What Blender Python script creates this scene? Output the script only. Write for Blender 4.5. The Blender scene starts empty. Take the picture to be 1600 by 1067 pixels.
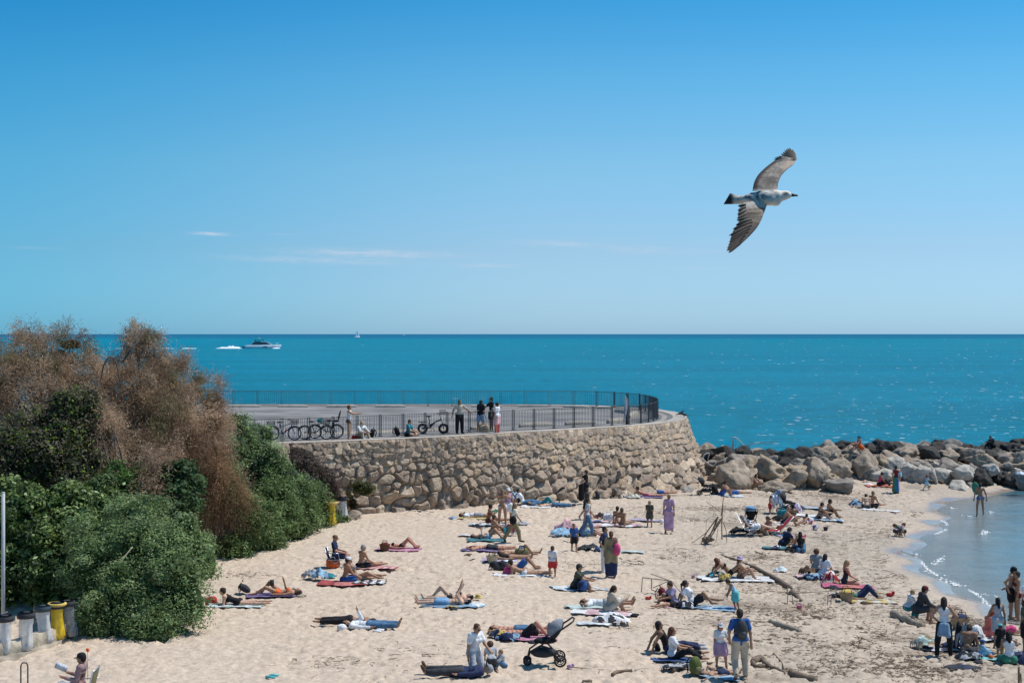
import bpy, math, random
import numpy as np
from mathutils import Vector, Matrix
R=math.radians
random.seed(7); rng=np.random.default_rng(7)
scn=bpy.context.scene; COL=scn.collection
# ---------------------------------------------------------------- camera, world, sun, exposure
F=2222.2; YH=521.7; CZ=8.6; W0=1600.0
cam_d=bpy.data.cameras.new("camera"); cam=bpy.data.objects.new("camera",cam_d); COL.objects.link(cam)
cam_d.lens=50; cam_d.sensor_width=36; cam_d.clip_start=0.5; cam_d.clip_end=90000
cam_d.shift_y=-(533.5-YH)/W0
cam.location=(0,0,CZ); cam.rotation_euler=(R(90),0,0); scn.camera=cam
SUN_AZ=20; SUN_EL=60      # azimuth measured from +X (right of frame) towards +Y (out to sea)
sv=Vector((math.cos(R(SUN_EL))*math.cos(R(SUN_AZ)),math.cos(R(SUN_EL))*math.sin(R(SUN_AZ)),math.sin(R(SUN_EL))))
sl=bpy.data.lights.new("sun","SUN"); sl.energy=4.3; sl.angle=R(0.5); sl.color=(1,.965,.9)
so=bpy.data.objects.new("sun",sl); COL.objects.link(so); so.rotation_euler=sv.to_track_quat('Z','Y').to_euler(); so.location=(30,30,60)
w=bpy.data.worlds.new("World"); scn.world=w; w.use_nodes=True
nt=w.node_tree; nt.nodes.clear()
def N(t,tp,**k):
    n=t.nodes.new(tp)
    for a,b in k.items(): setattr(n,a,b)
    return n
sky=N(nt,'ShaderNodeTexSky',sky_type='NISHITA'); sky.sun_disc=False; sky.sun_elevation=R(SUN_EL); sky.sun_rotation=R(90-SUN_AZ)
sky.air_density=1.0; sky.dust_density=0.35; sky.ozone_density=2.2; sky.altitude=0
hs=N(nt,'ShaderNodeHueSaturation'); hs.inputs['Hue'].default_value=.5; hs.inputs['Saturation'].default_value=1.0; hs.inputs['Value'].default_value=1.0
bg=N(nt,'ShaderNodeBackground'); bg.inputs['Strength'].default_value=.1
wo=N(nt,'ShaderNodeOutputWorld')
tc=N(nt,'ShaderNodeTexCoord'); mp=N(nt,'ShaderNodeMapping'); mp.inputs['Scale'].default_value=(60,1,420)
nz=N(nt,'ShaderNodeTexNoise'); nz.inputs['Scale'].default_value=1.; nz.inputs['Detail'].default_value=5; nz.inputs['Roughness'].default_value=.6
rp=N(nt,'ShaderNodeMapRange'); rp.inputs['From Min'].default_value=.30; rp.inputs['From Max'].default_value=.68; rp.inputs['To Max'].default_value=1.
sep=N(nt,'ShaderNodeSeparateXYZ')
mix=N(nt,'ShaderNodeMix',data_type='RGBA'); mix.inputs['B'].default_value=(5.6,6.6,8.0,1)
L=nt.links.new
L(tc.outputs['Generated'],mp.inputs['Vector']); L(mp.outputs[0],nz.inputs['Vector']); L(nz.outputs[0],rp.inputs['Value'])
L(tc.outputs['Generated'],sep.inputs[0]); 
# thin wisps of cirrus: (azimuth, elevation, half width, half height, strength) as tangents of direction
def M_(op,a,b=None):
    n=N(nt,'ShaderNodeMath',operation=op)
    for i,v in enumerate((a,b)):
        if v is None: continue
        if isinstance(v,(int,float)): n.inputs[i].default_value=v
        else: L(v,n.inputs[i])
    return n.outputs[0]
ysafe=M_('MAXIMUM',sep.outputs['Y'],.02); ta=M_('DIVIDE',sep.outputs['X'],ysafe); te=M_('DIVIDE',sep.outputs['Z'],ysafe); tot=None
for wx_,wy_,rx_,ry_,st_ in [(328,365.5,25,2.3,1.3),(585,396,110,5.5,1.),(500,407,125,5,.5),(430,405,50,3,.2),(760,415,45,3.5,.6),(870,381,66,4,.6),(1005,391,56,5,.5),(1100,420,75,3,.2),(1110,392,40,3,.22),(440,366,22,1.5,.25),(60,388,40,2,.2),(1190,378,60,3,.15)]:
    dx_=M_('DIVIDE',M_('SUBTRACT',ta,(wx_-800)/F),rx_/F); dy_=M_('DIVIDE',M_('SUBTRACT',M_('ADD',te,M_('MULTIPLY',ta,.03)),(YH-wy_)/F+.03*(wx_-800)/F),ry_/F)
    g_=M_('MULTIPLY',M_('EXPONENT',M_('MULTIPLY',M_('ADD',M_('MULTIPLY',dx_,dx_),M_('MULTIPLY',dy_,dy_)),-1.)),st_); tot=g_ if tot is None else M_('ADD',tot,g_)
class _O: pass
mu2=_O(); mu2.outputs=[M_('MULTIPLY',M_('MULTIPLY',rp.outputs[0],tot),M_('GREATER_THAN',sep.outputs['Y'],.1))]
cr0=N(nt,'ShaderNodeValToRGB'); e0=cr0.color_ramp.elements; vm=N(nt,'ShaderNodeVectorMath',operation='MULTIPLY'); vs_=N(nt,'ShaderNodeVectorMath',operation='SCALE'); vs_.inputs['Scale'].default_value=2.
GR=[(0,(.57,1.0,1.76)),(.059,(.66,.93,1.3)),(.117,(.63,1.03,1.25)),(.174,(.43,1.03,1.27)),(.229,(.21,.92,1.25)),(.5,(.35,.9,1.15)),(1.,(.6,.95,1.1))]
for k,(p_,c_) in enumerate(GR):
    ee=e0[0] if k==0 else (e0[-1] if k==len(GR)-1 else e0.new(p_)); ee.position=p_; ee.color=(c_[0]/2,c_[1]/2,c_[2]/2,1)
L(sep.outputs['Z'],cr0.inputs['Fac']); L(sky.outputs[0],vm.inputs[0]); L(cr0.outputs[0],vm.inputs[1]); L(vm.outputs[0],vs_.inputs[0])
xr=N(nt,'ShaderNodeMapRange',interpolation_type='SMOOTHSTEP'); xr.inputs['From Min'].default_value=-.42; xr.inputs['From Max'].default_value=.05; xr.inputs['To Min'].default_value=0.; xr.inputs['To Max'].default_value=1.
L(sep.outputs['X'],xr.inputs['Value']); xm=N(nt,'ShaderNodeMix',data_type='RGBA'); xm.inputs['A'].default_value=(.42,.83,.92,1); xm.inputs['B'].default_value=(1,1,1,1); L(xr.outputs[0],xm.inputs['Factor'])
vx=N(nt,'ShaderNodeVectorMath',operation='MULTIPLY'); L(vs_.outputs[0],vx.inputs[0]); L(xm.outputs['Result'],vx.inputs[1])
L(vx.outputs[0],hs.inputs['Color']); L(hs.outputs[0],mix.inputs['A']); L(mu2.outputs[0],mix.inputs['Factor']); L(mix.outputs['Result'],bg.inputs['Color']); L(bg.outputs[0],wo.inputs[0])
scn.view_settings.view_transform='Standard'; scn.view_settings.look='None'; scn.view_settings.gamma=1; scn.view_settings.exposure=0
scn.view_settings.use_curve_mapping=False
scn.cycles.max_bounces=8; scn.cycles.transparent_max_bounces=12
# ---------------------------------------------------------------- small helpers
def s2l(c): return tuple(((x/255)/12.92 if x/255<=.04045 else ((x/255+.055)/1.055)**2.4) for x in c)
MATS={}
def mat(name,rgb,rough=.8,var=.18,scale=6.,bump=0.,bscale=30.,spec=.3,metal=0.,attr=None,trans=0.,hue=0.):
    """procedural material: base colour broken up by noise (and by a per-face attribute)"""
    if name in MATS: return MATS[name]
    m=bpy.data.materials.new(name); m.use_nodes=True; t=m.node_tree; b=t.nodes['Principled BSDF']; LL=t.links.new
    b.inputs['Roughness'].default_value=rough; b.inputs['Specular IOR Level'].default_value=spec; b.inputs['Metallic'].default_value=metal
    c=N(t,'ShaderNodeTexCoord'); n=N(t,'ShaderNodeTexNoise'); n.inputs['Scale'].default_value=scale; n.inputs['Detail'].default_value=4
    LL(c.outputs['Object'],n.inputs['Vector'])
    mr=N(t,'ShaderNodeMapRange'); mr.inputs['From Min'].default_value=.3; mr.inputs['From Max'].default_value=.7; mr.inputs['To Min'].default_value=1-var; mr.inputs['To Max'].default_value=1+var
    LL(n.outputs[0],mr.inputs['Value'])
    h=N(t,'ShaderNodeHueSaturation'); h.inputs['Color'].default_value=(*rgb,1); LL(mr.outputs[0],h.inputs['Value'])
    if attr:
        a=N(t,'ShaderNodeAttribute'); a.attribute_name=attr; LL(a.outputs['Color'],h.inputs['Color'])
    LL(h.outputs[0],b.inputs['Base Color'])
    if bump>0:
        n2=N(t,'ShaderNodeTexNoise'); n2.inputs['Scale'].default_value=bscale; n2.inputs['Detail'].default_value=5
        LL(c.outputs['Object'],n2.inputs['Vector']); bp=N(t,'ShaderNodeBump'); bp.inputs['Strength'].default_value=bump; bp.inputs['Distance'].default_value=.05
        LL(n2.outputs[0],bp.inputs['Height']); LL(bp.outputs[0],b.inputs['Normal'])
    if trans>0:
        tr=N(t,'ShaderNodeBsdfTranslucent'); LL(h.outputs[0],tr.inputs['Color']); ms=N(t,'ShaderNodeMixShader'); ms.inputs[0].default_value=trans
        o=t.nodes['Material Output']; LL(b.outputs[0],ms.inputs[1]); LL(tr.outputs[0],ms.inputs[2]); LL(ms.outputs[0],o.inputs['Surface'])
    MATS[name]=m; return m
def nmesh(name,V,Fc,smooth=True,mi=None,col=None,colname='tint',coldom='FACE'):
    """fast mesh from numpy: Fc (n,3) or (n,4) array or a list of index lists"""
    me=bpy.data.meshes.new(name); V=np.asarray(V,np.float32)
    if isinstance(Fc,np.ndarray):
        n,k=Fc.shape; lt=np.full(n,k,np.int32); li=Fc.ravel().astype(np.int32)
    else:
        lt=np.array([len(f) for f in Fc],np.int32); li=np.array([i for f in Fc for i in f],np.int32); n=len(Fc)
    me.vertices.add(len(V)); me.vertices.foreach_set('co',V.ravel()); me.loops.add(len(li)); me.loops.foreach_set('vertex_index',li)
    ls=np.concatenate([[0],np.cumsum(lt)[:-1]]).astype(np.int32)
    me.polygons.add(n); me.polygons.foreach_set('loop_start',ls); me.polygons.foreach_set('loop_total',lt)
    me.polygons.foreach_set('use_smooth',np.full(n,smooth))
    if mi is not None: me.polygons.foreach_set('material_index',np.asarray(mi,np.int32))
    if col is not None:
        a=me.attributes.new(colname,'FLOAT_COLOR',coldom); c=np.ones((len(col),4),np.float32); c[:,:3]=col; a.data.foreach_set('color',c.ravel())
    me.update(); me.validate(); return me
def link(name,me,mats=(),parent=None,loc=None):
    for m in (mats if isinstance(mats,(list,tuple)) else [mats]): me.materials.append(m)
    o=bpy.data.objects.new(name,me); COL.objects.link(o)
    if parent: o.parent=parent
    if loc is not None: o.location=loc
    return o
def tag(o,label=None,cat=None,group=None,kind=None):
    if label: o['label']=label
    if cat: o['category']=cat
    if group: o['group']=group
    if kind: o['kind']=kind
    return o
def empty(name,loc,rz=0.,label=None,cat=None,group=None):
    o=bpy.data.objects.new(name,None); o.empty_display_size=.2; COL.objects.link(o); o.location=loc; o.rotation_euler=(0,0,rz); return tag(o,label,cat,group)
def copy_tree(o,parent=None):
    c=o.copy(); COL.objects.link(c); c.parent=parent
    for ch in list(o.children): copy_tree(ch,c)
    return c
def vnoise(P,seed=0):
    """smooth value noise at points P (n,d), d = 2 or 3"""
    P=np.asarray(P,np.float64); d=P.shape[1]; i=np.floor(P).astype(np.int64); f=P-i; f=f*f*(3-2*f); out=np.zeros(len(P))
    for c in range(2**d):
        w_=np.ones(len(P)); h=np.full(len(P),seed*7919+13,np.int64)
        for k in range(d):
            b=(c>>k)&1; w_*=f[:,k] if b else 1-f[:,k]; h=(h*73856093)^((i[:,k]+b)*[19349663,83492791,2654435761][k]); h&=0xffffffff
        h=(h^(h>>15))*2246822519&0xffffffff; h=(h^(h>>13))*3266489917&0xffffffff; h^=h>>16
        out+=w_*(h/4294967295.)
    return out*2-1
def fbm(P,oct=4,seed=0,gain=.5):
    P=np.asarray(P,float); a=1.; s=0.; t=0.
    for k in range(oct): s=s+a*vnoise(P*2**k+k*17.3,seed+k); t+=a; a*=gain
    return s/t
def smooth(x,a=0.,b=1.):
    t=np.clip((np.asarray(x,float)-a)/(b-a),0,1); return t*t*(3-2*t)
class MB:
    """collects tubes, boxes, ellipsoids, lathes in local coordinates; build() links ONE mesh object"""
    def __init__(s): s.V=[];s.F=[];s.M=[];s.n=0
    def add(s,V,Fs,m=0):
        V=np.asarray(V,float); s.V.append(V); s.F+= [[i+s.n for i in f] for f in Fs]; s.M+=[m]*len(Fs); s.n+=len(V); return s
    def tube(s,pts,r,seg=6,m=0,cap=True):
        pts=np.asarray(pts,float); n=len(pts); r=np.full(n,r,float) if np.isscalar(r) else np.asarray(r,float)
        T=np.gradient(pts,axis=0) if n>2 else np.repeat((pts[-1]-pts[0])[None],n,0)
        T/=np.linalg.norm(T,axis=1)[:,None]+1e-9; a=np.array([0,0,1.]) if abs(T[0][2])<.9 else np.array([1.,0,0]); V=[]
        for i in range(n):
            u=np.cross(T[i],a); u/=np.linalg.norm(u)+1e-9; a2=np.cross(u,T[i]); a=a2
            for k in range(seg):
                t=2*math.pi*k/seg; V.append(pts[i]+r[i]*(u*math.cos(t)+a2*math.sin(t)))
        Fs=[[i*seg+k,i*seg+(k+1)%seg,(i+1)*seg+(k+1)%seg,(i+1)*seg+k] for i in range(n-1) for k in range(seg)]
        if cap: Fs+=[list(range(seg))[::-1],[(n-1)*seg+k for k in range(seg)]]
        return s.add(V,Fs,m)
    def box(s,c,d,rz=0.,m=0,M=None):
        x,y,z=[q/2 for q in d]; V=np.array([[a*x,b*y,e*z] for e in(-1,1) for b in(-1,1) for a in(-1,1)],float)
        if M is not None: V=V@np.array(M).T
        elif rz: cs,sn=math.cos(rz),math.sin(rz); V=V@np.array([[cs,sn,0],[-sn,cs,0],[0,0,1]])
        return s.add(V+np.array(c),[[0,2,3,1],[4,5,7,6],[0,1,5,4],[1,3,7,5],[3,2,6,7],[2,0,4,6]],m)
    def ell(s,c,r,seg=10,rings=7,m=0,ry=0.,noise=0.,seed=0,M=None):
        V=[];Fs=[]
        for i in range(rings+1):
            t=math.pi*i/rings
            for k in range(seg):
                p=2*math.pi*k/seg; V.append([math.sin(t)*math.cos(p),math.sin(t)*math.sin(p),math.cos(t)])
        V=np.array(V)
        if noise: V*=(1+noise*vnoise(V*2.1+seed*3.7,seed))[:,None]
        V*=np.array(r)
        if ry: cs,sn=math.cos(ry),math.sin(ry); V=np.stack([V[:,0]*cs+V[:,2]*sn,V[:,1],-V[:,0]*sn+V[:,2]*cs],1)
        if M is not None: V=V@np.array(M).T
        for i in range(rings):
            for k in range(seg): Fs.append([i*seg+k,(i+1)*seg+k,(i+1)*seg+(k+1)%seg,i*seg+(k+1)%seg])
        return s.add(V+np.array(c),Fs,m)
    def lathe(s,prof,seg=14,c=(0,0,0),m=0,sx=1.,sy=1.):
        V=[[r*math.cos(2*math.pi*k/seg)*sx,r*math.sin(2*math.pi*k/seg)*sy,z] for r,z in prof for k in range(seg)]; n=len(prof)
        Fs=[[i*seg+k,i*seg+(k+1)%seg,(i+1)*seg+(k+1)%seg,(i+1)*seg+k] for i in range(n-1) for k in range(seg)]
        return s.add(np.array(V)+np.array(c),Fs,m)
    def ring(s,c,R_,r,axis='y',seg=20,ts=6,m=0):
        t=np.linspace(0,2*math.pi,seg,endpoint=False)
        P=np.stack([R_*np.cos(t),0*t,R_*np.sin(t)],1) if axis=='y' else (np.stack([R_*np.cos(t),R_*np.sin(t),0*t],1) if axis=='z' else np.stack([0*t,R_*np.cos(t),R_*np.sin(t)],1))
        n=len(P); V=[]
        for i in range(n):
            u=P[i]/R_; w_=np.array([0,1.,0]) if axis=='y' else (np.array([0,0,1.]) if axis=='z' else np.array([1.,0,0]))
            for k in range(ts): a=2*math.pi*k/ts; V.append(P[i]+r*(u*math.cos(a)+w_*math.sin(a)))
        Fs=[[i*ts+k,i*ts+(k+1)%ts,((i+1)%n)*ts+(k+1)%ts,((i+1)%n)*ts+k] for i in range(n) for k in range(ts)]
        return s.add(np.array(V)+np.array(c),Fs,m)
    def build(s,name,mats,parent=None,smooth=True,loc=None):
        return link(name,nmesh(name,np.concatenate(s.V),s.F,smooth,s.M),mats,parent,loc)
def catmull(P,n):
    P=np.asarray(P,float); Q=np.vstack([2*P[0]-P[1],P,2*P[-1]-P[-2]]); out=[]
    for i in range(1,len(Q)-2):
        for k in range(n):
            t=k/n; out.append(.5*((2*Q[i])+(-Q[i-1]+Q[i+1])*t+(2*Q[i-1]-5*Q[i]+4*Q[i+1]-Q[i+2])*t*t+(-Q[i-1]+3*Q[i]-3*Q[i+1]+Q[i+2])*t**3))
    out.append(P[-1]); return np.array(out)
def resample(P,step):
    d=np.concatenate([[0],np.cumsum(np.linalg.norm(np.diff(P,axis=0),axis=1))]); n=max(2,int(d[-1]/step)+1); s=np.linspace(0,d[-1],n)
    return np.stack([np.interp(s,d,P[:,k]) for k in range(P.shape[1])],1),s
# ---------------------------------------------------------------- the lie of the land
SEA=-.9; PROM=3.45
SY=[20,44,46.9,50.5,55.4,59,62.1,66,70,72.6,75,78,80.5,83,86,89,95,110]; SX=[17.6,17.2,16.9,16.6,16.4,16.9,17.8,19.2,21.2,22.3,22.9,23.4,25.0,27.5,30.5,33,38,50]
def shore(y): return np.interp(y,SY,SX)+.25*np.sin(np.asarray(y)*1.3)
VX=[-40,-11.6,-9.6,-8.4,-10.9,-9.7,-7.9,-7.6,-7.4,-7.0]; VY=[20,37,38.5,41,52.5,54,59,64,68,75]
def vegx(y): return np.interp(y,VY,VX)
def zt(x,y):
    x=np.asarray(x,float); y=np.asarray(y,float); s=shore(y)-x
    z=np.where(s>0,SEA+.35*(1-np.exp(-np.maximum(s,0)/2.2))+.55*smooth(s,0,20),SEA+.11*s-.006*s*s*(s<0))
    z=np.maximum(z,-4.); z=z-3.5*smooth(y,88,93)*smooth(x,-60,6)
    q=vegx(y)-x; z=z+2.3*smooth(q,1.2,9.)*smooth(y,46,54)+.8*smooth(q,.8,5)*smooth(y,41,46)*(1-smooth(y,52,60))
    return z
def at(px,py,z=None):
    dx=(px-800)/F; dz=-(py-YH)/F
    if z is not None: t=(z-CZ)/dz; return Vector((dx*t,t,z))
    zz=0.
    for _ in range(12): t=(zz-CZ)/dz; zz=.5*zz+.5*float(zt(dx*t,t))
    return Vector((dx*t,t,zz))
def pz(px,py,d): return Vector(((px-800)/F*d,d,CZ-(py-YH)/F*d))
# ---------------------------------------------------------------- sand
def build_beach():
    xs=np.concatenate([np.arange(-60,-21,1.),np.arange(-21,30,.085),np.arange(30,62,.6)])
    ys=np.concatenate([np.arange(8,31,1.),np.arange(31,84,.115),np.arange(84,112,1.)])
    X,Y=np.meshgrid(xs,ys); P=np.stack([X.ravel(),Y.ravel()],1); z=zt(P[:,0],P[:,1]); s=shore(P[:,1])-P[:,0]
    dry=smooth(s,1.0,4.); foot=vnoise(P*3.1,3)*.6+vnoise(P*6.3,5)*.4; foot=-np.abs(foot)+.35
    tr_=.55+.75*smooth(fbm(P*.5,2,71),-.4,.4); z=z+dry*tr_*(.085*foot+.04*vnoise(P*8.3,9)+.03*vnoise(P*np.array([14.,10.]),19)+.07*fbm(P*.35,3,11))+.012*vnoise(P*2.2,4)*smooth(s,.2,1.5)
    nx=len(xs); ny=len(ys); i=np.arange((ny-1)*(nx-1)); a=(i//(nx-1))*nx+i%(nx-1); Fq=np.stack([a,a+1,a+nx+1,a+nx],1)
    # colour: pale dry sand, grey-brown seaweed litter on the right, darker wet edge
    dryc=np.array(s2l((219,198,176)))*.80; grey=np.array(s2l((206,189,170)))*.71; wet=np.array(s2l((190,172,156)))*.72; seab=np.array(s2l((190,190,165)))*.7
    g=(smooth(P[:,0],2,9)*(.45+.55*smooth(fbm(P*.28,3,21),-.3,.4)))[:,None]
    c=dryc*(1-g)+grey*g
    lit=(smooth(fbm(P*np.array([.5,.9]),4,31),.12,.5)*smooth(P[:,0],3,8)*smooth(s,2.5,5))[:,None]*.5
    c=c*(1-lit)+np.array(s2l((128,110,92)))*.7*lit
    wl=1-smooth(s+.5*vnoise(P*.8,8),.3,1.7)[:,None]; c=c*(1-wl)+wet*wl
    dk=smooth(-s,.5,6)[:,None]; c=c*(1-dk)+seab*dk
    peb=(smooth(vnoise(P*5.5,41),.1,.6)*smooth(s,1.3,3)*(1-smooth(s,4.5,7))*(P[:,1]<68))[:,None]*.35; c=c*(1-peb)+np.array(s2l((105,98,92)))*.7*peb
    c*=1+.07*vnoise(P*4.3,51)[:,None]
    cols=np.concatenate([c,wl],1)
    me=nmesh('beach_sand',np.column_stack([P,z]),Fq,True,col=c,coldom='POINT')
    a=me.attributes.new('wet','FLOAT','POINT'); a.data.foreach_set('value',wl[:,0].astype(np.float32))
    m=bpy.data.materials.new('sand'); m.use_nodes=True; t=m.node_tree; b=t.nodes['Principled BSDF']; LL=t.links.new
    at_=N(t,'ShaderNodeAttribute'); at_.attribute_name='tint'; aw=N(t,'ShaderNodeAttribute'); aw.attribute_name='wet'
    tcn=N(t,'ShaderNodeTexCoord'); n=N(t,'ShaderNodeTexNoise'); n.inputs['Scale'].default_value=5.5; n.inputs['Detail'].default_value=6; n.inputs['Roughness'].default_value=.75
    LL(tcn.outputs['Object'],n.inputs['Vector']); mr=N(t,'ShaderNodeMapRange'); mr.inputs['From Min'].default_value=.3; mr.inputs['From Max'].default_value=.7; mr.inputs['To Min'].default_value=.68; mr.inputs['To Max'].default_value=1.2
    LL(n.outputs[0],mr.inputs['Value']); h=N(t,'ShaderNodeHueSaturation'); LL(at_.outputs['Color'],h.inputs['Color']); LL(mr.outputs[0],h.inputs['Value']); LL(h.outputs[0],b.inputs['Base Color'])
    rr=N(t,'ShaderNodeMapRange'); rr.inputs['From Min'].default_value=.35; rr.inputs['From Max'].default_value=.95; rr.inputs['To Min'].default_value=.95; rr.inputs['To Max'].default_value=.12; LL(aw.outputs['Fac'],rr.inputs['Value']); LL(rr.outputs[0],b.inputs['Roughness'])
    n2=N(t,'ShaderNodeTexNoise'); n2.inputs['Scale'].default_value=5; n2.inputs['Detail'].default_value=6; LL(tcn.outputs['Object'],n2.inputs['Vector'])
    iv=N(t,'ShaderNodeMapRange'); iv.inputs['From Max'].default_value=.6; iv.inputs['To Min'].default_value=.75; iv.inputs['To Max'].default_value=0; LL(aw.outputs['Fac'],iv.inputs['Value'])
    bp=N(t,'ShaderNodeBump'); bp.inputs['Distance'].default_value=.06; LL(iv.outputs[0],bp.inputs['Strength']); LL(n2.outputs[0],bp.inputs['Height']); LL(bp.outputs[0],b.inputs['Normal'])
    o=link('beach_sand',me,m); tag(o,kind='structure')
build_beach()
# ---------------------------------------------------------------- open sea
def wave_bump(t,coord,strength,scales,dist=.4):
    prev=None
    for k,(sx,sy,st) in enumerate(scales):
        mpn=N(t,'ShaderNodeMapping'); mpn.inputs['Scale'].default_value=(sx,sy,1); mpn.inputs['Rotation'].default_value=(0,0,.12*k); t.links.new(coord,mpn.inputs['Vector'])
        n=N(t,'ShaderNodeTexNoise'); n.inputs['Scale'].default_value=1; n.inputs['Detail'].default_value=3; n.inputs['Roughness'].default_value=.6; t.links.new(mpn.outputs[0],n.inputs['Vector'])
        bp=N(t,'ShaderNodeBump'); bp.inputs['Strength'].default_value=st*strength; bp.inputs['Distance'].default_value=dist; t.links.new(n.outputs[0],bp.inputs['Height'])
        if prev: t.links.new(prev.outputs[0],bp.inputs['Normal'])
        prev=bp
    return prev
def build_sea():
    ys=np.concatenate([np.arange(84,200,2.),np.geomspace(200,60000,60)]); V=[];Fs=[]
    for y in ys: 
        for u in np.linspace(-1,1,41): V.append((u*(60+y*1.2),y,SEA))
    n=41; Fs=np.array([[j*n+i,j*n+i+1,(j+1)*n+i+1,(j+1)*n+i] for j in range(len(ys)-1) for i in range(n-1)])
    me=nmesh('sea',V,Fs,True)
    m=bpy.data.materials.new('sea_water'); m.use_nodes=True; t=m.node_tree; b=t.nodes['Principled BSDF']; LL=t.links.new
    c=N(t,'ShaderNodeTexCoord'); sp=N(t,'ShaderNodeSeparateXYZ'); LL(c.outputs['Object'],sp.inputs[0])
    lg=N(t,'ShaderNodeMath',operation='LOGARITHM'); lg.inputs[1].default_value=10; LL(sp.outputs['Y'],lg.inputs[0])
    mr=N(t,'ShaderNodeMapRange'); mr.inputs['From Min'].default_value=1.9; mr.inputs['From Max'].default_value=4.2; LL(lg.outputs[0],mr.inputs['Value'])
    cr=N(t,'ShaderNodeValToRGB'); LL(mr.outputs[0],cr.inputs['Fac']); e=cr.color_ramp.elements
    e[0].position=0; e[0].color=(.0,.156,.245,1); e[1].position=1; e[1].color=(.016,.125,.235,1)
    def el(p,col): x=e.new(p); x.color=(*col,1)
    el(.3,(.0,.167,.262)); el(.62,(.004,.187,.285)); el(.670,(.006,.185,.285)); el(.70,(.012,.14,.24))
    # broad slicks and patches
    mp1=N(t,'ShaderNodeMapping'); mp1.inputs['Scale'].default_value=(.006,.03,1); LL(c.outputs['Object'],mp1.inputs['Vector'])
    n1=N(t,'ShaderNodeTexNoise'); n1.inputs['Scale'].default_value=1; n1.inputs['Detail'].default_value=6; LL(mp1.outputs[0],n1.inputs['Vector'])
    m1=N(t,'ShaderNodeMapRange'); m1.inputs['From Min'].default_value=.3; m1.inputs['From Max'].default_value=.7; m1.inputs['To Min'].default_value=.88; m1.inputs['To Max'].default_value=1.12; LL(n1.outputs[0],m1.inputs['Value'])
    # ripple-scale mottling
    mp2=N(t,'ShaderNodeMapping'); mp2.inputs['Scale'].default_value=(.35,.5,1); LL(c.outputs['Object'],mp2.inputs['Vector'])
    n2=N(t,'ShaderNodeTexNoise'); n2.inputs['Scale'].default_value=1; n2.inputs['Detail'].default_value=5; n2.inputs['Roughness'].default_value=.6; LL(mp2.outputs[0],n2.inputs['Vector'])
    m2=N(t,'ShaderNodeMapRange'); m2.inputs['From Min'].default_value=.3; m2.inputs['From Max'].default_value=.7; m2.inputs['To Min'].default_value=.74; m2.inputs['To Max'].default_value=1.24; LL(n2.outputs[0],m2.inputs['Value'])
    mm=N(t,'ShaderNodeMath',operation='MULTIPLY'); LL(m1.outputs[0],mm.inputs[0]); LL(m2.outputs[0],mm.inputs[1])
    h=N(t,'ShaderNodeHueSaturation'); LL(cr.outputs[0],h.inputs['Color']); LL(mm.outputs[0],h.inputs['Value'])
    LL(h.outputs[0],b.inputs['Base Color'])
    b.inputs['Roughness'].default_value=.9; b.inputs['Specular IOR Level'].default_value=0.; b.inputs['IOR'].default_value=1.001; gs=N(t,'ShaderNodeBsdfGlossy'); gs.inputs['Roughness'].default_value=.16; mxx=N(t,'ShaderNodeMixShader'); mxx.inputs[0].default_value=.04; LL(b.outputs[0],mxx.inputs[1]); LL(gs.outputs[0],mxx.inputs[2]); LL(mxx.outputs[0],t.nodes['Material Output'].inputs['Surface'])
    bp=wave_bump(t,c.outputs['Object'],1.,[(.05,.09,.9),(.35,.6,.9),(1.7,2.6,1.)],.9); LL(bp.outputs[0],gs.inputs['Normal'])
    tag(link('sea',me,m),kind='structure')
    # white flecks: foam crests and sun glitter modelled as specks, denser to the right
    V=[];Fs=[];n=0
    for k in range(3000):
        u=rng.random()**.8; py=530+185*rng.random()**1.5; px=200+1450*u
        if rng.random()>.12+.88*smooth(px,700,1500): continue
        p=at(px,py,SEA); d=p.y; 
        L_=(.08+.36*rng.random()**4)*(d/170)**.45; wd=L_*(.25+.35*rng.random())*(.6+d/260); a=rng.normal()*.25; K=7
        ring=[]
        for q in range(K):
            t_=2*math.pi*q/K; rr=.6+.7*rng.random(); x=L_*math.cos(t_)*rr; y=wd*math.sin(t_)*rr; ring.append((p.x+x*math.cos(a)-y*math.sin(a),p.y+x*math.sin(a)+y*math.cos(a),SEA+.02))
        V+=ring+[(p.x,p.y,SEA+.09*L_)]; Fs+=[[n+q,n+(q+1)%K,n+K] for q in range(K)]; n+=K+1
    tag(link('sea_foam_glints',nmesh('sea_foam_glints',V,np.array(Fs)),mat('foam',(.85,.88,.9),.6,.1)),'small white flecks painted as foam crests and sun glitter over the open turquoise sea','foam',kind='stuff')
build_sea()
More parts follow.
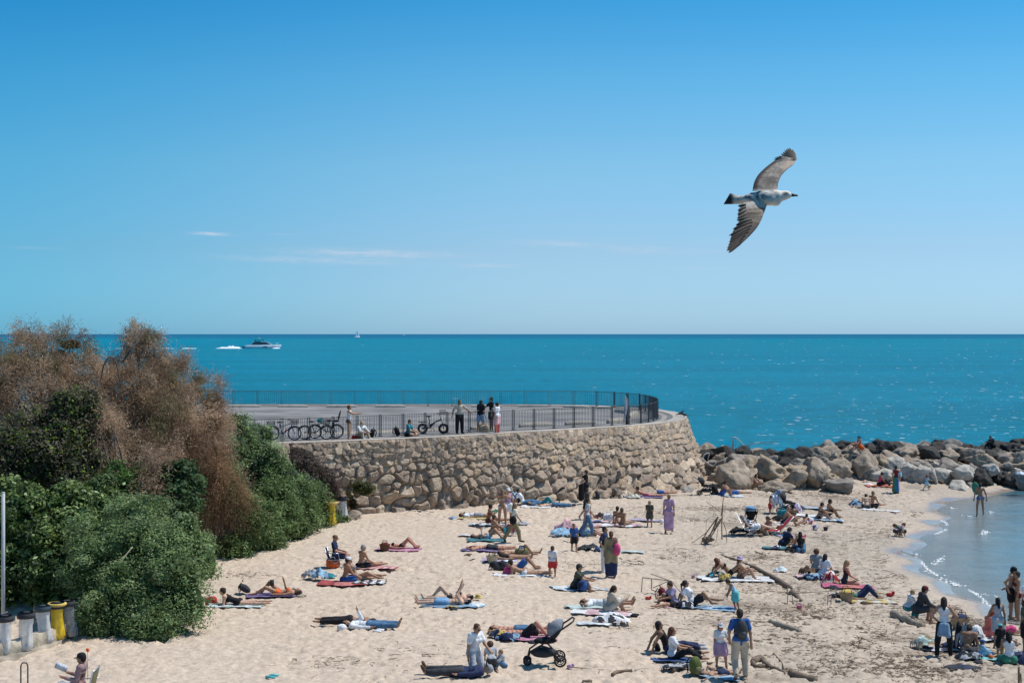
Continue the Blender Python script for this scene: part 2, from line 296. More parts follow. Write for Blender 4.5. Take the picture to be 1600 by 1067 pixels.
# ---------------------------------------------------------------- the shallow bay beside the beach
def build_bay():
    xs=np.concatenate([np.arange(13,40,.2),np.arange(40,75,2.)]); ys=np.concatenate([np.arange(10,40,2.),np.arange(40,93,.2)])
    X,Y=np.meshgrid(xs,ys); P=np.stack([X.ravel(),Y.ravel()],1); dep=SEA-zt(P[:,0],P[:,1])
    z=SEA+.015*vnoise(P*np.array([1.2,2.]),61)*smooth(dep,-.1,.3)+.012
    # a thin swash film runs up the sand in lobes
    nx=len(xs); ny=len(ys); i=np.arange((ny-1)*(nx-1)); a=(i//(nx-1))*nx+i%(nx-1); Fq=np.stack([a,a+1,a+nx+1,a+nx],1)
    keep=(dep.ravel()[Fq].max(1)>-.25); Fq=Fq[keep]
    me=nmesh('bay_water',np.column_stack([P,z]),Fq,True); at_=me.attributes.new('depth','FLOAT','POINT'); at_.data.foreach_set('value',dep.astype(np.float32))
    m=bpy.data.materials.new('bay_water'); m.use_nodes=True; t=m.node_tree; t.nodes.clear(); LL=t.links.new
    A=N(t,'ShaderNodeAttribute'); A.attribute_name='depth'; c=N(t,'ShaderNodeTexCoord')
    d1=N(t,'ShaderNodeMapRange',interpolation_type='SMOOTHSTEP'); d1.inputs['From Min'].default_value=-.15; d1.inputs['From Max'].default_value=1.25; d1.inputs['To Min'].default_value=.16; d1.inputs['To Max'].default_value=.9; LL(A.outputs['Fac'],d1.inputs['Value'])
    cr=N(t,'ShaderNodeValToRGB'); e=cr.color_ramp.elements; e[0].color=(.47,.55,.60,1); e[1].position=1.; e[1].color=(.06,.32,.43,1); LL(d1.outputs[0],cr.inputs['Fac'])
    tr=N(t,'ShaderNodeBsdfTransparent'); tr.inputs[0].default_value=(.9,.97,.97,1); df=N(t,'ShaderNodeBsdfDiffuse'); LL(cr.outputs[0],df.inputs['Color'])
    mx=N(t,'ShaderNodeMixShader'); LL(d1.outputs[0],mx.inputs[0]); LL(tr.outputs[0],mx.inputs[1]); LL(df.outputs[0],mx.inputs[2])
    bp=wave_bump(t,c.outputs['Object'],.45,[(.8,1.6,.5),(4.,6.,.5)],.15)
    gl=N(t,'ShaderNodeBsdfGlossy'); gl.inputs['Roughness'].default_value=.08; LL(bp.outputs[0],gl.inputs['Normal']); fr=N(t,'ShaderNodeFresnel'); fr.inputs['IOR'].default_value=1.33; LL(bp.outputs[0],fr.inputs['Normal'])
    m2=N(t,'ShaderNodeMixShader'); LL(fr.outputs[0],m2.inputs[0]); LL(mx.outputs[0],m2.inputs[1]); LL(gl.outputs[0],m2.inputs[2])
    o=N(t,'ShaderNodeOutputMaterial'); LL(m2.outputs[0],o.inputs['Surface'])
    tag(link('bay_water',me,m),kind='structure')
    # foam lines of the small waves along the sand
    V=[];Fs=[];n=0
    def foam_line(pts,wd,seed):
        nonlocal n
        P,_=resample(catmull(pts,8),.05)
        for i,p in enumerate(P):
            if fbm(np.array([[i*.06,seed*9.1]]),3,seed)[0]<-.03: continue
            for _k in range(2):
                r_=(.008+.035*rng.random()**3)*(.6+wd*5); x=p[0]+rng.normal()*wd*.8; y=p[1]+rng.normal()*wd*1.6; K=6; an=rng.random()*6
                V.extend([(x+r_*1.3*math.cos(an+6.283*q/K)*(.6+.6*rng.random()),y+r_*math.sin(an+6.283*q/K)*(.6+.6*rng.random()),SEA+.035) for q in range(K)]+[(x,y,SEA+.06)])
                Fs.extend([[n+q,n+(q+1)%K,n+K] for q in range(K)]); n+=K+1
    g=lambda a,b:(at(a,b,SEA).x,at(a,b,SEA).y)
    foam_line([g(1452,893),g(1470,903),g(1490,912),g(1515,923)],.13,1)
    foam_line([g(1432,866),g(1440,880),g(1452,893)],.05,2); foam_line([g(1515,923),g(1535,936),g(1548,950),g(1570,962)],.05,3)
    foam_line([g(1452,886),g(1466,877),g(1478,870)],.07,4); foam_line([g(1478,829),g(1480,820),g(1472,815),g(1460,812)],.06,5); foam_line([g(1446,842),g(1460,836),g(1478,829)],.05,10)
    foam_line([g(1485,794),g(1500,796),g(1515,797)],.07,6); foam_line([g(1505,806),g(1525,808),g(1545,803),g(1550,800)],.12,7); foam_line([g(1533,838),g(1540,832),g(1543,826)],.12,8)
    foam_line([g(1518,928),g(1540,930),g(1560,934)],.06,9)
    tag(link('shore_foam',nmesh('shore_foam',V,np.array(Fs)),mat('foam',(.85,.88,.9),.6,.1)),'thin white foam lines where ripples meet the sand','foam',kind='stuff')
build_bay()
# ---------------------------------------------------------------- promenade, rim and rough stone wall
g3=lambda a,b: at(a,b,PROM)
top=[Vector((-55,55,PROM)),g3(300,697),g3(440,693.5),g3(560,689),g3(700,683),g3(800,677),g3(900,671.5),g3(1000,665),g3(1050,660),g3(1070,655.5),g3(1072,650.5),g3(1062,645.8),g3(1045,642.3),g3(1015,638.6),g3(960,635.2),g3(900,633.3),g3(800,632.4),g3(500,632.2),g3(100,632.2),Vector((-75,104.5,PROM))]
base=[Vector((-54,53,0)),at(300,818),at(440,812),at(560,804),at(700,795),at(800,788),at(900,783),at(1000,775),at(1056,769),at(1094,762),at(1107,742)]
base+=[Vector((12.6,91,0)),Vector((11.6,95,0)),Vector((9.6,101,0)),Vector((7,104,0)),Vector((4.5,105.5,0)),Vector((0,106,0)),Vector((-14,106.5,0)),Vector((-33,106.5,0)),Vector((-75,106.5,0))]
TOP=catmull([(p.x,p.y) for p in top],12); BAS=catmull([(p.x,p.y) for p in base],12)
fence_px=[(260,692.5),(440,689),(540,684.6),(627,680.2),(712,676),(795,672.6),(872,669),(946,665.5),(980,663.6),(1002,661.5),(1017,658.6),(1026,655),(1028,650),(1023,646.6),(1012,643),(996,640),(964,637),(941,635.6),(912,634.7),(850,634.2),(700,634),(400,634),(0,634)]
FEN=catmull([(g3(*p).x,g3(*p).y) for p in fence_px],10)
def fill_poly(name,P,z,m,kind='structure'):
    import bmesh
    bm=bmesh.new(); vs=[bm.verts.new((p[0],p[1],z)) for p in P]; f=bm.faces.new(vs); bmesh.ops.triangulate(bm,faces=[f]); bmesh.ops.recalc_face_normals(bm,faces=bm.faces)
    me=bpy.data.meshes.new(name); bm.to_mesh(me); bm.free()
    if me.polygons[0].normal.z<0: me.flip_normals()
    return tag(link(name,me,m),kind=kind)
fill_poly('promenade',TOP[::2],PROM,mat('asphalt',(.16,.155,.155),.9,.22,.5,.4,40))
def strip(A,B,za,zb,name,m,kind='structure'):
    n=len(A); V=[(a[0],a[1],za) for a in A]+[(b[0],b[1],zb) for b in B]; return tag(link(name,nmesh(name,V,np.array([[i,i+1,n+i+1,n+i] for i in range(n-1)])),m),kind=kind)
def offset(P,d):
    T=np.gradient(P,axis=0); T/=np.linalg.norm(T,axis=1)[:,None]; return P+np.stack([-T[:,1],T[:,0]],1)*d
T1,_=resample(TOP,.5)
inner=offset(T1,.85)
strip(T1,inner,PROM+.035,PROM+.03,'promenade_rim',mat('rim_stone',(.42,.38,.33),.9,.25,1.5,.6,14))
strip(offset(FEN,-.55),offset(FEN,-.25),PROM+.006,PROM+.006,'paved_strip',mat('pave',(.30,.27,.24),.9,.2,1.5))
# road sheet inside the fence, slightly lighter, with patches
road=mat('road',(.215,.205,.2),.9,.42,.3,.3,30)
FF,_=resample(offset(FEN,.5),1.); FF=FF[FF[:,0]>-50]; fill_poly('car_park',FF,PROM+.004,road)
# sandy strips behind the near fence
fill_poly('sandy_strip',[(g3(*p).x,g3(*p).y) for p in [(470,679.5),(560,677.5),(700,672),(700,668.5),(620,671.5),(540,674),(470,676)]],PROM+.01,mat('strip_sand',(.36,.31,.25),.95,.3,2))
def build_wall():
    A,_=resample(TOP,.045); n=len(A); 
    sT=np.linspace(0,1,len(TOP)); lenT=np.concatenate([[0],np.cumsum(np.linalg.norm(np.diff(TOP,axis=0),axis=1))]); 
    q=np.interp(np.linspace(0,lenT[-1],n),lenT,sT); B=np.stack([np.interp(q,sT,BAS[:,k]) for k in (0,1)],1)
    vis=(A[:,0]>-27)&~((A[:,1]>95)&(A[:,0]<9)); i0=np.where(vis)[0][0]; i1=np.where(vis)[0][-1]
    u=np.linspace(0,lenT[-1],n)[i0:i1+1]; A=A[i0:i1+1]; B=B[i0:i1+1]; n=len(u)
    zb=np.minimum(zt(B[:,0],B[:,1])-.35,-.1); zb=np.where(B[:,0]>11.8,np.minimum(zb,-1),zb)
    H=PROM+.03-zb; nv=100; 
    S=np.linspace(0,1,nv); U=np.repeat(u[:,None],nv,1); Hh=S[None]*H[:,None]   # height above foot
    Z=zb[:,None]+Hh; zz=Z                                         # absolute height decides the course sizes
    curve=S**.8
    X=B[:,0:1]*(1-curve)+A[:,0:1]*curve; Y=B[:,1:2]*(1-curve)+A[:,1:2]*curve
    # stones: jittered seeds in courses, small and squared at the top, big and rounded at the foot
    r2=np.random.default_rng(3); seeds=[]; z=PROM-.12; k=0
    umin,umax=u[0]-1,u[-1]+1
    while z>-1.4:
        f=smooth(PROM-z,.2,3.5); hgt=.25+.36*f+.05*r2.random(); wdt=.34+.48*f; z-=hgt/2; x=umin+r2.random()*wdt
        while x<umax:
            loc=1-.25*smooth(x,u[0]+14,u[0]+22)*0; ww=wdt*(.5+1.15*r2.random()**1.5); x+=ww/2
            seeds.append((x,z+r2.normal()*(.055+.15*f)+.25*np.sin(x*.23)*f,ww,hgt,1/(hgt))); x+=ww/2
        z-=hgt/2; k+=1
    Sd=np.array(seeds); flat=np.stack([U.ravel(),zz.ravel()],1); warp=np.stack([vnoise(flat*1.3,5),vnoise(flat*1.3,6)],1)*.07+np.stack([vnoise(flat*5,7),vnoise(flat*5,8)],1)*.018; Q=flat+warp
    d1=np.full(len(Q),9.); d2=np.full(len(Q),9.); id1=np.zeros(len(Q),int)
    order=np.argsort(Q[:,0]); Qs=Q[order]; 
    for j,(sx,sz,ww,hh,_) in enumerate(Sd):
        a,b=np.searchsorted(Qs[:,0],[sx-1.3,sx+1.3]); ix=order[a:b]; p=Q[ix]
        dd=np.sqrt(((p[:,0]-sx)/ww)**2+((p[:,1]-sz)/hh)**2)
        less=dd<d1[ix]; d2[ix]=np.where(less,d1[ix],np.minimum(d2[ix],dd)); id1[ix]=np.where(less,j,id1[ix]); d1[ix]=np.where(less,dd,d1[ix])
    edge=d2-d1; f=smooth(PROM-Q[:,1],.3,3.3); rs=np.random.default_rng(5).random((len(Sd),4))
    bul=smooth(edge,0,.16+.22*f)*(.075+.20*f)*(.35+1.1*rs[id1,0])-(.02)
    # each stone tilts a little
    bul+=smooth(edge,0,.15)*((rs[id1,1]-.5)*(Q[:,0]-Sd[id1,0])*1.1+(rs[id1,2]-.5)*(Q[:,1]-Sd[id1,1])*1.3)*(.45+.6*f)
    bul+=smooth(edge,0,.1)*((.035+.05*f)*fbm(np.column_stack([flat*4,id1*1.7]),4,9,.65)-.05*smooth(np.abs(fbm(np.column_stack([flat*3,id1*2.9]),3,19)),.08,0.)*(rs[id1,3]>.45))
    capm=smooth(flat[:,1],PROM-.1,PROM); bul=bul*(1-capm)
    Tg=np.gradient(A,axis=0); Tg/=np.linalg.norm(Tg,axis=1)[:,None]; NX=Tg[:,1][:,None]; NY=-Tg[:,0][:,None]
    bl=bul.reshape(n,nv); X=X+NX*bl; Y=Y+NY*bl; Z=Z+bl*.25*(1-S[None])
    pal=np.array([s2l(c) for c in [(176,154,132),(164,145,126),(188,168,145),(156,140,125),(178,154,127),(168,149,130),(150,132,116)]])
    col=pal[(rs[id1,3]*6.99).astype(int)]*(.86+.26*rs[id1,1])[:,None]*1.03
    mort=1-smooth(edge,.0,.07)[:,None]; col=col*(1-mort*.55)+np.array(s2l((84,72,62)))*.6*mort*.55
    stain=smooth(fbm(flat*.45,3,77),-.05,.5)[:,None]*.18; col=col*(1-stain)+np.array(s2l((120,105,96)))*.5*stain
    lft=(1-smooth(U.ravel(),u[0]+8,u[0]+22))[:,None]*.5; col=col*(1-lft)+np.array(s2l((158,144,134)))*.55*lft
    i=np.arange((n-1)*(nv-1)); a=(i//(nv-1))*nv+i%(nv-1); Fq=np.stack([a,a+nv,a+nv+1,a+1],1)
    me=nmesh('stone_wall',np.stack([X.ravel(),Y.ravel(),Z.ravel()],1),Fq,True,col=col,coldom='POINT')
    o=link('stone_wall',me,mat('wall_stone',(.3,.27,.24),.95,.3,7.,.9,9,attr='tint'))
    return tag(o,'rough fieldstone retaining wall under the promenade curving to a rounded end','wall')
build_wall()
# ---------------------------------------------------------------- railing round the promenade
IRON=mat('iron',(.045,.048,.054),.55,.15,8,spec=.4)
def build_railing():
    root=empty('railing',(float(FEN[0][0]),float(FEN[0][1]),PROM),0,'dark iron railing with thin upright bars following the promenade edge','railing')
    P,s=resample(FEN,.03); o0=np.array([root.location.x,root.location.y,0.])
    near=lambda i: True
    i=0; posts=[]
    while i<len(P): posts.append(i); i+=int((1.36 if P[i][1]<96 else 1.76)/.03)
    posts=[k for k in posts if P[k][0]>-30]
    for a,b in zip(posts,posts[1:]):
        
        far=P[a][1]>92; mb=MB(); seg=[np.array([P[k][0],P[k][1],0])-o0 for k in np.linspace(a,b,4).astype(int)]
        for zz,rr in ((1.06,.02),(.12,.013)): mb.tube([p+np.array([0,0,zz]) for p in seg],rr,4)
        nb=max(2,int(round((b-a)*.03/(.105 if not far else .14))))
        for k in np.linspace(a,b,nb+1)[1:-1].astype(int):
            p=np.array([P[k][0],P[k][1],0])-o0; mb.tube([p+np.array([0,0,.12]),p+np.array([0,0,1.06])],.0085 if not far else .012,4,cap=False)
        mb.build('bar_panel',IRON,root,False)
        T=P[min(a+3,len(P)-1)]-P[a]; ang=math.atan2(T[1],T[0]); mp_=MB(); p=np.array([P[a][0],P[a][1],0])-o0
        t_=np.array([math.cos(ang),math.sin(ang),0])
        mp_.box(p+t_*.045+np.array([0,0,.55]),(.022,.05,1.12),ang); mp_.box(p-t_*.045+np.array([0,0,.55]),(.022,.05,1.12),ang); mp_.box(p+np.array([0,0,.02]),(.2,.14,.04),ang)
        mp_.build('post',IRON,root,False)
build_railing()
# ---------------------------------------------------------------- concrete wheel stops
CONC=mat('sleeper_concrete',(.42,.37,.31),.9,.25,4,.4,20)
def wheel_stop(x1,y1,x2,y2,label,grp,h=.16,bulge=0):
    a=g3(x1,y1); b=g3(x2,y2); d=b-a; Ln=d.length; ang=math.atan2(d.y,d.x); V=[];Fs=[]; n=9
    for i in range(n):
        t=i/(n-1); x=(t-.5)*Ln; e=1-.25*(abs(2*t-1)**8); c=-bulge*(2*t-1)**2
        for (yy,z_) in ((-.16,0),(-.15,h*.55),(-.08,h),(.08,h),(.15,h*.55),(.16,0)): V.append((x,yy*e+c,z_*e))
    for i in range(n-1):
        for k in range(5): Fs.append([i*6+k,(i+1)*6+k,(i+1)*6+k+1,i*6+k+1])
    Fs+=[[0,1,2,3,4,5],[(n-1)*6+k for k in range(5,-1,-1)]]
    o=link('wheel_stop',nmesh('wheel_stop',V,Fs,False),CONC,None,((a.x+b.x)/2,(a.y+b.y)/2,PROM+.006)); o.rotation_euler=(0,0,ang); tag(o,label,'wheel stop',grp)
    return o
gF='concrete wheel stops along the far railing'; gN='concrete wheel stops inside the near railing'
for i,(x1,y1,x2,y2,lb) in enumerate([(358,636,407,636,'grey wheel stop at the far railing, closest to the brown feathery tree'),(434,636,482,636,'grey wheel stop at the far railing above the parked bicycles'),(510,636,558,636,'grey wheel stop at the far railing behind the bikini woman\'s head'),
   (586,636,634,636,'grey wheel stop at the far railing above the seated man in teal'),(736,636,785,636,'grey wheel stop at the far railing behind the standing group of four'),(810,635.6,857,635.6,'grey wheel stop at the far railing just past the standing group of four'),(880,636.5,920,637.2,'grey wheel stop at the far railing where it begins to curve'),(931,638.3,957,639,'grey wheel stop on the far curve, second from the pale board post')]):
    wheel_stop(x1,y1,x2,y2,lb,gF)
for x1,y1,x2,y2,lb,hh in [(736,671.5,756,670.6,'short rounded wheel stop beside the woman with curly hair',.2),(812,667.6,862,665.6,'sandy wheel stop inside the near railing, closest to the standing group',.24),(884,664.4,930,662.8,'sandy wheel stop inside the near railing, middle one of three',.24),(950,661.8,983,658.6,'sandy wheel stop touching the pale board post at the round end',.26),(982,653.6,996,648.4,'pale wheel stop set across the round end of the promenade',.3),(962,643.5,984,646.3,'wheel stop on the far curve just behind the pale board post',.22)]:
    wheel_stop(x1,y1,x2,y2,lb,gN,hh)
# ---------------------------------------------------------------- breakwater boulders
def boulder_mesh(seed,sub=4,npl=13,soft=.012,rough=.05):
    import bmesh
    bm=bmesh.new(); bmesh.ops.create_icosphere(bm,subdivisions=sub,radius=1); V=np.array([v.co[:] for v in bm.verts]); Fs=np.array([[v.index for v in f.verts] for f in bm.faces]); bm.free()
    r=np.random.default_rng(seed); n=r.normal(size=(npl,3)); n/=np.linalg.norm(n,axis=1)[:,None]; h=.62+.3*r.random(npl)
    D=V@n.T; t=np.where(D>.05,h[None]/np.maximum(D,.05),9.); k=-np.log(np.exp(-t/soft).sum(1))*soft; k=np.clip(k,.4,1.25)
    P=V*k[:,None]; P*=(1+rough*1.8*fbm(V*2.3,4,seed)+rough*1.7*fbm(V*6,4,seed+5,.6)-rough*.9*smooth(np.abs(fbm(V*2.6,3,seed+9)),.09,0))[:,None]
    return P,Fs
ROCKM={'beige':mat('rock_beige',(.34,.27,.205),.95,.35,1.6,.8,7),'grey':mat('rock_grey',(.27,.235,.20),.95,.35,1.6,.8,7),'pale':mat('rock_pale',(.44,.40,.35),.95,.28,1.8,.8,7),'dark':mat('rock_dark',(.045,.041,.037),.8,.4,2.,.9,8),'tan':mat('rock_tan',(.36,.28,.20),.95,.3,1.5,.8,7)}
def build_breakwater():
    shapes=[boulder_mesh(100+i,rough=.07+.03*(i%3)) for i in range(16)]; cache={}
    def rock(x,y,z,sx,sy,sz,key,label,grp,rot=None,si=None):
        si=rng.integers(16) if si is None else si
        if (si,key) not in cache: cache[(si,key)]=nmesh('breakwater_rock',*shapes[si],True); cache[(si,key)].materials.append(ROCKM[key])
        o=bpy.data.objects.new('breakwater_rock',cache[(si,key)]); COL.objects.link(o); o.location=(x,y,z); o.scale=(sx,sy,sz)
        o.rotation_euler=rot if rot is not None else (rng.normal()*.25,rng.normal()*.35,rng.random()*6.3); tag(o,label,'rock',grp); return o
    fy=lambda x: np.interp(x,[11,13,18,19.3,20.8,25,28,46],[83.2,81.4,81.2,82.8,86.2,86.8,87,89])
    names={'beige':'brown-beige','grey':'grey','pale':'whitish','dark':'blackish','tan':'tan'}
    hand=[]
    # hand-placed boulders of the front rows: px, py (centre), distance, half sizes in px, colour, label
    H=[(1140,742,81.5,25,24,'beige','largest grey-brown boulder next to the wall foot, behind the sunbathing couple',.15),(1168,734,84,20,17,'tan','smooth tan boulder tucked behind the largest one by the wall',0),
       (1202,736,83,30,18,'tan','long slanting tan slab boulder in the middle of the front row',-.35),(1213,757,80.3,23,8,'beige','low flat boulder half sunk in the sand in front of the tan slab',0),(1243,746,82,16,12,'beige','squat smooth boulder between the tan slab and the round one',0),
       (1241,733,84.5,18,9,'tan','tan wedge boulder resting on the squat smooth one',-.1),(1276,738,82.5,19,19,'beige','rounded upright brown boulder behind the white towel couple',0),(1315,750,81.2,23,10,'grey','cracked low boulder at the edge of the sand in the middle',0),
       (1310,731,85,20,10,'beige','brown boulder on top of the cracked low one',0),(1347,733,84,22,20,'beige','broad brown boulder left of the woman on the orange towel',0),(1333,755,81,10,6,'grey','small grey rock touching the sand near the orange towel',0),
       (1379,724,85.5,17,11,'beige','smooth domed boulder above the woman on the orange towel',0),(1382,742,83,19,12,'pale','whitish boulder behind the woman on the orange towel',.1),(1414,738,83.5,15,12,'pale','whitish boulder behind the mother with the rainbow cloth',0),
       (1437,742,82.8,17,12,'pale','pale pointed boulder between the mother and the running toddler',.2),(1456,742,83,12,15,'pale','pale upright boulder behind the running toddler',.3),(1469,743,83,14,13,'pale','pale slanting slab boulder touching the running toddler',.5),
       (1502,738,84.5,20,9,'pale','long whitish boulder lying level above the domed white one',-.05),(1496,754,83,17,10,'pale','domed white boulder at the sand\'s end near the swimmer',0),(1516,755,84,10,8,'grey','small dark-topped rock beside the domed white boulder',0),
       (1546,733,86,15,9,'pale','bright angular white boulder above the black hollow',.15),(1533,745,85.5,14,14,'dark','black hollowed boulder behind the man in the shallows',0),(1551,761,85.5,8,8,'pale','pale broken rock at the waterline behind the man in the shallows',0),
       (1576,748,86,20,20,'dark','big craggy black boulder at the waterline on the far end',0),(1590,722,89,20,11,'beige','smooth brown boulder above the craggy black one',-.1),(1462,712,89,17,10,'beige','sloping brown boulder in the upper row above the pale slabs',-.3),
       (1530,720,88.5,22,11,'tan','long smooth tan boulder sloping down above the white ones',-.35),(1560,717,89.5,14,13,'grey','round dark-grey boulder in the upper row near the far end',0),(1480,728,87,20,10,'grey','broad grey boulder in the middle row above the level white one',-.1),
       (1440,722,88,16,8,'tan','tan pointed slab lying on the middle row above the toddler',.1),(1405,716,88.5,20,9,'grey','flat layered boulder on the upper row above the mother',0),(1127,712,90,20,12,'beige','brown boulder by the wall under the white driftwood branch',.2),
       (1103,704,91,12,9,'beige','pale brown rock against the wall corner at the top of the pile',0),(1180,712,90,20,9,'beige','smooth brown boulder in the top row above the tan slab',-.15),(1262,712,90,10,9,'grey','small rounded grey rock between blackish boulders in the top row',0),
       (1295,712,89,18,11,'beige','brown split boulder in the upper row behind the sunbathing couple',0),(1596,745,85,10,14,'grey','grey boulder cut by the photo edge with a blue cloth',0)]
    for px,py,d,hx,hy,key,lb,tl in H:
        d+=4.2 if 1325<px<1480 else (2. if px>=1480 else 0.)
        p=pz(px,py,d); sc=d/F; rock(p.x,p.y,p.z-.1-(.22 if py>=748 else 0),hx*sc*1.1,hy*sc*1.05+.35,hy*sc*1.1+.12,key,lb,'boulders of the breakwater',(0,-tl,rng.random()*.5-.25)); hand.append((px,py))
    rows=[(.9,-.3,.62),(1.9,.05,.66),(2.9,.35,.68),(3.9,.62,.66),(5.0,.85,.66),(6.1,1.0,.66),(7.3,.95,.68)]
    ORD='first second third fourth fifth sixth seventh eighth ninth tenth eleventh twelfth thirteenth fourteenth fifteenth sixteenth seventeenth eighteenth nineteenth twentieth'.split(); ORD+=['twenty-'+q for q in ORD[:9]]+['thirtieth']+['thirty-'+q for q in ORD[:9]]+['fortieth']+['forty-'+q for q in ORD[:9]]+['fiftieth']+['fifty-'+q for q in ORD[:9]]+['sixtieth']*9
    ROWN=['lowest row','second lowest row','third row up','middle row','row under the crest','crest row','hidden seaward row']
    for ri,(t,zc,sz) in enumerate(rows):
        nth=0
        x=11.6+.5*(ri%2)
        if ri<1: x=13.
        while x<46:
            s=sz*(.62+.5*rng.random()); y=fy(x)+t+rng.normal()*.25; wet=x>27.5; z=zc+rng.normal()*.12-(.3 if wet and ri<3 else 0)
            z=min(z,1.1); u=rng.random()
            if ri>=5: key='dark' if u<.85 else 'grey'
            elif ri>=3: key='dark' if u<.42 else ('grey' if u<.75 else 'beige')
            elif x>22 and ri<2: key='pale' if u<.45 else ('grey' if u<.8 else 'dark')
            else: key='beige' if u<.5 else ('grey' if u<.8 else 'tan')
            where='on the seaward crest' if ri>=4 else ('in the middle of the pile' if ri>=2 else 'low at the beach side')
            nth+=1; rock(x,y,z,s*1.12,s*.95,s*.82,key,f'{names[key]} boulder, {ORD[nth-1]} from the stone wall in the {ROWN[ri]} of the breakwater',f'{names[key]} boulders {where}')
            x+=s*1.55
    # rubble core underneath, coloured dark to put shade into the gaps between boulders
    xs=np.arange(11,60,.3); ts=np.linspace(-.4,12.5,40); prof=np.interp(ts,[-.4,1,3,5,7,9,12.5],[-1.3,-.7,0,.45,.5,.1,-2]); V=[]
    for x in xs:
        for t,p in zip(ts,prof): V.append((x,fy(x)+t,p))
    V=np.array(V); V[:,2]+=.28*fbm(V[:,:2]*1.6,3,5); nn=len(ts); Fq=np.array([[i*nn+k,(i+1)*nn+k,(i+1)*nn+k+1,i*nn+k+1] for i in range(len(xs)-1) for k in range(nn-1)])
    tag(link('breakwater_core',nmesh('breakwater_core',V,Fq),ROCKM['dark']),kind='structure')
    # stones at the wall foot, lying loose on the sand
    for px,py,s,key,lb in [(581,801,.28,'beige','fist-shaped loose stone below the wall near the bins'),(540,808,.22,'pale','small pale loose stone beside the lidded bin'),(552,811,.35,'beige','loose stone at the bush end of the wall foot'),(621,798,.42,'beige','low loose boulder at the wall foot below the small shrub'),(646,797,.33,'grey','grey loose boulder at the wall foot near a dark towel'),
        (559,804,.3,'grey','grey stone half buried behind the loose stone by the bush'),(1075,768,.3,'pale','pale loose stone under the wall near the pushchair'),(1088,700,.3,'grey','grey stone wedged in the wall corner of the breakwater')]:
        p=at(px,py); rock(p.x,p.y,p.z+s*.35,s*1.2,s,s*.75,key,lb,'loose stones at the wall foot',None)
build_breakwater()
# ---------------------------------------------------------------- vegetation
LEAF=mat('leaf',(.06,.1,.04),.6,.12,1.2,spec=.25,attr='tint',trans=.34)
BARK=mat('bark',(.12,.10,.085),.9,.3,6,.5,20)
def crown_pts(blobs,n,r,rr):
    """clump centres on (mostly) the skin of a union of ellipsoids"""
    out=[]; B=np.array(blobs,float); vol=(B[:,3]*B[:,4]+B[:,4]*B[:,5]+B[:,3]*B[:,5]); vol/=vol.sum()
    while len(out)<n:
        b=B[r.choice(len(B),p=vol)]; d=r.normal(size=3); d/=np.linalg.norm(d); s=(.72+.28*r.random()**.5) if r.random()<.85 else r.random()*.7
        p=b[:3]+d*b[3:]*s
        ins=(((p-B[:,:3])/B[:,3:])**2).sum(1).min()
        if ins<.45 and r.random()<.75: continue
        if p[1]>b[1]+b[4]*.55: continue
        out.append(np.concatenate([p,d]))
    return np.array(out)
def leaves(P,nrm,size,asp,cols,r,droop=0.):
    """one small two-triangle leaf at each point"""
    n=len(P); nn=nrm+r.normal(size=(n,3))*.75; nn[:,2]+=.75; nn/=np.linalg.norm(nn,axis=1)[:,None]
    t=np.cross(nn,r.normal(size=(n,3))); t/=np.linalg.norm(t,axis=1)[:,None]+1e-9
    if droop: t=t+np.array([0,0,-droop]); t/=np.linalg.norm(t,axis=1)[:,None]
    b=np.cross(nn,t); s=size*(.6+.8*r.random(n))[:,None]; h=t*s; w=b*s*asp
    V=np.stack([P-h,P+w*.9-h*.1,P+h,P-w*.9-h*.1],1).reshape(-1,3); F_=np.arange(4*n).reshape(n,4)
    return V,F_,cols
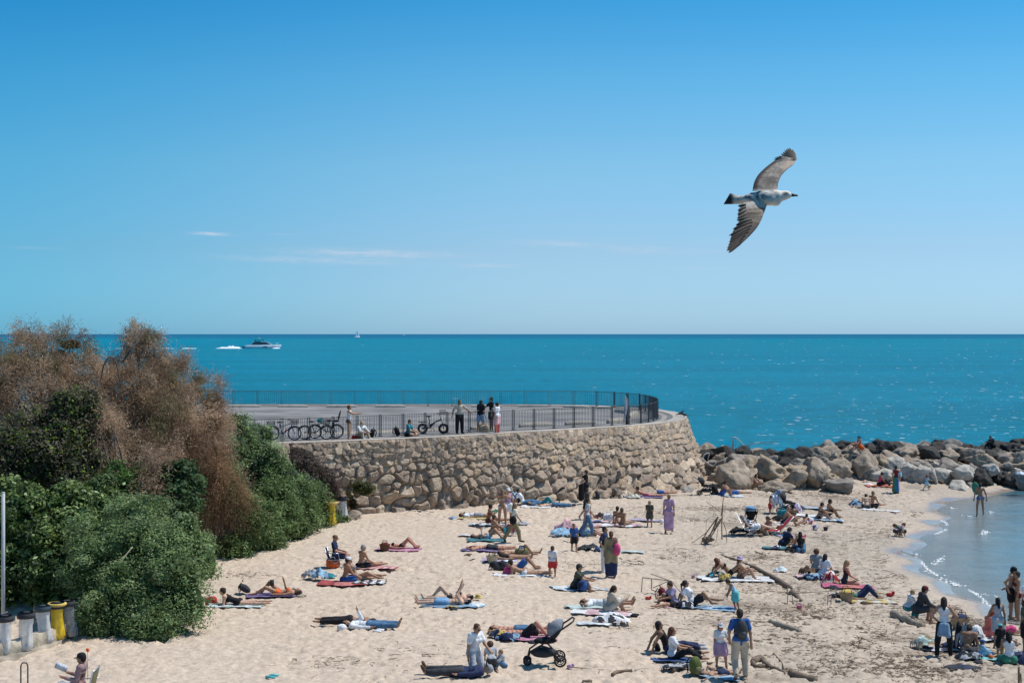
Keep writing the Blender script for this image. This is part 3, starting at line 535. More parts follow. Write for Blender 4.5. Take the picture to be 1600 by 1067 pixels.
def bush(name,blobs,nclump,nleaf,size,pal,label,cat,cr=.38,asp=.45,seed=0,droop=0.,trunk=None,group=None,hi=None,rr=.2,strands=None,stray=0.):
    r=np.random.default_rng(seed); blobs=[tuple(b) for b in blobs]
    if cr>.4 and not strands:
        nb=[]
        for b in blobs:
            nb.append((b[0],b[1],b[2],b[3]*.8,b[4]*.8,b[5]*.8))
            for _ in range(9):
                d_=r.normal(size=3); d_/=np.linalg.norm(d_); 
                if d_[1]>.3: d_[1]*=-1
                k_=.26+.16*r.random(); m_=min(b[3],b[5]); nb.append((b[0]+d_[0]*b[3]*.72,b[1]+d_[1]*b[4]*.72,b[2]+d_[2]*b[5]*.72,m_*k_*1.15,m_*k_*1.1,m_*k_))
        nclump=int(nclump*1.9); nleaf=int(nleaf*.55); cr*=.62; blobs=nb
    C=crown_pts(blobs,nclump,r,cr); pal=np.array([s2l(c) for c in pal])
    base=np.array(blobs,float); bx,by=base[:,0].mean(),base[:,1].mean(); bz=float(zt(bx,by))
    root=empty(name,(bx,by,bz),0,label,cat,group); o0=np.array([bx,by,bz]); Vs=[];Cs=[]
    ncl=len(C); rad=cr*(.6+.8*r.random(ncl)); cv=(.66+.6*r.random(ncl)) if strands else (.74+.5*r.random(ncl)); ci=r.integers(0,len(pal),ncl)
    k=np.repeat(np.arange(ncl),nleaf); n=len(k); d=r.normal(size=(n,3)); d/=np.linalg.norm(d,axis=1)[:,None]; d=d+C[k,3:]*.35; d/=np.linalg.norm(d,axis=1)[:,None]
    ann=np.array([.8,.8,1.5]) if strands else np.array([1.1,1.1,.85]); P=C[k,:3]+d*(rad[k]*(.45+.6*r.random(n)**.6))[:,None]*ann
    if stray: m_=r.random(n)<stray; P[m_]+=d[m_]*(rad[k[m_]]*r.random(m_.sum())*.9)[:,None]
    g=zt(P[:,0],P[:,1]); ok=P[:,2]>g+.02; 
    cl=pal[ci[k]]*(.8+.4*r.random(n))[:,None]*cv[k][:,None]
    if hi is not None: m_=r.random(n)<hi[0]; cl[m_]=np.array(s2l(hi[1]))*(.7+.6*r.random(m_.sum()))[:,None]
    if strands:
        # feathery plumes: needles strung along drooping sprays
        L_,nd,nlen,nw=strands; ns=n; j=np.arange(ns); dirn=d+C[k,3:]*.5+np.array([0,0,.25]); dirn/=np.linalg.norm(dirn,axis=1)[:,None]
        ln=L_*(.5+r.random(ns)); st=C[k,:3]+d*(rad[k]*.8*r.random(ns))[:,None]*ann; jit=r.normal(size=(ns,3))*.25
        Q=[];D=[];CC=[]
        for q in range(nd):
            t=(q+r.random(ns))/nd; pos=st+(dirn+jit)*(ln*t)[:,None]+np.array([0,0,-1])*((.55*ln*t*t)[:,None]); Q.append(pos+r.normal(size=(ns,3))*.035)
            D.append(dirn+np.array([0,0,-1])*(1.1*t)[:,None]+r.normal(size=(ns,3))*.5); CC.append(cl*(.9+.25*t)[:,None])
        P=np.concatenate(Q); D=np.concatenate(D); cl=np.concatenate(CC); D/=np.linalg.norm(D,axis=1)[:,None]; ok=P[:,2]>zt(P[:,0],P[:,1])
        P,D,cl=P[ok],D[ok],cl[ok]; n=len(P); b=np.cross(D,r.normal(size=(n,3))); b/=np.linalg.norm(b,axis=1)[:,None]
        h=D*(nlen*(.6+.8*r.random(n)))[:,None]; w=b*nw
        V=np.stack([P-h*.5,P+w,P+h*.5,P-w],1).reshape(-1,3); Fq=np.arange(4*n).reshape(n,4)
    else:
        V,Fq,cl=leaves(P[ok],d[ok],size,asp,cl[ok],r,droop)
    # twiggy, shaded inside of the plant
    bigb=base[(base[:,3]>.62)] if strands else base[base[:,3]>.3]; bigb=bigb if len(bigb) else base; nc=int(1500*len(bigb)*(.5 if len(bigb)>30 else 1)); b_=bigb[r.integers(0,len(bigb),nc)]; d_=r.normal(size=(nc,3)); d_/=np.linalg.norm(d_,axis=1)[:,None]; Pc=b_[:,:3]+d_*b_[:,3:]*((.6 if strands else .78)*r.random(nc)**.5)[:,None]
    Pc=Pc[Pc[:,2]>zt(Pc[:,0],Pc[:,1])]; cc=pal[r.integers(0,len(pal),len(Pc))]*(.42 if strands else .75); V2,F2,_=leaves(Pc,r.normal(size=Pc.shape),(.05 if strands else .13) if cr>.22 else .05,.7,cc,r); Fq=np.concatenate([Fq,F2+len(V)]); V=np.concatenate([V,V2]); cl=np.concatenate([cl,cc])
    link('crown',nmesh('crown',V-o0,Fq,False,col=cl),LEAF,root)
    mb=MB(); 
    sel=C[r.choice(ncl,min(ncl,26 if cr>.22 else 7),replace=False)]
    for c in sel:
        a=np.array([bx+r.normal()*.12,by+r.normal()*.12,bz-.2]) if cr>.2 else base[0,:3]-np.array([0,-.1,base[0,5]]); e=c[:3]; mid=a*.5+e*.5+r.normal(size=3)*.15+np.array([0,0,.15*np.linalg.norm(e-a)]); pts=catmull([a,mid,e],4)
        mb.tube(pts-o0,np.linspace(.055,.012,len(pts))*(1.6 if strands else 1)*min(1,cr/.36)**1.5,5)
    mb.build('trunk',BARK,root); return root
def E(px,py,d,rx,ry,dep=None):
    """crown ellipsoid: centre seen at (px, py) at distance d, half sizes given as seen"""
    p=pz(px,py,d); s=d/F; return (p.x,p.y,p.z,rx*s,(dep or rx*s),ry*s)
GG=[(134,156,102),(116,140,86),(152,170,122),(98,120,74),(126,146,94)]   # grey-green saltbush
DG=[(108,126,76),(90,110,62),(126,142,90),(98,116,68)]
BR=[(178,150,124),(162,134,108),(192,166,140),(142,116,92),(170,142,112),(116,112,78)]
RU=[(146,112,86),(126,98,74),(158,124,94),(104,100,66)]
bush('saltbush',[E(265,900,42,62,70,1.6),E(205,850,43,50,48,1.5),E(285,840,43.2,46,42,1.4),E(150,880,42.6,44,56,1.4),E(300,945,41,24,34,.8),E(175,955,41,50,44,1.2),E(245,965,40.6,52,42,1.2),E(215,800,44.5,56,30,1.5),E(320,880,42.6,22,36,.8),E(140,835,43.6,30,34,1.1),E(210,920,41.3,50,50,1.2)],330,150,.046,GG,'big rounded grey-green bush in front, closest to the bins','bush',.46,.42,1,stray=.15)
bush('saltbush',[E(385,815,56,42,55,1.6),E(365,850,55,28,30,1.1),E(430,800,59,45,52,1.6),E(475,790,62,35,50,1.5),E(505,800,64,20,36,1.0),E(410,840,57,35,30,1.1),E(455,830,60,35,28,1.1)],360,105,.058,DG+GG[:2],'long low dark green hedge along the sand behind the navy-shirted man','bush',.44,.45,2,stray=.12)
bush('saltbush',[E(400,712,62,46,50,2.),E(368,692,60,32,46,1.8),E(438,758,63,34,46,1.7),E(478,775,64,28,42,1.2),E(420,760,61,45,50,1.7),E(350,770,58,35,50,1.5),E(375,680,61,28,36,1.2),E(350,760,57,26,60,1.2)],370,105,.06,GG+[(92,112,92),(104,118,92)],'tall grey-green bush reaching up to the railing beside the parked bicycles','bush',.5,.42,3,stray=.18)
bush('laurel_shrub',[E(60,830,45,60,85,1.8),E(120,830,45.5,55,80,1.8),E(25,900,44,40,70,1.4),E(90,910,44,55,60,1.4),E(150,790,47,40,45,1.4),E(15,800,46,30,70,1.5)],330,85,.075,[(104,126,66),(84,106,54),(130,148,86),(74,92,54)],'glossy bright green shrub behind the row of bins','bush',.44,.6,4,hi=(.10,(160,180,134)))
bush('dark_shrub',[E(55,700,50,75,80,2.2),E(110,730,50,50,75,1.8),E(20,740,49,40,85,1.6),E(120,650,51,40,50,1.5)],300,80,.07,[(86,90,58),(94,92,74),(72,78,54),(104,96,80)],'dark leafless-looking shrub with yellow-green tips','bush',.5,.5,5,hi=(.13,(112,140,42)))
bush('ivy_shrub',[E(280,765,50,30,40,.9),E(268,790,49.5,22,25,.8)],110,55,.085,[(66,90,54),(54,76,46),(84,110,68)],'dark glossy ivy clump hanging between the brown feathery trees','bush',.28,.75,6)
bush('green_shrub',[E(205,760,49.3,24,30,.9),E(185,742,49.8,18,18,.7),E(225,788,48.8,16,20,.7)],100,50,.06,[(78,112,48),(92,130,56),(60,92,42)],'small bright green shrub under the brown plumes','bush',.26,.5,7)
bush('tamarisk_tree',[E(30,570,55,50,42,1.6),E(95,565,56,50,34,1.4),E(60,620,54,70,50,2.),E(130,610,55,36,48,1.5),E(150,680,53,20,70,.9),E(160,740,52,14,50,.6),E(45,532,56,22,14,.8),E(110,538,56.5,26,12,.8),E(10,620,53,30,60,1.2)],190,78,.1,BR,'brown feathery tree with dry plumes at the photo edge','tree',.48,seed=8,strands=(.45,8,.10,.009))
bush('tamarisk_tree',[E(222,560,58,20,34,.9),E(212,528,58.3,11,22,.5),E(240,545,58,14,22,.6),E(215,620,56,48,42,1.7),E(262,600,57,26,30,1.1),E(290,590,57.2,15,24,.7),E(250,660,55,52,38,1.6),E(175,600,57,15,34,.8),E(165,585,57.2,9,20,.5),E(205,700,54,28,34,.9),E(245,715,53.5,30,30,.9),E(300,640,56.5,22,26,.9)],240,78,.1,BR,'tallest brown feathery tree, its top rising above the sea horizon','tree',.42,seed=9,strands=(.42,8,.10,.009))
bush('tamarisk_tree',[E(325,608,58,18,14,.7),E(340,625,57.6,9,12,.4),E(308,660,56.5,26,24,1.),E(330,675,56,18,24,.8),E(290,700,55,36,34,1.1),E(315,712,55,26,30,1.),E(282,745,54,24,28,.9),E(345,655,57,10,14,.4)],140,78,.1,BR[:3]+RU[:2],'lower brown feathery tree drooping in front of the car park corner','tree',.38,seed=10,strands=(.42,8,.10,.009))
bush('tamarisk_tree',[E(328,740,54.5,30,34,1.1),E(352,775,54.5,20,26,.8),E(320,785,54,22,26,.8),E(305,735,54.5,26,34,1.0),E(368,800,54.8,12,14,.5)],110,50,.1,RU,'rusty red-brown feathery shrub sinking between the two green bushes','tree',.36,seed=11,strands=(.6,9,.11,.0085))
bush('tamarisk_tree',[E(185,780,49,22,20,.6),E(240,740,49.5,18,26,.6),E(232,772,49,16,14,.5),E(165,690,51,20,50,.8)],50,45,.1,BR[:3],'dry tan plumes hanging over the bright green shrub','tree',.3,seed=12,strands=(.55,9,.11,.0085))
bush('dry_shrub',[E(480,735,66,30,28,.8),E(505,750,66.3,24,26,.7),E(460,715,66.5,25,20,.7),E(515,770,66.5,16,20,.5)],150,40,.05,[(120,100,94),(104,88,82),(134,114,104),(92,86,70)],'leafless purplish dry shrub growing against the stone wall','bush',.3,.25,13,stray=.4)
bush('wall_shrub',[E(560,758,66.9,11,7,.3),E(572,766,66.8,12,6,.3),E(552,769,66.8,8,5,.25),E(580,759,66.9,6,5,.2)],44,40,.05,[(84,92,46),(70,82,40),(100,100,60)],'small olive-green shrub sprouting from the wall foot','bush',.17,.4,14)
bush('wall_shrub',[E(530,812,65,12,9,.4),E(522,816,64.5,9,7,.3)],34,40,.055,DG,'small round green shrub on the sand beside the lidded bin','bush',.17,.5,15)
bush('wall_shrub',[E(551,787,66.8,6,9,.2)],12,40,.05,[(110,90,60),(90,90,50)],'tiny brownish plant between the boulders by the lidded bin','bush',.12,.4,16)
# bare twisted branches showing between the plumes
def branch(name,pts,r0,r1,m,label):
    P=catmull([pz(*p) for p in pts],5); o0=P[0].copy(); mb=MB(); mb.tube(P-o0,np.linspace(r0,r1,len(P)),6)
    tag(mb.build(name,m,None,loc=tuple(o0)),label,'branch')
GW=mat('grey_wood',(.27,.245,.215),.9,.25,5,.4,20)
branch('dead_branch',[(157,600,54.5),(162,572,54.5),(172,558,54.5),(181,566,54.5),(188,598,54.5)],.028,.02,BARK,'arched bare dark branch between the two tall brown feathery trees')
branch('dead_branch',[(192,566,55.5),(205,545,55.5),(218,530,55.8),(222,505,56)],.04,.012,BARK,'bare dark branch rising through the tallest brown feathery tree')
branch('dead_branch',[(252,655,54.6),(262,642,54.4),(272,648,54.3),(255,640,54.4),(235,646,54.4)],.035,.015,GW,'pale bare twig fork over the lower brown plumes')
branch('reed_stalk',[(189,876,39.8),(207,854,40.)],.022,.015,mat('straw',(.5,.42,.26),.8,.1),'single straw-coloured stalk lying across the grey-green bush')
# ---------------------------------------------------------------- figures: one continuous surface grown round a posed skeleton
def surface_nets(Fd,org,h):
    S=Fd<0; nx,ny,nz=Fd.shape
    c=[S[i:nx-1+i,j:ny-1+j,k:nz-1+k] for i in(0,1) for j in(0,1) for k in(0,1)]; sm=sum(a.astype(np.int8) for a in c); act=(sm>0)&(sm<8)
    ix=np.argwhere(act); idm=np.full(act.shape,-1,int); idm[act]=np.arange(len(ix)); acc=np.zeros((len(ix),3)); cnt=np.zeros(len(ix))
    for a in range(3):
        o=[b for b in range(3) if b!=a]
        for u in(0,1):
            for v in(0,1):
                p=ix.copy(); p[:,o[0]]+=u; p[:,o[1]]+=v; q=p.copy(); q[:,a]+=1
                fa=Fd[p[:,0],p[:,1],p[:,2]]; fb=Fd[q[:,0],q[:,1],q[:,2]]; m=(fa<0)!=(fb<0); t=np.where(m,fa/(fa-fb+1e-12),0); e=p.astype(float); e[:,a]+=t; acc[m]+=e[m]; cnt[m]+=1
    V=acc/cnt[:,None]*h+org; Q=[]
    for a in range(3):
        b,c_=(a+1)%3,(a+2)%3; sl0=[slice(None)]*3; sl1=[slice(None)]*3; sl0[a]=slice(0,-1); sl1[a]=slice(1,None)
        A=S[tuple(sl0)]; B=S[tuple(sl1)]; e=np.argwhere(A!=B); e=e[(e[:,b]>0)&(e[:,c_]>0)&(e[:,b]<Fd.shape[b]-1)&(e[:,c_]<Fd.shape[c_]-1)]
        if not len(e): continue
        def cell(db,dc): g=e.copy(); g[:,b]-=db; g[:,c_]-=dc; return idm[g[:,0],g[:,1],g[:,2]]
        q=np.stack([cell(1,1),cell(0,1),cell(0,0),cell(1,0)],1); ins=A[e[:,0],e[:,1],e[:,2]]; q[~ins]=q[~ins][:,::-1]; Q.append(q)
    Q=np.concatenate(Q); return V,Q[(Q>=0).all(1)]
def grow(prims,h=.022,k=.012):
    """prims: ('c',a,b,ra,rb) round cones or ('e',centre,radii,3x3 axes) ellipsoids"""
    lo=np.array([9.]*3); hi=-lo
    def bb(p):
        if p[0]=='c': r=max(p[3],p[4]); return np.minimum(p[1],p[2])-r,np.maximum(p[1],p[2])+r
        r=max(p[2]); return p[1]-r,p[1]+r
    for p in prims: a,b=bb(p); lo=np.minimum(lo,a); hi=np.maximum(hi,b)
    lo=lo-3*h; hi=hi+3*h; n=np.ceil((hi-lo)/h).astype(int)+1; acc=np.zeros(n)
    for p in prims:
        a,b=bb(p); i0=np.maximum(((a-4*k-h-lo)/h).astype(int),0); i1=np.minimum(((b+4*k+h-lo)/h).astype(int)+2,n)
        G=np.stack(np.meshgrid(*[lo[d]+h*np.arange(i0[d],i1[d]) for d in range(3)],indexing='ij'),-1)
        if p[0]=='c':
            A,B=p[1],p[2]; ab=B-A; L2=max(ab@ab,1e-9); t=np.clip(((G-A)@ab)/L2,0,1); d=np.linalg.norm(G-A-t[...,None]*ab,axis=-1)-(p[3]+(p[4]-p[3])*t)
        else:
            q=((G-p[1])@p[3].T if len(p)>3 else G-p[1])/np.array(p[2]); l=np.linalg.norm(q,axis=-1); d=(l-1)*min(p[2])*np.clip(l/(np.linalg.norm(q/np.array(p[2]),axis=-1)*min(p[2])+1e-9),.2,1.) if False else (l-1)*(np.prod(p[2])**(1/3))
        acc[i0[0]:i1[0],i0[1]:i1[1],i0[2]:i1[2]]+=np.exp(-np.clip(d/k,-30,30))
    return surface_nets(-np.log(acc+1e-12)*k,lo,h)
def dr(th,side=0.,sg=1): a=R(th); s=R(side); return np.array([math.sin(a)*math.cos(s),sg*math.sin(s),-math.cos(a)*math.cos(s)])
# absolute angles in the body's side plane: 0 down, 90 forward, 180 up; (angle, outward) pairs; T = torso from upright
POSES=dict(
 stand=dict(T=0,ua=(3,9),fa=(12,4),th=(1,4),sh=(-2,1)),
 walk=dict(T=3,uaR=(-22,8),faR=(-8,3),uaL=(22,8),faL=(38,3),thR=(25,2),shR=(8,1),thL=(-14,2),shL=(-38,1),ftL=35),
 hip=dict(T=2,ua=(-15,40),fa=(20,-45),th=(1,5),sh=(-2,2)),
 point=dict(T=0,ua=(10,10),fa=(20,5),uaR=(70,20),faR=(80,15),th=(1,5),sh=(-2,2)),
 armsup=dict(T=0,ua=(60,40),fa=(165,-35),th=(1,5),sh=(-2,2)),
 phone=dict(T=0,ua=(60,4),fa=(95,-12),th=(1,5),sh=(-2,2)),
 bend=dict(T=38,ua=(15,8),fa=(25,2),th=(8,4),sh=(-14,2),H=60),
 sitk=dict(T=14,ua=(48,8),fa=(82,-14),th=(132,8),sh=(32,4),H=8),
 sitk1=dict(T=8,ua=(40,10),fa=(80,-14),th=(134,8),sh=(34,4),thL=(98,25),shL=(86,0),H=6),
 sitback=dict(T=-30,ua=(-38,14),fa=(-20,4),th=(98,8),sh=(84,2),H=-8),
 sitbackk=dict(T=-30,ua=(-38,14),fa=(-20,4),th=(134,8),sh=(36,3),H=-6),
 sitout=dict(T=4,ua=(28,8),fa=(62,-8),th=(97,7),sh=(86,3),H=10),
 cross=dict(T=8,ua=(30,10),fa=(75,-18),th=(102,42),sh=(62,-66),H=14),
 lieb=dict(T=-91,ua=(84,14),fa=(92,4),th=(91,6),sh=(90,5),H=-86,ft=160),
 liebk=dict(T=-91,ua=(84,14),fa=(92,4),th=(136,5),sh=(42,4),H=-86),
 liebk1=dict(T=-91,ua=(84,14),fa=(92,4),th=(136,5),sh=(42,4),thL=(91,8),shL=(90,5),ftL=160,H=-86),
 liearms=dict(T=-91,ua=(-95,55),fa=(-80,-70),th=(91,6),sh=(90,5),H=-84,ft=160),
 lieup=dict(T=-91,ua=(150,8),fa=(200,-14),th=(92,7),sh=(90,4),H=-80,ft=150),
 lief=dict(T=90,ua=(88,55),fa=(95,-55),th=(-90,7),sh=(-90,4),H=88,HY=75,ft=-95),
 liefe=dict(T=64,ua=(6,10),fa=(88,-20),th=(-90,7),sh=(-92,3),H=12,ft=-95),
 kneel=dict(T=6,ua=(15,14),fa=(30,-5),th=(22,8),sh=(-88,3),H=20,ft=-88),
 heels=dict(T=8,ua=(25,8),fa=(60,-10),th=(80,8),sh=(-84,5),H=8,ft=-88),
 squat=dict(T=30,ua=(60,8),fa=(80,-5),th=(115,12),sh=(-20,6),H=15),
 chair=dict(T=-12,ua=(22,10),fa=(75,-8),th=(92,8),sh=(6,3),H=2),
 recline=dict(T=-50,ua=(35,10),fa=(75,-10),th=(104,7),sh=(72,3),H=-34),
 seat=dict(T=8,ua=(35,8),fa=(70,-8),th=(95,8),sh=(14,3),H=10),
)
SKIN={'fair':(.60,.38,.27),'light':(.52,.31,.21),'tan':(.40,.22,.135),'brown':(.30,.16,.095),'red':(.50,.24,.16)}
HAIR={'black':(.012,.010,.010),'dark':(.035,.022,.016),'brown':(.09,.05,.03),'blond':(.42,.28,.14),'sandy':(.26,.16,.085),'grey':(.33,.31,.29),'red':(.22,.055,.025),'auburn':(.13,.05,.025)}
CLR={'white':(.76,.76,.77),'cream':(.62,.58,.48),'black':(.014,.014,.017),'char':(.045,.047,.053),'grey':(.28,.29,.31),'lgrey':(.46,.47,.50),'navy':(.02,.032,.085),'blue':(.035,.11,.32),'lblue':(.20,.36,.55),'sky':(.32,.52,.68),'denim':(.075,.16,.27),'ldenim':(.22,.33,.45),'teal':(.02,.20,.25),'aqua':(.12,.5,.52),'green':(.05,.22,.14),'olive':(.17,.15,.075),'khaki':(.25,.21,.125),'leafgreen':(.10,.13,.035),'beige':(.47,.41,.32),'tanc':(.36,.28,.19),'red':(.45,.035,.035),'coral':(.62,.16,.13),'orange':(.72,.13,.03),'pink':(.60,.20,.34),'hot':(.60,.07,.20),'lpink':(.70,.42,.44),'maroon':(.16,.02,.03),'lilac':(.44,.36,.52),'mauve':(.46,.29,.42),'purple':(.20,.13,.34),'yellow':(.58,.42,.12),'camo':(.075,.085,.06),'brown':(.13,.075,.045),'mint':(.5,.62,.58),'pale':(.62,.70,.74)}
def cmat(c):
    if c in CLR: return mat('cloth_'+c,CLR[c],.85,.26,5.,.5,22)
    return mat('cloth_x'+str(c),tuple(c),.85,.16,9,.35,45)
def person(px,py,head,pose,label,h=1.7,skin='light',hair='dark',cl='',sex='m',hl=0,z=None,zoff=0.,name='person',group=None,dxy=(0,0),hs=1.,**ov):
    P=dict(POSES[pose]); P.update(ov); T=P['T']; H=P.get('H',T*.4); HY=R(P.get('HY',0)); s=h/1.72; child=h<1.35
    g=lambda k,sd: P.get(k+sd,P.get(k))
    leg=.94 if child else 1.; u=np.array([math.sin(R(T)),0,math.cos(R(T))]); f=np.array([math.cos(R(T)),0,-math.sin(R(T))]); y=np.array([0,1.,0])
    wf=1. if sex=='m' else .9; hipw=.095 if sex=='m' else .10; shw=.172*wf; fat=P.get('fat',1.06)
    J={'pel':np.zeros(3)}; J['chest']=u*.33; J['neck']=u*.50; 
    hu=np.array([math.sin(R(H)),0,math.cos(R(H))]); hf=np.array([math.cos(R(H)),0,-math.sin(R(H))]); hfy=hf*math.cos(HY)+y*math.sin(HY); hy=np.cross(hu,hfy)
    J['head']=J['neck']+hu*.135*(1.12 if child else 1)+hf*.025
    for sd,sg in(('R',-1),('L',1)):
        J['hip'+sd]=y*sg*hipw-u*.03; J['kn'+sd]=J['hip'+sd]+dr(*g('th',sd),sg)*.43*leg; J['an'+sd]=J['kn'+sd]+dr(*g('sh',sd),sg)*.42*leg
        fa_=g('ft',sd); fa_=fa_ if fa_ is not None else min(g('sh',sd)[0]+92,95) if g('sh',sd)[0]>-40 else g('sh',sd)[0]+60
        J['to'+sd]=J['an'+sd]+dr(fa_,8,sg)*.155+dr(g('sh',sd)[0],0)*.03
        J['shd'+sd]=u*.455+y*sg*shw; J['el'+sd]=J['shd'+sd]+dr(*g('ua',sd),sg)*.285; J['wr'+sd]=J['el'+sd]+dr(*g('fa',sd),sg)*.25; J['hd'+sd]=J['wr'+sd]+dr(*g('fa',sd),sg)*.085
    for k in J: J[k]=J[k]*s
    sk=1.18 if child else 1.; hr=s*sk*.98*hs
    rr=lambda v: v*s*fat
    def cap(a,b,ra,rb,e=0.): return ('c',J[a] if isinstance(a,str) else a,J[b] if isinstance(b,str) else b,rr(ra)+e,rr(rb)+e)
    def torso(e=0.,lo=0.,hi=1.):
        out=[]; wz=(.125,.105,.135) if sex=='m' else (.135,.092,.12)
        for t,wd,dp in((-.04,wz[0],.098),(.1,(wz[0]+wz[1])/2,.09),(.2,wz[1],.085),(.32,wz[2],.095),(.42,wz[2]*1.08,.09)):
            if lo*.5-.06<=t<=hi*.5+.0: out.append(('e',u*t*s+f*(.01*s if t>.15 else -.008*s),(rr(dp)+e,rr(wd)+e,.085*s+e*.6),np.array([f,y,u])))
        return out
    def arm(sd,e=0.,full=True,half=False):
        o=[cap('shd'+sd,'el'+sd,.052,.038,e)] if not half else [cap('shd'+sd,J['shd'+sd]*.4+J['el'+sd]*.6,.047,.047,e)]
        if full and not half: o.append(cap('el'+sd,'wr'+sd,.037,.026,e))
        return o
    def legp(sd,e=0.,t=2.):
        k=J['kn'+sd]; o=[]
        if t<1: k=J['hip'+sd]*(1-t)+k*t; return [cap('hip'+sd,k,.088,.088-.03*t+.012,e)]
        o.append(cap('hip'+sd,'kn'+sd,.086,.056,e)); 
        if t>1: 
            a=J['kn'+sd]*(2-t)+J['an'+sd]*(t-1); o.append(cap('kn'+sd,a,.055,.055-.02*(t-1),e))
        return o
    B=torso()+[cap(J['neck']-u*.05*s,J['head']-hu*.05*hr,.052,.05),cap('shdR','shdL',.06,.06)]
    for sd,sg in(('R',-1),('L',1)):
        B+=[('e',J['hip'+sd]-f*.03*s*(1 if sex=='m' else 1.3)+u*.0,(rr(.1),rr(.09),rr(.1)),np.array([f,y,u]))]+legp(sd)+arm(sd)
        calf=J['kn'+sd]*.72+J['an'+sd]*.28; bk=np.cross(y,J['an'+sd]-J['kn'+sd]); bk/=np.linalg.norm(bk)+1e-9; B.append(('e',calf+bk*.012*s,(rr(.052),rr(.05),rr(.052)))); B.append(cap('an'+sd,'to'+sd,.036,.028)); B.append(('c',J['an'+sd],J['an'+sd]-(J['to'+sd]-J['an'+sd])*.28,rr(.034),rr(.028)))
        hd=J['hd'+sd]; B.append(cap('wr'+sd,hd,.026,.033))
        if sex=='f': B.append(('e',u*.31*s+f*.085*s+y*sg*.06*s,(rr(.052),)*3))
    hc=J['head']; Ax=np.array([hfy,hy,hu]); B.append(('e',hc+hu*.015*hr,(.094*hr,.074*hr,.108*hr),Ax)); B.append(('e',hc+hfy*.028*hr-hu*.05*hr,(.062*hr,.055*hr,.066*hr),Ax))
    hh=.019 if (not child and py>900) else .022
    if child: hh=.018
    V,Q=grow(B,hh); MBx=MB(); MBx.add(V,Q.tolist(),0)
    # face: nose, ears, eyes, brows, mouth
    hp=lambda a,b,c: hc+(hfy*a+hy*b+hu*c)*hr
    MBx.tube([hp(.086,0,.02),hp(.112,0,-.018)],[.009*hr,.014*hr],5); MBx.ell(hp(0,.077,-.002),(.014*hr,.009*hr,.028*hr),6,5,M=Ax.T); MBx.ell(hp(0,-.077,-.002),(.014*hr,.009*hr,.028*hr),6,5,M=Ax.T)
    for q in(-1,1): MBx.ell(hp(.087,q*.031,.008),(.009*hr,.014*hr,.008*hr),6,4,m=1,M=Ax.T); MBx.tube([hp(.092,q*.018,.026),hp(.088,q*.045,.026)],.004*hr,4,m=1)
    MBx.ell(hp(.088,0,-.062),(.008*hr,.022*hr,.006*hr),6,4,m=2,M=Ax.T)
    # hands: four fingers and a thumb, slightly curled
    for sd,sg in(('R',-1),('L',1)):
        fdir=J['hd'+sd]-J['wr'+sd]; fdir/=np.linalg.norm(fdir); sdv=np.cross(fdir,np.array([0,0,1.])); 
        if np.linalg.norm(sdv)<.3: sdv=np.cross(fdir,np.array([1.,0,0])) if abs(fdir[0])<.8 else y
        sdv/=np.linalg.norm(sdv); pn=np.cross(fdir,sdv); hd=J['hd'+sd]; 
        for q,(o,ln) in enumerate(((-.026,.062),(-.009,.075),(.009,.07),(.025,.055))):
            a=hd+sdv*o*s+fdir*.012*s; b=a+(fdir*ln*.55-pn*.008)*s; c_=b+(fdir*.35*ln-pn*.35*ln*.9)*s; MBx.tube([a,b,c_],[.0095*s,.0085*s,.006*s],5)
        a=hd-sdv*.03*s-fdir*.02*s; MBx.tube([a,a+(-sdv*.028+fdir*.025)*s,a+(-sdv*.036+fdir*.05)*s],[.012*s,.010*s,.008*s],5)
    allv=np.concatenate(MBx.V); zmin=allv[:,2].min()
    if z is None and not isinstance(px,Vector): p=at(px,py)
    elif isinstance(px,Vector): p=px
    else: p=at(px,py,z)
    lift=-zmin-.012+zoff; lying=abs(T)>55
    # anchor: the pixel names the feet (standing) or the seat / hips
    ax=0.
    if pose in('stand','walk','hip','point','armsup','phone','bend'): ax=(J['anR'][0]+J['anL'][0])/2
    rz=R(head); root=empty(name,(p.x-ax*math.cos(rz)+dxy[0],p.y-ax*math.sin(rz)+dxy[1],p.z+lift),rz)
    if group is None: group='people lying on the beach' if lying else ('people standing or walking' if pose in('stand','walk','hip','point','armsup','phone','bend') else 'people sitting about')
    tag(root,label,'person',group)
    sm=mat('skin_'+skin,SKIN[skin],.55,.09,5,spec=.35); em=mat('eye',(.02,.015,.012),.3,.0); lm=mat('lips',(.30,.09,.07),.5,.05)
    MBx.build('body',[sm,em,lm],root)
    def part(nm,prims,m,hq=None,kk=.012):
        Vp,Qp=grow(prims,hq or hh,kk); link(nm,nmesh(nm,Vp,Qp),m,root)
    # hair
    if hair!='bald':
        hm=mat('hair_'+hair,HAIR[hair],.6,.25,14,.6,60,spec=.3)
        hb=[('e',hp(-.018,0,.03),(.098*hr,.086*hr,.103*hr),Ax),('e',hp(-.045,0,-.01),(.07*hr,.08*hr,.09*hr),Ax)]
        if hl==1: hb+=[('e',hp(-.06,0,-.04),(.05*hr,.075*hr,.09*hr),Ax)]
        if hl==2:
            dn=np.array([0,0,-1.]) if not lying else -hu
            e=hp(-.07,0,-.05); hb+=[('c',e,e+dn*.16*s-hf*.02,.066*hr,.06*hr),('c',e+dn*.14*s-hf*.02,e+dn*.3*s-hf*.03,.058*hr,.03*hr),('c',hp(-.02,.06,-.02),hp(-.04,.07,-.14),.03*hr,.03*hr),('c',hp(-.02,-.06,-.02),hp(-.04,-.07,-.14),.03*hr,.03*hr)]
        if hl==3: hb+=[('e',hp(-.09,0,.06),(.042*hr,)*3,Ax)]           # bun
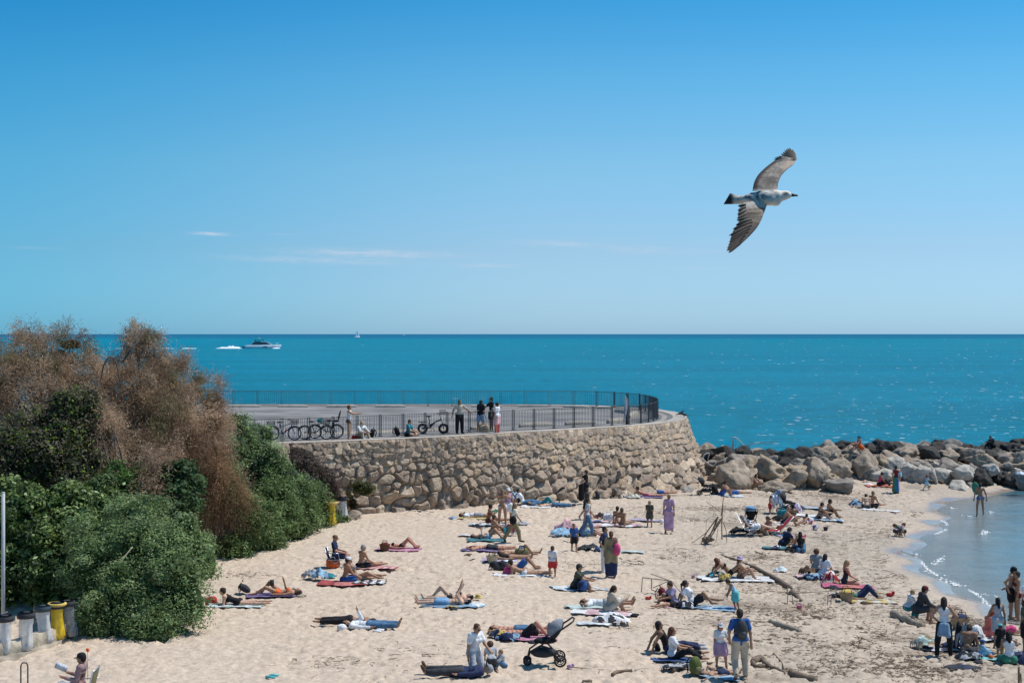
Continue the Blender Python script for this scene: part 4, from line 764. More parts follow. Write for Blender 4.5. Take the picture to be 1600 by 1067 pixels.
        if hl==4: e=hp(-.09,0,.03); hb+=[('c',e,e-hfy*.05*hr-np.array([0,0,.03]),.028*hr,.036*hr),('c',e-hfy*.05*hr-np.array([0,0,.03]),e-hfy*.05*hr-np.array([0,0,.22])*s,.036*hr,.016*hr)]
        if hl==5: hb+=[('e',hp(-.02,0,.03),(.125*hr,.125*hr,.125*hr),Ax)]
        Vh,Qh=grow(hb,.014,.008); 
        # keep the face clear
        Lc=(Vh-hc)@Ax.T/hr; msk=(Lc[:,0]>.045)&(Lc[:,2]<.045); Vh[msk]=Vh[msk]-hfy*((Lc[msk,0]-.045)*hr*1.0)[:,None]
        link('hair',nmesh('hair',Vh,Qh),hm,root)
    e=.013
    for it in [q for q in cl.split(' ') if q]:
        k,c=it.split('='); m=cmat(c)
        pel=[('e',J['hip'+sd]-f*.03*s,(rr(.1)+e,rr(.09)+e,rr(.1)+e),np.array([f,y,u])) for sd in 'RL']
        if k in('tee','long','tank','jacket','swim','vest'):
            ee=e+(.012 if k=='jacket' else .004 if k!='swim' else -.006); pr=torso(ee); 
            if k!='swim' or sex=='m': pr+=[cap('shdR','shdL',.05,.05,ee)] if k not in('tank','swim') else [cap(u*.42*s-y*.11*s,u*.42*s+y*.11*s,.05,.05,ee)]
            if sex=='f': pr+=[('e',u*.31*s+f*.085*s+y*sg*.06*s,(rr(.052)+ee,)*3) for sg in(-1,1)]
            if k=='tee': pr+=arm('R',ee+.005,half=True)+arm('L',ee+.005,half=True)
            if k in('long','jacket'): pr+=arm('R',ee)+arm('L',ee)
            if k in('tee','long','jacket','swim'): pr+=pel if k=='swim' else [(p_[0],p_[1]+u*.055*s,tuple(np.array(p_[2])+.002),p_[3]) for p_ in pel]
            part({'tee':'t_shirt','long':'shirt','tank':'tank_top','jacket':'jacket','swim':'swimsuit','vest':'vest'}[k],pr,m)
        elif k=='brief': part('swim_briefs',[('c',J['hip'+sd]+u*.01-y*0,J['hip'+sd]*.9+J['kn'+sd]*.1,rr(.092)+.008,rr(.09)+.006) for sd in 'RL']+[('e',J['hip'+sd]-f*.035*s,(rr(.098)+.006,rr(.088)+.006,rr(.085)),np.array([f,y,u])) for sd in 'RL'],m)
        elif k=='bra':
            pr=[('e',u*.31*s+f*.088*s+y*sg*.06*s,(rr(.056)+.004,)*3) for sg in(-1,1)]
            for a in np.linspace(0,6.28,13)[:-1]: 
                a2=a+6.28/12; q=lambda w_: u*.30*s+f*math.cos(w_)*rr(.103)+f*.012*s+y*math.sin(w_)*rr(.132); pr.append(('c',q(a),q(a2),.016,.016))
            part('bikini_top',pr,m,.014,.006)
        elif k in('shorts','jshorts'): part('shorts',pel+legp('R',e+.014,.62)+legp('L',e+.014,.62)+[('e',-u*.02*s,(rr(.1)+e,rr(.13)+e,.09*s),np.array([f,y,u]))],m)
        elif k in('trousers','jeans','leggings'): part('trousers',pel+legp('R',e+(.016 if k=='trousers' else .008),1.88)+legp('L',e+(.016 if k=='trousers' else .008),1.88)+[('e',-u*.02*s,(rr(.1)+e,rr(.13)+e,.09*s),np.array([f,y,u]))],m)
        elif k in('skirt','lskirt','dress','ldress'):
            t=.75 if k in('skirt','dress') else 1.75; pr=pel+legp('R',e+.03,t)+legp('L',e+.03,t)
            for q in(.15,.35,.5,.65,.85):
                def lg(sd,w_): return J['hip'+sd]*(1-min(w_,1))+J['kn'+sd]*min(w_,1) if w_<=1 else J['kn'+sd]*(2-w_)+J['an'+sd]*(w_-1)
                pts=[lg('R',w_)*q+lg('L',w_)*(1-q) for w_ in ((0,t) if t<1 else (0,1,t))]
                for a,b in zip(pts,pts[1:]): pr.append(('c',a,b,rr(.1),rr(.10)))
            if k[-5:]=='dress': pr+=torso(e+.012)+[cap('shdR','shdL',.058,.058,e+.006)]+arm('R',e+.016,half=True)+arm('L',e+.016,half=True)
            part('dress' if k[-5:]=='dress' else 'skirt',pr,m)
        elif k=='shoes':
            for sd in 'RL':
                mb=MB(); d=J['to'+sd]-J['an'+sd]; d/=np.linalg.norm(d); mb.tube([J['an'+sd]-d*.055*s,J['an'+sd],J['to'+sd]-d*.03*s,J['to'+sd]+d*.03*s],[rr(.032),rr(.045),rr(.04),rr(.026)],8); mb.build('shoe',m,root)
        elif k in('cap','hat'):
            mb=MB(); prof=[(.105,-.0),(.104,.035),(.09,.07),(.05,.095),(.0,.1)]; Mx=Ax.T; 
            Vl=np.array([[r_*math.cos(a)*hr*1.0,r_*math.sin(a)*hr*.92,(z_+.03)*hr] for r_,z_ in prof for a in np.linspace(0,2*math.pi,14,endpoint=False)])
            Fs=[[i*14+q,i*14+(q+1)%14,(i+1)*14+(q+1)%14,(i+1)*14+q] for i in range(4) for q in range(14)]
            mb.add(Vl@Mx.T+hc-hfy*.008*hr,Fs)
            if k=='cap':
                Vl=np.array([[(.09+.075*w_*math.cos(a))*hr,.075*math.sin(a)*hr*(1-.0*w_),(.03-.018*w_+zz)*hr] for zz in(0,.006) for w_ in(0,1) for a in np.linspace(-1.4,1.4,9)]); Fs=[[q,q+1,9+q+1,9+q] for q in range(8)]+[[18+q+1,18+q,27+q,27+q+1] for q in range(8)]
            else:
                Vl=np.array([[rad*math.cos(a)*hr,rad*math.sin(a)*hr,(.032-.02*(rad>.12))*hr] for rad in(.1,.17) for a in np.linspace(0,2*math.pi,16,endpoint=False)]); Fs=[[q,(q+1)%16,16+(q+1)%16,16+q] for q in range(16)]
            mb.add(Vl@Mx.T+hc,Fs); mb.build('cap' if k=='cap' else 'hat',m,root)
        elif k=='glasses':
            mb=MB(); mb.tube([hp(.1,-.052,.01),hp(.108,-.02,.006),hp(.108,.02,.006),hp(.1,.052,.01)],.013*hr,5); mb.build('sunglasses',cmat('black'),root)
        elif k=='pack':
            mb=MB(); ctr=u*.27*s-f*.19*s; mb.ell(ctr,(.115*s,.15*s,.24*s),10,8,M=np.array([f,y,u]).T); mb.ell(ctr-f*.08*s-u*.08*s,(.05*s,.1*s,.085*s),8,6,M=np.array([f,y,u]).T,m=1)
            for sg in(-1,1): mb.tube([ctr+f*.08*s+u*.16*s+y*sg*.08*s,u*.5*s+y*sg*.09*s,u*.38*s+f*.11*s+y*sg*.1*s,u*.15*s+y*sg*.15*s,ctr-u*.18*s+y*sg*.1*s],.016*s,5)
            mb.build('backpack',[m,mat('cloth_pk',(.08,.085,.09),.8,.2,9)],root)
        elif k=='bag':
            mb=MB(); ctr=u*.05*s-y*.2*s; mb.ell(ctr-f*.04,(.16*s,.07*s,.2*s),10,8,noise=.12); mb.tube([ctr+u*.15*s,u*.5*s-y*.13*s,ctr+u*.15*s-f*.1],.012,5); mb.build('shoulder_bag',m,root)
        elif k=='tied':
            pr=[('e',-u*.02*s,(rr(.115)+e,rr(.16)+e,.07*s),np.array([f,y,u])),('c',-f*.13*s+y*.08*s,-f*.15*s-u*.26*s+y*.12*s,.06,.07),('c',-f*.13*s-y*.08*s,-f*.15*s-u*.28*s-y*.1*s,.06,.08),('c',-f*.14*s,-f*.15*s-u*.24*s,.07,.08),('c',f*.12*s,f*.14*s-u*.2*s,.03,.03)]
            part('tied_shirt',pr,m)
    return root
# ---------------------------------------------------------------- beach things
def tmat(c):
    a=np.array(CLR[c]); g=a.mean(); a=(a*.72+g*.20+.02)*.86
    return mat('towel_'+c,tuple(a),.95,.3,4.,.7,14)
def gp(px,py,z=None): return at(px,py,z)
def towel(px,py,L_,W_,rot,c1,label,c2=None,stripes=0,crumple=.012,z=None,name='towel',cat='towel',n=0,group='towels spread on the sand'):
    L_*=.84; W_*=.85; rot+=(int(px*13+py*7)%23)-11 if z is None else 0; crumple*=2.5
    p=gp(px,py,z); nx,ny=26,16; X,Y=np.meshgrid(np.linspace(-.5,.5,nx),np.linspace(-.5,.5,ny)); sd=int(px*7+py); ca,sa=math.cos(R(rot)),math.sin(R(rot))
    x=X.ravel()*L_+.07*vnoise(np.column_stack([Y.ravel()*5,X.ravel()*0+sd]),1); y=Y.ravel()*W_+.08*vnoise(np.column_stack([X.ravel()*6,X.ravel()*0+sd]),2)
    wx=x*ca-y*sa; wy=x*sa+y*ca; z_=(zt(wx+p.x,wy+p.y) if z is None else np.full(len(wx),p.z))-p.z; zz=z_+.045+crumple*(fbm(np.column_stack([x,y])*3.+sd,3,sd)+.4)*1.5
    V=np.column_stack([wx,wy,zz]); V2=V.copy(); V2[:,2]-=.02; i=np.arange((nx-1)*(ny-1)); a=(i//(nx-1))*nx+i%(nx-1); Fq=np.stack([a,a+1,a+nx+1,a+nx],1); mi=np.zeros(len(Fq),int)
    if stripes: mi=((i%(nx-1))//stripes)%2
    if n: mi=(((i%(nx-1))//n)+((i//(nx-1))//n))%2
    me=nmesh(name,np.concatenate([V,V2]),np.concatenate([Fq,Fq[:,::-1]+len(V)]),True,np.concatenate([mi,mi])); o=link(name,me,[tmat(c1),tmat(c2 or c1)],None,tuple(p)); return tag(o,label,cat,group)
def backpack(px,py,c,label,rot=0,s=1.,c2='grey',lean=15,z=None):
    p=gp(px,py,z); root=empty('backpack',tuple(p),R(rot),label,'backpack','backpacks left on the ground'); mb=MB(); t=R(lean)
    mb.ell((-.04*s,0,.23*s),(.13*s,.16*s,.24*s),12,9,noise=.08,ry=-t); mb.build('bag_body',cmat(c),root)
    mb=MB(); mb.ell((.075*s,0,.15*s),(.055*s,.1*s,.1*s),10,7,ry=-t); mb.build('front_pocket',cmat(c2),root)
    mb=MB(); [mb.tube([(-.16*s,q*.07*s,.42*s),(-.24*s,q*.1*s,.3*s),(-.2*s,q*.1*s,.08*s)],.016*s,5) for q in(-1,1)]; mb.tube([(-.1*s,-.04*s,.46*s),(-.12*s,0,.52*s),(-.1*s,.04*s,.46*s)],.012*s,5); mb.build('strap',cmat('black'),root); return root
def basket(px,py,c,label,s=1.,fill=None,rot=0):
    p=gp(px,py); root=empty('basket',tuple(p),R(rot),label,'basket','baskets and tote bags'); mb=MB()
    mb.lathe([(0,.0),(.15*s,.0),(.19*s,.14*s),(.23*s,.3*s),(.235*s,.3*s),(.21*s,.25*s),(0,.22*s)],16,sy=.7); mb.build('basket_body',cmat(c),root)
    mb=MB(); [mb.tube([(-.12*s,q*.15*s,.28*s),(-.07*s,q*.16*s,.44*s),(.07*s,q*.16*s,.44*s),(.12*s,q*.15*s,.28*s)],.012*s,5) for q in(-1,1)]; mb.build('handle',cmat('brown'),root)
    if fill: mb=MB(); mb.ell((0,0,.27*s),(.2*s,.14*s,.09*s),12,8,noise=.3,seed=3); mb.build('contents',cmat(fill),root)
    return root
def pile(px,py,c,label,w=.3,d=.2,h=.14,c2=None,name='clothes_pile',cat='clothes',grp='clothes and bags lying about',z=None):
    """crumpled folds of cloth"""
    p=gp(px,py,z); n=26; X,Y=np.meshgrid(np.linspace(-1,1,n),np.linspace(-1,1,n)); r=np.sqrt(X**2+Y**2).ravel(); P=np.column_stack([X.ravel(),Y.ravel()]); sd=int(px+py)
    ed=1+.3*vnoise(P*1.7+sd,3); z_=h*np.clip(1-(r*ed)**2,0,1)**.45*(1+.55*fbm(P*2.4+sd,3,sd)); z_=np.maximum(z_,0)
    keep=(r*ed<1.02); i=np.arange((n-1)**2); a=(i//(n-1))*n+i%(n-1); Fq=np.stack([a,a+1,a+n+1,a+n],1); Fq=Fq[keep[Fq].all(1)]
    mi=(vnoise(P[Fq[:,0]]*3.8+sd,9)>.1).astype(int)
    o=link(name,nmesh(name,np.column_stack([P[:,0]*w,P[:,1]*d,z_+.012]),Fq,True,mi),[cmat(c),cmat(c2 or c)],None,tuple(p)); return tag(o,label,cat,grp)
def bagp(px,py,c,label,s=1.,c2=None,rot=0,z=None):
    """soft holdall or tote with two handles"""
    p=gp(px,py,z); root=empty('beach_bag',tuple(p),R(rot),label,'bag','baskets and tote bags'); mb=MB(); V=[]; K=20; sd=int(px)
    for i,(w_,d_,h_) in enumerate(((0,0,.0),(.19,.10,.0),(.22,.12,.07),(.22,.11,.16),(.2,.075,.24),(.17,.035,.29),(0,0,.25))):
        for k in range(K):
            a=2*math.pi*k/K; q=1+.12*vnoise(np.array([[a*1.5+sd,i*.8]]),3)[0]; cx_=math.copysign(abs(math.cos(a))**.6,math.cos(a)); sy_=math.copysign(abs(math.sin(a))**.7,math.sin(a)); V.append((w_*cx_*q*s,d_*sy_*q*s,(h_+(.02*math.cos(a*2+sd) if i>2 else 0))*s))
    mb.add(V,[[i*K+k,i*K+(k+1)%K,(i+1)*K+(k+1)%K,(i+1)*K+k] for i in range(6) for k in range(K)]); mb.build('bag_body',cmat(c),root)
    mb=MB(); [mb.tube([(-.1*s,q*.06*s,.26*s),(-.05*s,q*.08*s,.37*s),(.06*s,q*.08*s,.36*s),(.1*s,q*.06*s,.26*s)],.012*s,5) for q in(-1,1)]; mb.build('handle',cmat(c2 or c),root); return root
def shoes(px,py,c,label,rot=20,s=1.):
    p=gp(px,py)
    for q in(-1,1):
        mb=MB(); mb.tube([(-.12,0,.035),(-.05,0,.045),(.05,0,.035),(.13,0,.028)],[.03*s,.042*s,.038*s,.03*s],8); mb.tube([(-.03,-.045,.02),(0,0,.085),(-.03,.045,.02)],.012,5)
        o=mb.build('shoe',cmat(c),None,loc=(p.x+.03*q,p.y+.09*q,p.z)); o.rotation_euler=(0,0,R(rot+9*q)); tag(o,label,'shoe','shoes: '+label)
def ball(px,py,r,c,label,c2=None):
    p=gp(px,py); mb=MB(); mb.ell((0,0,0),(r,r,r),18,12); nf=len(mb.F); mb.M=[(k%18)//3%2 for k in range(nf)]; o=mb.build('ball',[cmat(c),cmat(c2 or c)],None,loc=(p.x,p.y,p.z+r)); o.rotation_euler=(.5,.4,.3); return tag(o,label,'ball','balls and sand toys')
def toy(px,py,c,label,s=1.,kind='bucket',rot=0):
    p=gp(px,py); mb=MB()
    if kind=='bucket': mb.lathe([(0,0),(.07*s,0),(.1*s,.16*s),(.107*s,.16*s),(.1*s,.15*s),(.085*s,.05*s),(0,.05*s)],14); mb.tube([(-.1*s,0,.15*s),(-.06*s,0,.24*s),(.06*s,0,.24*s),(.1*s,0,.15*s)],.006,5); nm,ct='toy_bucket','bucket'
    elif kind=='spade': mb.tube([(-.22*s,0,.05),(.05*s,0,.04)],.014*s,6); mb.ell((.15*s,0,.04),(.12*s,.075*s,.02*s),12,6); mb.tube([(-.23*s,-.05*s,.05),(-.23*s,.05*s,.05)],.014*s,6); nm,ct='toy_spade','toy spade'
    else: mb.ell((0,0,.05*s),(.12*s,.07*s,.06*s),12,8,noise=.25,seed=int(px)); mb.ell((.09*s,0,.1*s),(.05*s,.04*s,.05*s),8,6); nm,ct='beach_toy','toy'
    o=mb.build(nm,cmat(c),None,loc=tuple(p)); o.rotation_euler=(0,0,R(rot)); return tag(o,label,ct,'balls and sand toys')
METAL=mat('alu',(.55,.56,.58),.35,.08,8,metal=.7); BLK=mat('black_plastic',(.015,.015,.017),.5,.2,8); RUB=mat('rubber',(.02,.02,.021),.75,.15,8)
def stroller(px,py,rot,label,hood='grey',s=1.,cloth=None):
    p=gp(px,py); root=empty('pushchair',tuple(p),R(rot),label,'pushchair','pushchairs')
    for x,y,r in((-.36,-.1,.1),(-.36,.1,.1),(.4,-.27,.145),(.4,.27,.145)):
        mb=MB(); mb.ring((x,y,r),r-.02,.022,'y',20,6); w_=mb.build('wheel',RUB,root)
        mb=MB(); mb.ring((x,y,r),r*.55,.012,'y',14,5); mb.ell((x,y,r),(.03,.035,.03),8,6); [mb.tube([(x,y,r),(x+math.cos(a)*(r-.025),y,r+math.sin(a)*(r-.025))],.009,4) for a in np.linspace(0,6.28,6)[:-1]]; mb.build('rim',mat('dark_grey',(.08,.08,.085),.5),w_)
    mb=MB()
    for sg in(-1,1):
        mb.tube([(-.36,sg*.1,.12),(-.3,sg*.18,.34),(-.05,sg*.25,.5)],.024,6); mb.tube([(.4,sg*.25,.15),(.1,sg*.26,.46),(-.05,sg*.25,.5)],.022,6); mb.tube([(-.1,sg*.25,.46),(.35,sg*.26,.82),(.62,sg*.25,1.0),(.7,sg*.24,1.06)],.021,6)
    mb.tube([(.7,-.24,1.06),(.74,0,1.08),(.7,.24,1.06)],.019,6); mb.tube([(-.36,-.1,.14),(-.36,.1,.14)],.015,5); mb.build('frame',BLK,root)
    mb=MB(); mb.ell((.03,0,.29),(.33,.2,.12),12,7,noise=.1); mb.build('under_basket',cmat('char'),root)
    mb=MB(); mb.ell((.06,0,.57),(.27,.2,.08),12,7); mb.ell((.33,0,.78),(.08,.2,.28),12,8,ry=.6); mb.ell((-.24,0,.53),(.13,.16,.035),10,6); mb.build('seat',cmat('black'),root)
    mb=MB(); V=[];Fs=[]; na,nb=9,11
    for i in range(na):
        t=R(-25+125*i/(na-1))
        for k in range(nb): ph=math.pi*k/(nb-1); V.append((.42-.34*math.cos(t)*math.sin(ph)*.95,-.25*math.cos(ph),.79+.32*math.sin(t)*math.sin(ph)*.9+.06*(1-math.sin(ph))))
    Fs=[[i*nb+k,i*nb+k+1,(i+1)*nb+k+1,(i+1)*nb+k] for i in range(na-1) for k in range(nb-1)]; mb.add(V,Fs); V2=np.array(V)*.985+np.array([.003,0,.008]); mb.add(V2,[q[::-1] for q in Fs]); mb.build('hood',cmat(hood),root)
    if cloth: mb=MB(); mb.ell((.3,0,1.05),(.3,.27,.13),14,8,noise=.25,seed=2); mb.ell((.05,0,.9),(.1,.26,.2),12,8,noise=.2,seed=4); mb.build('draped_cloth',cmat(cloth),root)
    root.scale=(s,s,s); return root
def beach_chair(px,py,rot,label,c='red',s=1.,hgt=.3,back=35,c2='white',bl=.7):
    p=gp(px,py); root=empty('beach_chair',tuple(p),R(rot),label,'chair','folding beach chairs'); mb=MB(); b=R(back); bx,bz=-.22-math.sin(b)*bl,hgt+.02+math.cos(b)*bl
    for sg in(-.26,.26):
        mb.tube([(.3,sg,hgt),(-.22,sg,hgt-.03),(bx,sg,bz)],.014,6); mb.tube([(.28,sg,hgt),(-.28,sg,.02)],.014,6); mb.tube([(-.2,sg,hgt),(.26,sg,.02)],.014,6); mb.tube([(-.34,sg,hgt+.24),(.14,sg,hgt+.22),(.18,sg,hgt)],.014,6)
    for q in((.3,hgt),(-.28,.02),(.26,.02),(bx,bz)): mb.tube([(q[0],-.26,q[1]),(q[0],.26,q[1])],.013,6)
    mb.build('frame',METAL,root); mb=MB(); V=[]; Pp=[(.3,hgt),(.05,hgt-.035),(-.2,hgt-.03),(-.24,hgt+.03),((bx-.24)/2,(bz+hgt)/2),(bx,bz)]
    for o in(0,.012):
        for x,z_ in Pp: V+=[(x,-.25,z_+o),(x,.25,z_+o)]
    n=len(Pp); mb.add(V,[[2*i,2*i+1,2*i+3,2*i+2] for i in range(n-1)]+[[2*n+2*i+2,2*n+2*i+3,2*n+2*i+1,2*n+2*i] for i in range(n-1)]); mb.build('sling_seat',cmat(c),root); root.scale=(s,s,s); return root
WOOD=mat('driftwood',(.19,.14,.10),.9,.3,4,.7,16); WOODL=mat('driftwood_pale',(.31,.26,.2),.9,.25,4,.6,16)
def log(pts,r0,r1,label,m=None,name='driftwood_log',cat='driftwood',lift=None,wob=.25,seg=8):
    """pts: pixels (x, y[, height above ground])"""
    W=[]
    for q in pts: p=at(q[0],q[1]) ; W.append((p.x,p.y,p.z+(q[2] if len(q)>2 else 0)))
    P=catmull(W,6); n=len(P); rr=np.linspace(r0,r1,n)*(1+wob*vnoise(np.column_stack([np.arange(n)*.45,np.full(n,pts[0][0])]),4)); P[:,2]+=rr*.55 if lift is None else lift; o0=P[0].copy(); mb=MB(); mb.tube(P-o0,rr,seg)
    return tag(mb.build(name,m or WOOD,None,loc=tuple(o0)),label,cat,'driftwood on the beach')
def stick3(P,r,mb,o0): mb.tube([np.array(p)-o0 for p in P],r,5)
def gobj(px,py,h,d=0): p=at(px,py); return np.array([p.x,p.y+d,p.z+h])
def up(px,py,base): 
    """point seen at (px,py) at the distance of the ground pixel base"""
    b=at(*base); q=pz(px,py,b.y); return np.array([q.x,q.y,q.z])
# driftwood teepee
def teepee():
    b=(1118,850); o0=np.array(at(*b)); root=empty('driftwood_teepee',tuple(o0),0,'dark teepee of propped driftwood poles in the middle of the beach','driftwood'); k=lambda x,y: up(1080+x/11.85,770+y/11.86,b)-o0
    A=[([(570,860),(550,560),(555,180)],.045),([(555,420),(580,180),(600,30)],.03),([(545,350),(280,160)],.025),([(600,560),(665,740),(690,960)],.03),([(580,460),(400,640),(270,880)],.065),([(500,440),(380,700),(290,870)],.06),([(540,480),(440,700),(330,890)],.05),([(490,450),(330,700),(240,890)],.045),([(500,600),(450,850),(390,910)],.02),([(290,720),(150,820),(0,920)],.025),([(480,400),(340,460),(290,540),(290,800)],.015),([(560,470),(520,600),(320,850)],.04),([(400,290),(400,420)],.012),([(460,400),(420,330)],.012),([(500,690),(560,690)],.012)]
    for i,(P,r) in enumerate(A):
        mb=MB(); dy=(i%4-1.5)*.16; pts=[k(*q)+np.array([0,dy*(j if len(P)>1 else 0),0]) for j,q in enumerate(P)]; pts=catmull(pts,4) if len(pts)>2 else np.array(pts); pts[:,2]=np.maximum(pts[:,2],.0); mb.tube(pts,np.linspace(r,r*.7,len(pts))*(.62),6); mb.build('pole',WOOD,root)
    mb=MB(); mb.ell(k(300,890)+np.array([0,0,.06]),(.28,.2,.14),12,8,noise=.4); mb.build('root_end',WOOD,root)
teepee()
def pole_frame(name,b,segs,r,label,m=WOODL):
    o0=np.array(at(*b)); root=empty(name,tuple(o0),0,label,'driftwood','driftwood on the beach')
    for P in segs: mb=MB(); pts=[up(*q,b)-o0 if len(q)==2 else up(q[0],q[1],b)-o0+np.array([0,q[2],0]) for q in P]; mb.tube(pts,r,5); mb.build('pole',m,root)
pole_frame('stick_frame',(1003,926),[[(1002,925),(1004,902)],[(1003,902),(1049,907)],[(1017,896),(1050,908)],[(1018,921),(1018,903)],[(1049,907),(1046,916,.5)],[(1049,907),(1068,930,-.6)],[(1018,921),(1035,924,-.4)],[(1046,907),(1020,918)]],.016,'low frame of pale sticks standing in the sand beside the red backpack')
pole_frame('stick_frame',(1236,945),[[(1230.5,943),(1231,917)],[(1238.5,952),(1238,929)],[(1231,927),(1305,922.5)],[(1293,948),(1294,923)],[(1298,955),(1299,930)],[(1222,919),(1232,922)]],.014,'thin stick fence frame behind the pink toy bucket')
log([(1128,868),(1150,876),(1175,886),(1205,902),(1235,921)],.035,.10,'longest driftwood trunk, running from the white towel down the beach'); log([(1228,927),(1245,928),(1264,924)],.06,.05,'short pale log crossing the end of the longest trunk',WOODL); log([(1238,929),(1246,934),(1253,941)],.12,.07,'dark broken stump end below the short pale log')
log([(1204,973),(1222,980),(1250,989)],.10,.085,'thick straight driftwood beam lying alone below the stick fence',WOODL); log([(1177,1036),(1190,1030),(1196,1038),(1205,1044),(1225,1051)],.09,.06,'gnarled driftwood root beside the man with the backpack'); log([(1196,1041),(1182,1042),(1176,1034),(1186,1029),(1194,1036)],.055,.06,'curled root knot on top of the gnarled driftwood',WOOD)
log([(1204,1015,.0),(1213,1027,.02),(1222,1038,.03),(1228,1056,.0)],.025,.02,'slender bent stick lying below the thick beam'); log([(1236,1054),(1250,1060),(1274,1066)],.12,.1,'short thick log at the bottom edge of the photo'); log([(1105,1037),(1130,1036),(1150,1040),(1172,1042)],.035,.03,'thin dark branch behind the feet of the girl in the cap')
log([(1122,1045),(1140,1052),(1165,1064)],.07,.06,'smooth tan branch between the girl\'s feet and the blue towel',WOODL); log([(957,1055),(966,1050),(987,1048)],.05,.045,'small forked driftwood piece lying alone near the bottom of the photo'); log([(893,1042),(925,1045),(955,1047)],.012,.01,'long thin straw-like stick on the open sand',WOODL); log([(1052,1049),(1068,1043),(1085,1040)],.05,.04,'driftwood branch reaching under the green backpack'); log([(910,1066),(925,1067)],.05,.05,'log end cut by the bottom edge')
for a,b,c in [((968,873),(988,878),(1011,879)),((975,876),(1000,877),(1008,882)),((985,881),(1000,883),(1012,882)),((970,878),(985,876),(995,873))]: log([a,b,c],.035,.02,f'brown stick in the small driftwood heap at the {["back","middle","front","tip"][[968,975,985,970].index(a[0])]} of it')
log([(1105,1034),(1118,1024)],.02,.015,'short stick beside the girl\'s ankle'); log([(1166,932),(1180,927),(1190,934)],.06,.03,'pale bent driftwood piece right of the bending child',WOODL); log([(1408,861),(1420,865),(1428,868)],.012,.01,'dark stick on the bare sand above the shoreline'); log([(1254,960),(1283,965),(1305,967)],.025,.02,'long dark stick below the stick fence'); log([(1320,985),(1335,998),(1352,1008)],.02,.015,'slanting thin stick on the dark litter patch')
log([(1176,735,.9),(1168,738,.5)],.0,.0,'x') if False else None
log([(1396,962),(1416,971),(1441,981)],.14,.13,'weathered grey log the pair in white and dark jackets sit on',WOODL)
for a_,r_,lb in [(((1140,930),(1158,938),(1178,946)),.018,'thin twig fork above the head of the man with the backpack'),(((1163,946),(1180,950),(1196,953)),.02,'dark twig right of the bending child'),(((1105,968),(1130,972),(1150,975)),.018,'long low twig left of the man with the backpack'),(((1410,985),(1428,990),(1440,1000)),.02,'short dark branch below the grey log'),(((1370,990),(1385,996),(1398,1006)),.03,'knotted dark twig between the litter patches'),(((1330,1005),(1345,1012),(1362,1014)),.025,'dark crooked twig beside the litter patch in the middle'),
   (((1432,1030),(1450,1036),(1462,1046)),.018,'thin twig lying across the big litter patch by the family'),(((1455,952),(1475,957),(1495,961)),.02,'dark twig line behind the standing woman'),(((1395,1018),(1410,1024),(1430,1022)),.02,'flat twig left of the big litter patch'),(((1180,862),(1190,866),(1197,868)),.035,'small brown wood piece above the white towel trunk'),(((1285,835),(1300,839),(1312,838)),.02,'dark twig below the grey toy bucket'),(((1060,812),(1080,816),(1098,813)),.02,'dark twig between the lilac dress and the teepee'),(((1205,945),(1217,940),(1230,944)),.02,'twig under the stick fence corner'),(((930,828),(950,831),(972,829)),.015,'thin twig behind the man in the navy t-shirt'),(((876,843),(890,847),(905,845)),.015,'thin twig behind the boy in the vest'),(((1500,868),(1402,857),(1412,862)),.0,'')]:
    if r_: log(list(a_),r_,r_*.6,lb)
# ---- driftwood branches on the breakwater
def bw_branch(pts,r,label,m): 
    P=catmull([pz(*q) for q in pts],5); o0=P[0].copy(); mb=MB(); mb.tube(P-o0,np.linspace(r,r*.5,len(P)),6); tag(mb.build('driftwood_branch',m,None,loc=tuple(o0)),label,'driftwood','driftwood on the beach')
BONE=mat('bleached_wood',(.62,.58,.52),.8,.1)
bw_branch([(1146,702,89.5),(1145,690,89.5),(1147,683,89.5),(1155,688,89.5),(1163,697,89.5)],.07,'bleached curved branch standing up on the breakwater beside the wall',BONE); bw_branch([(1160,697,90),(1185,692,90),(1213,690,90)],.03,'thin dark branch sticking out sideways over the breakwater crest',WOOD)
bw_branch([(1098,722,83),(1100,711,83),(1108,708,83),(1106,718,83)],.045,'pale looped branch caught between the wall and the boulders',BONE); bw_branch([(1096,715,82.6),(1104,722,82.6),(1114,728,82.6),(1120,722,82.6)],.045,'pale branch crossing below the looped one by the wall',BONE)
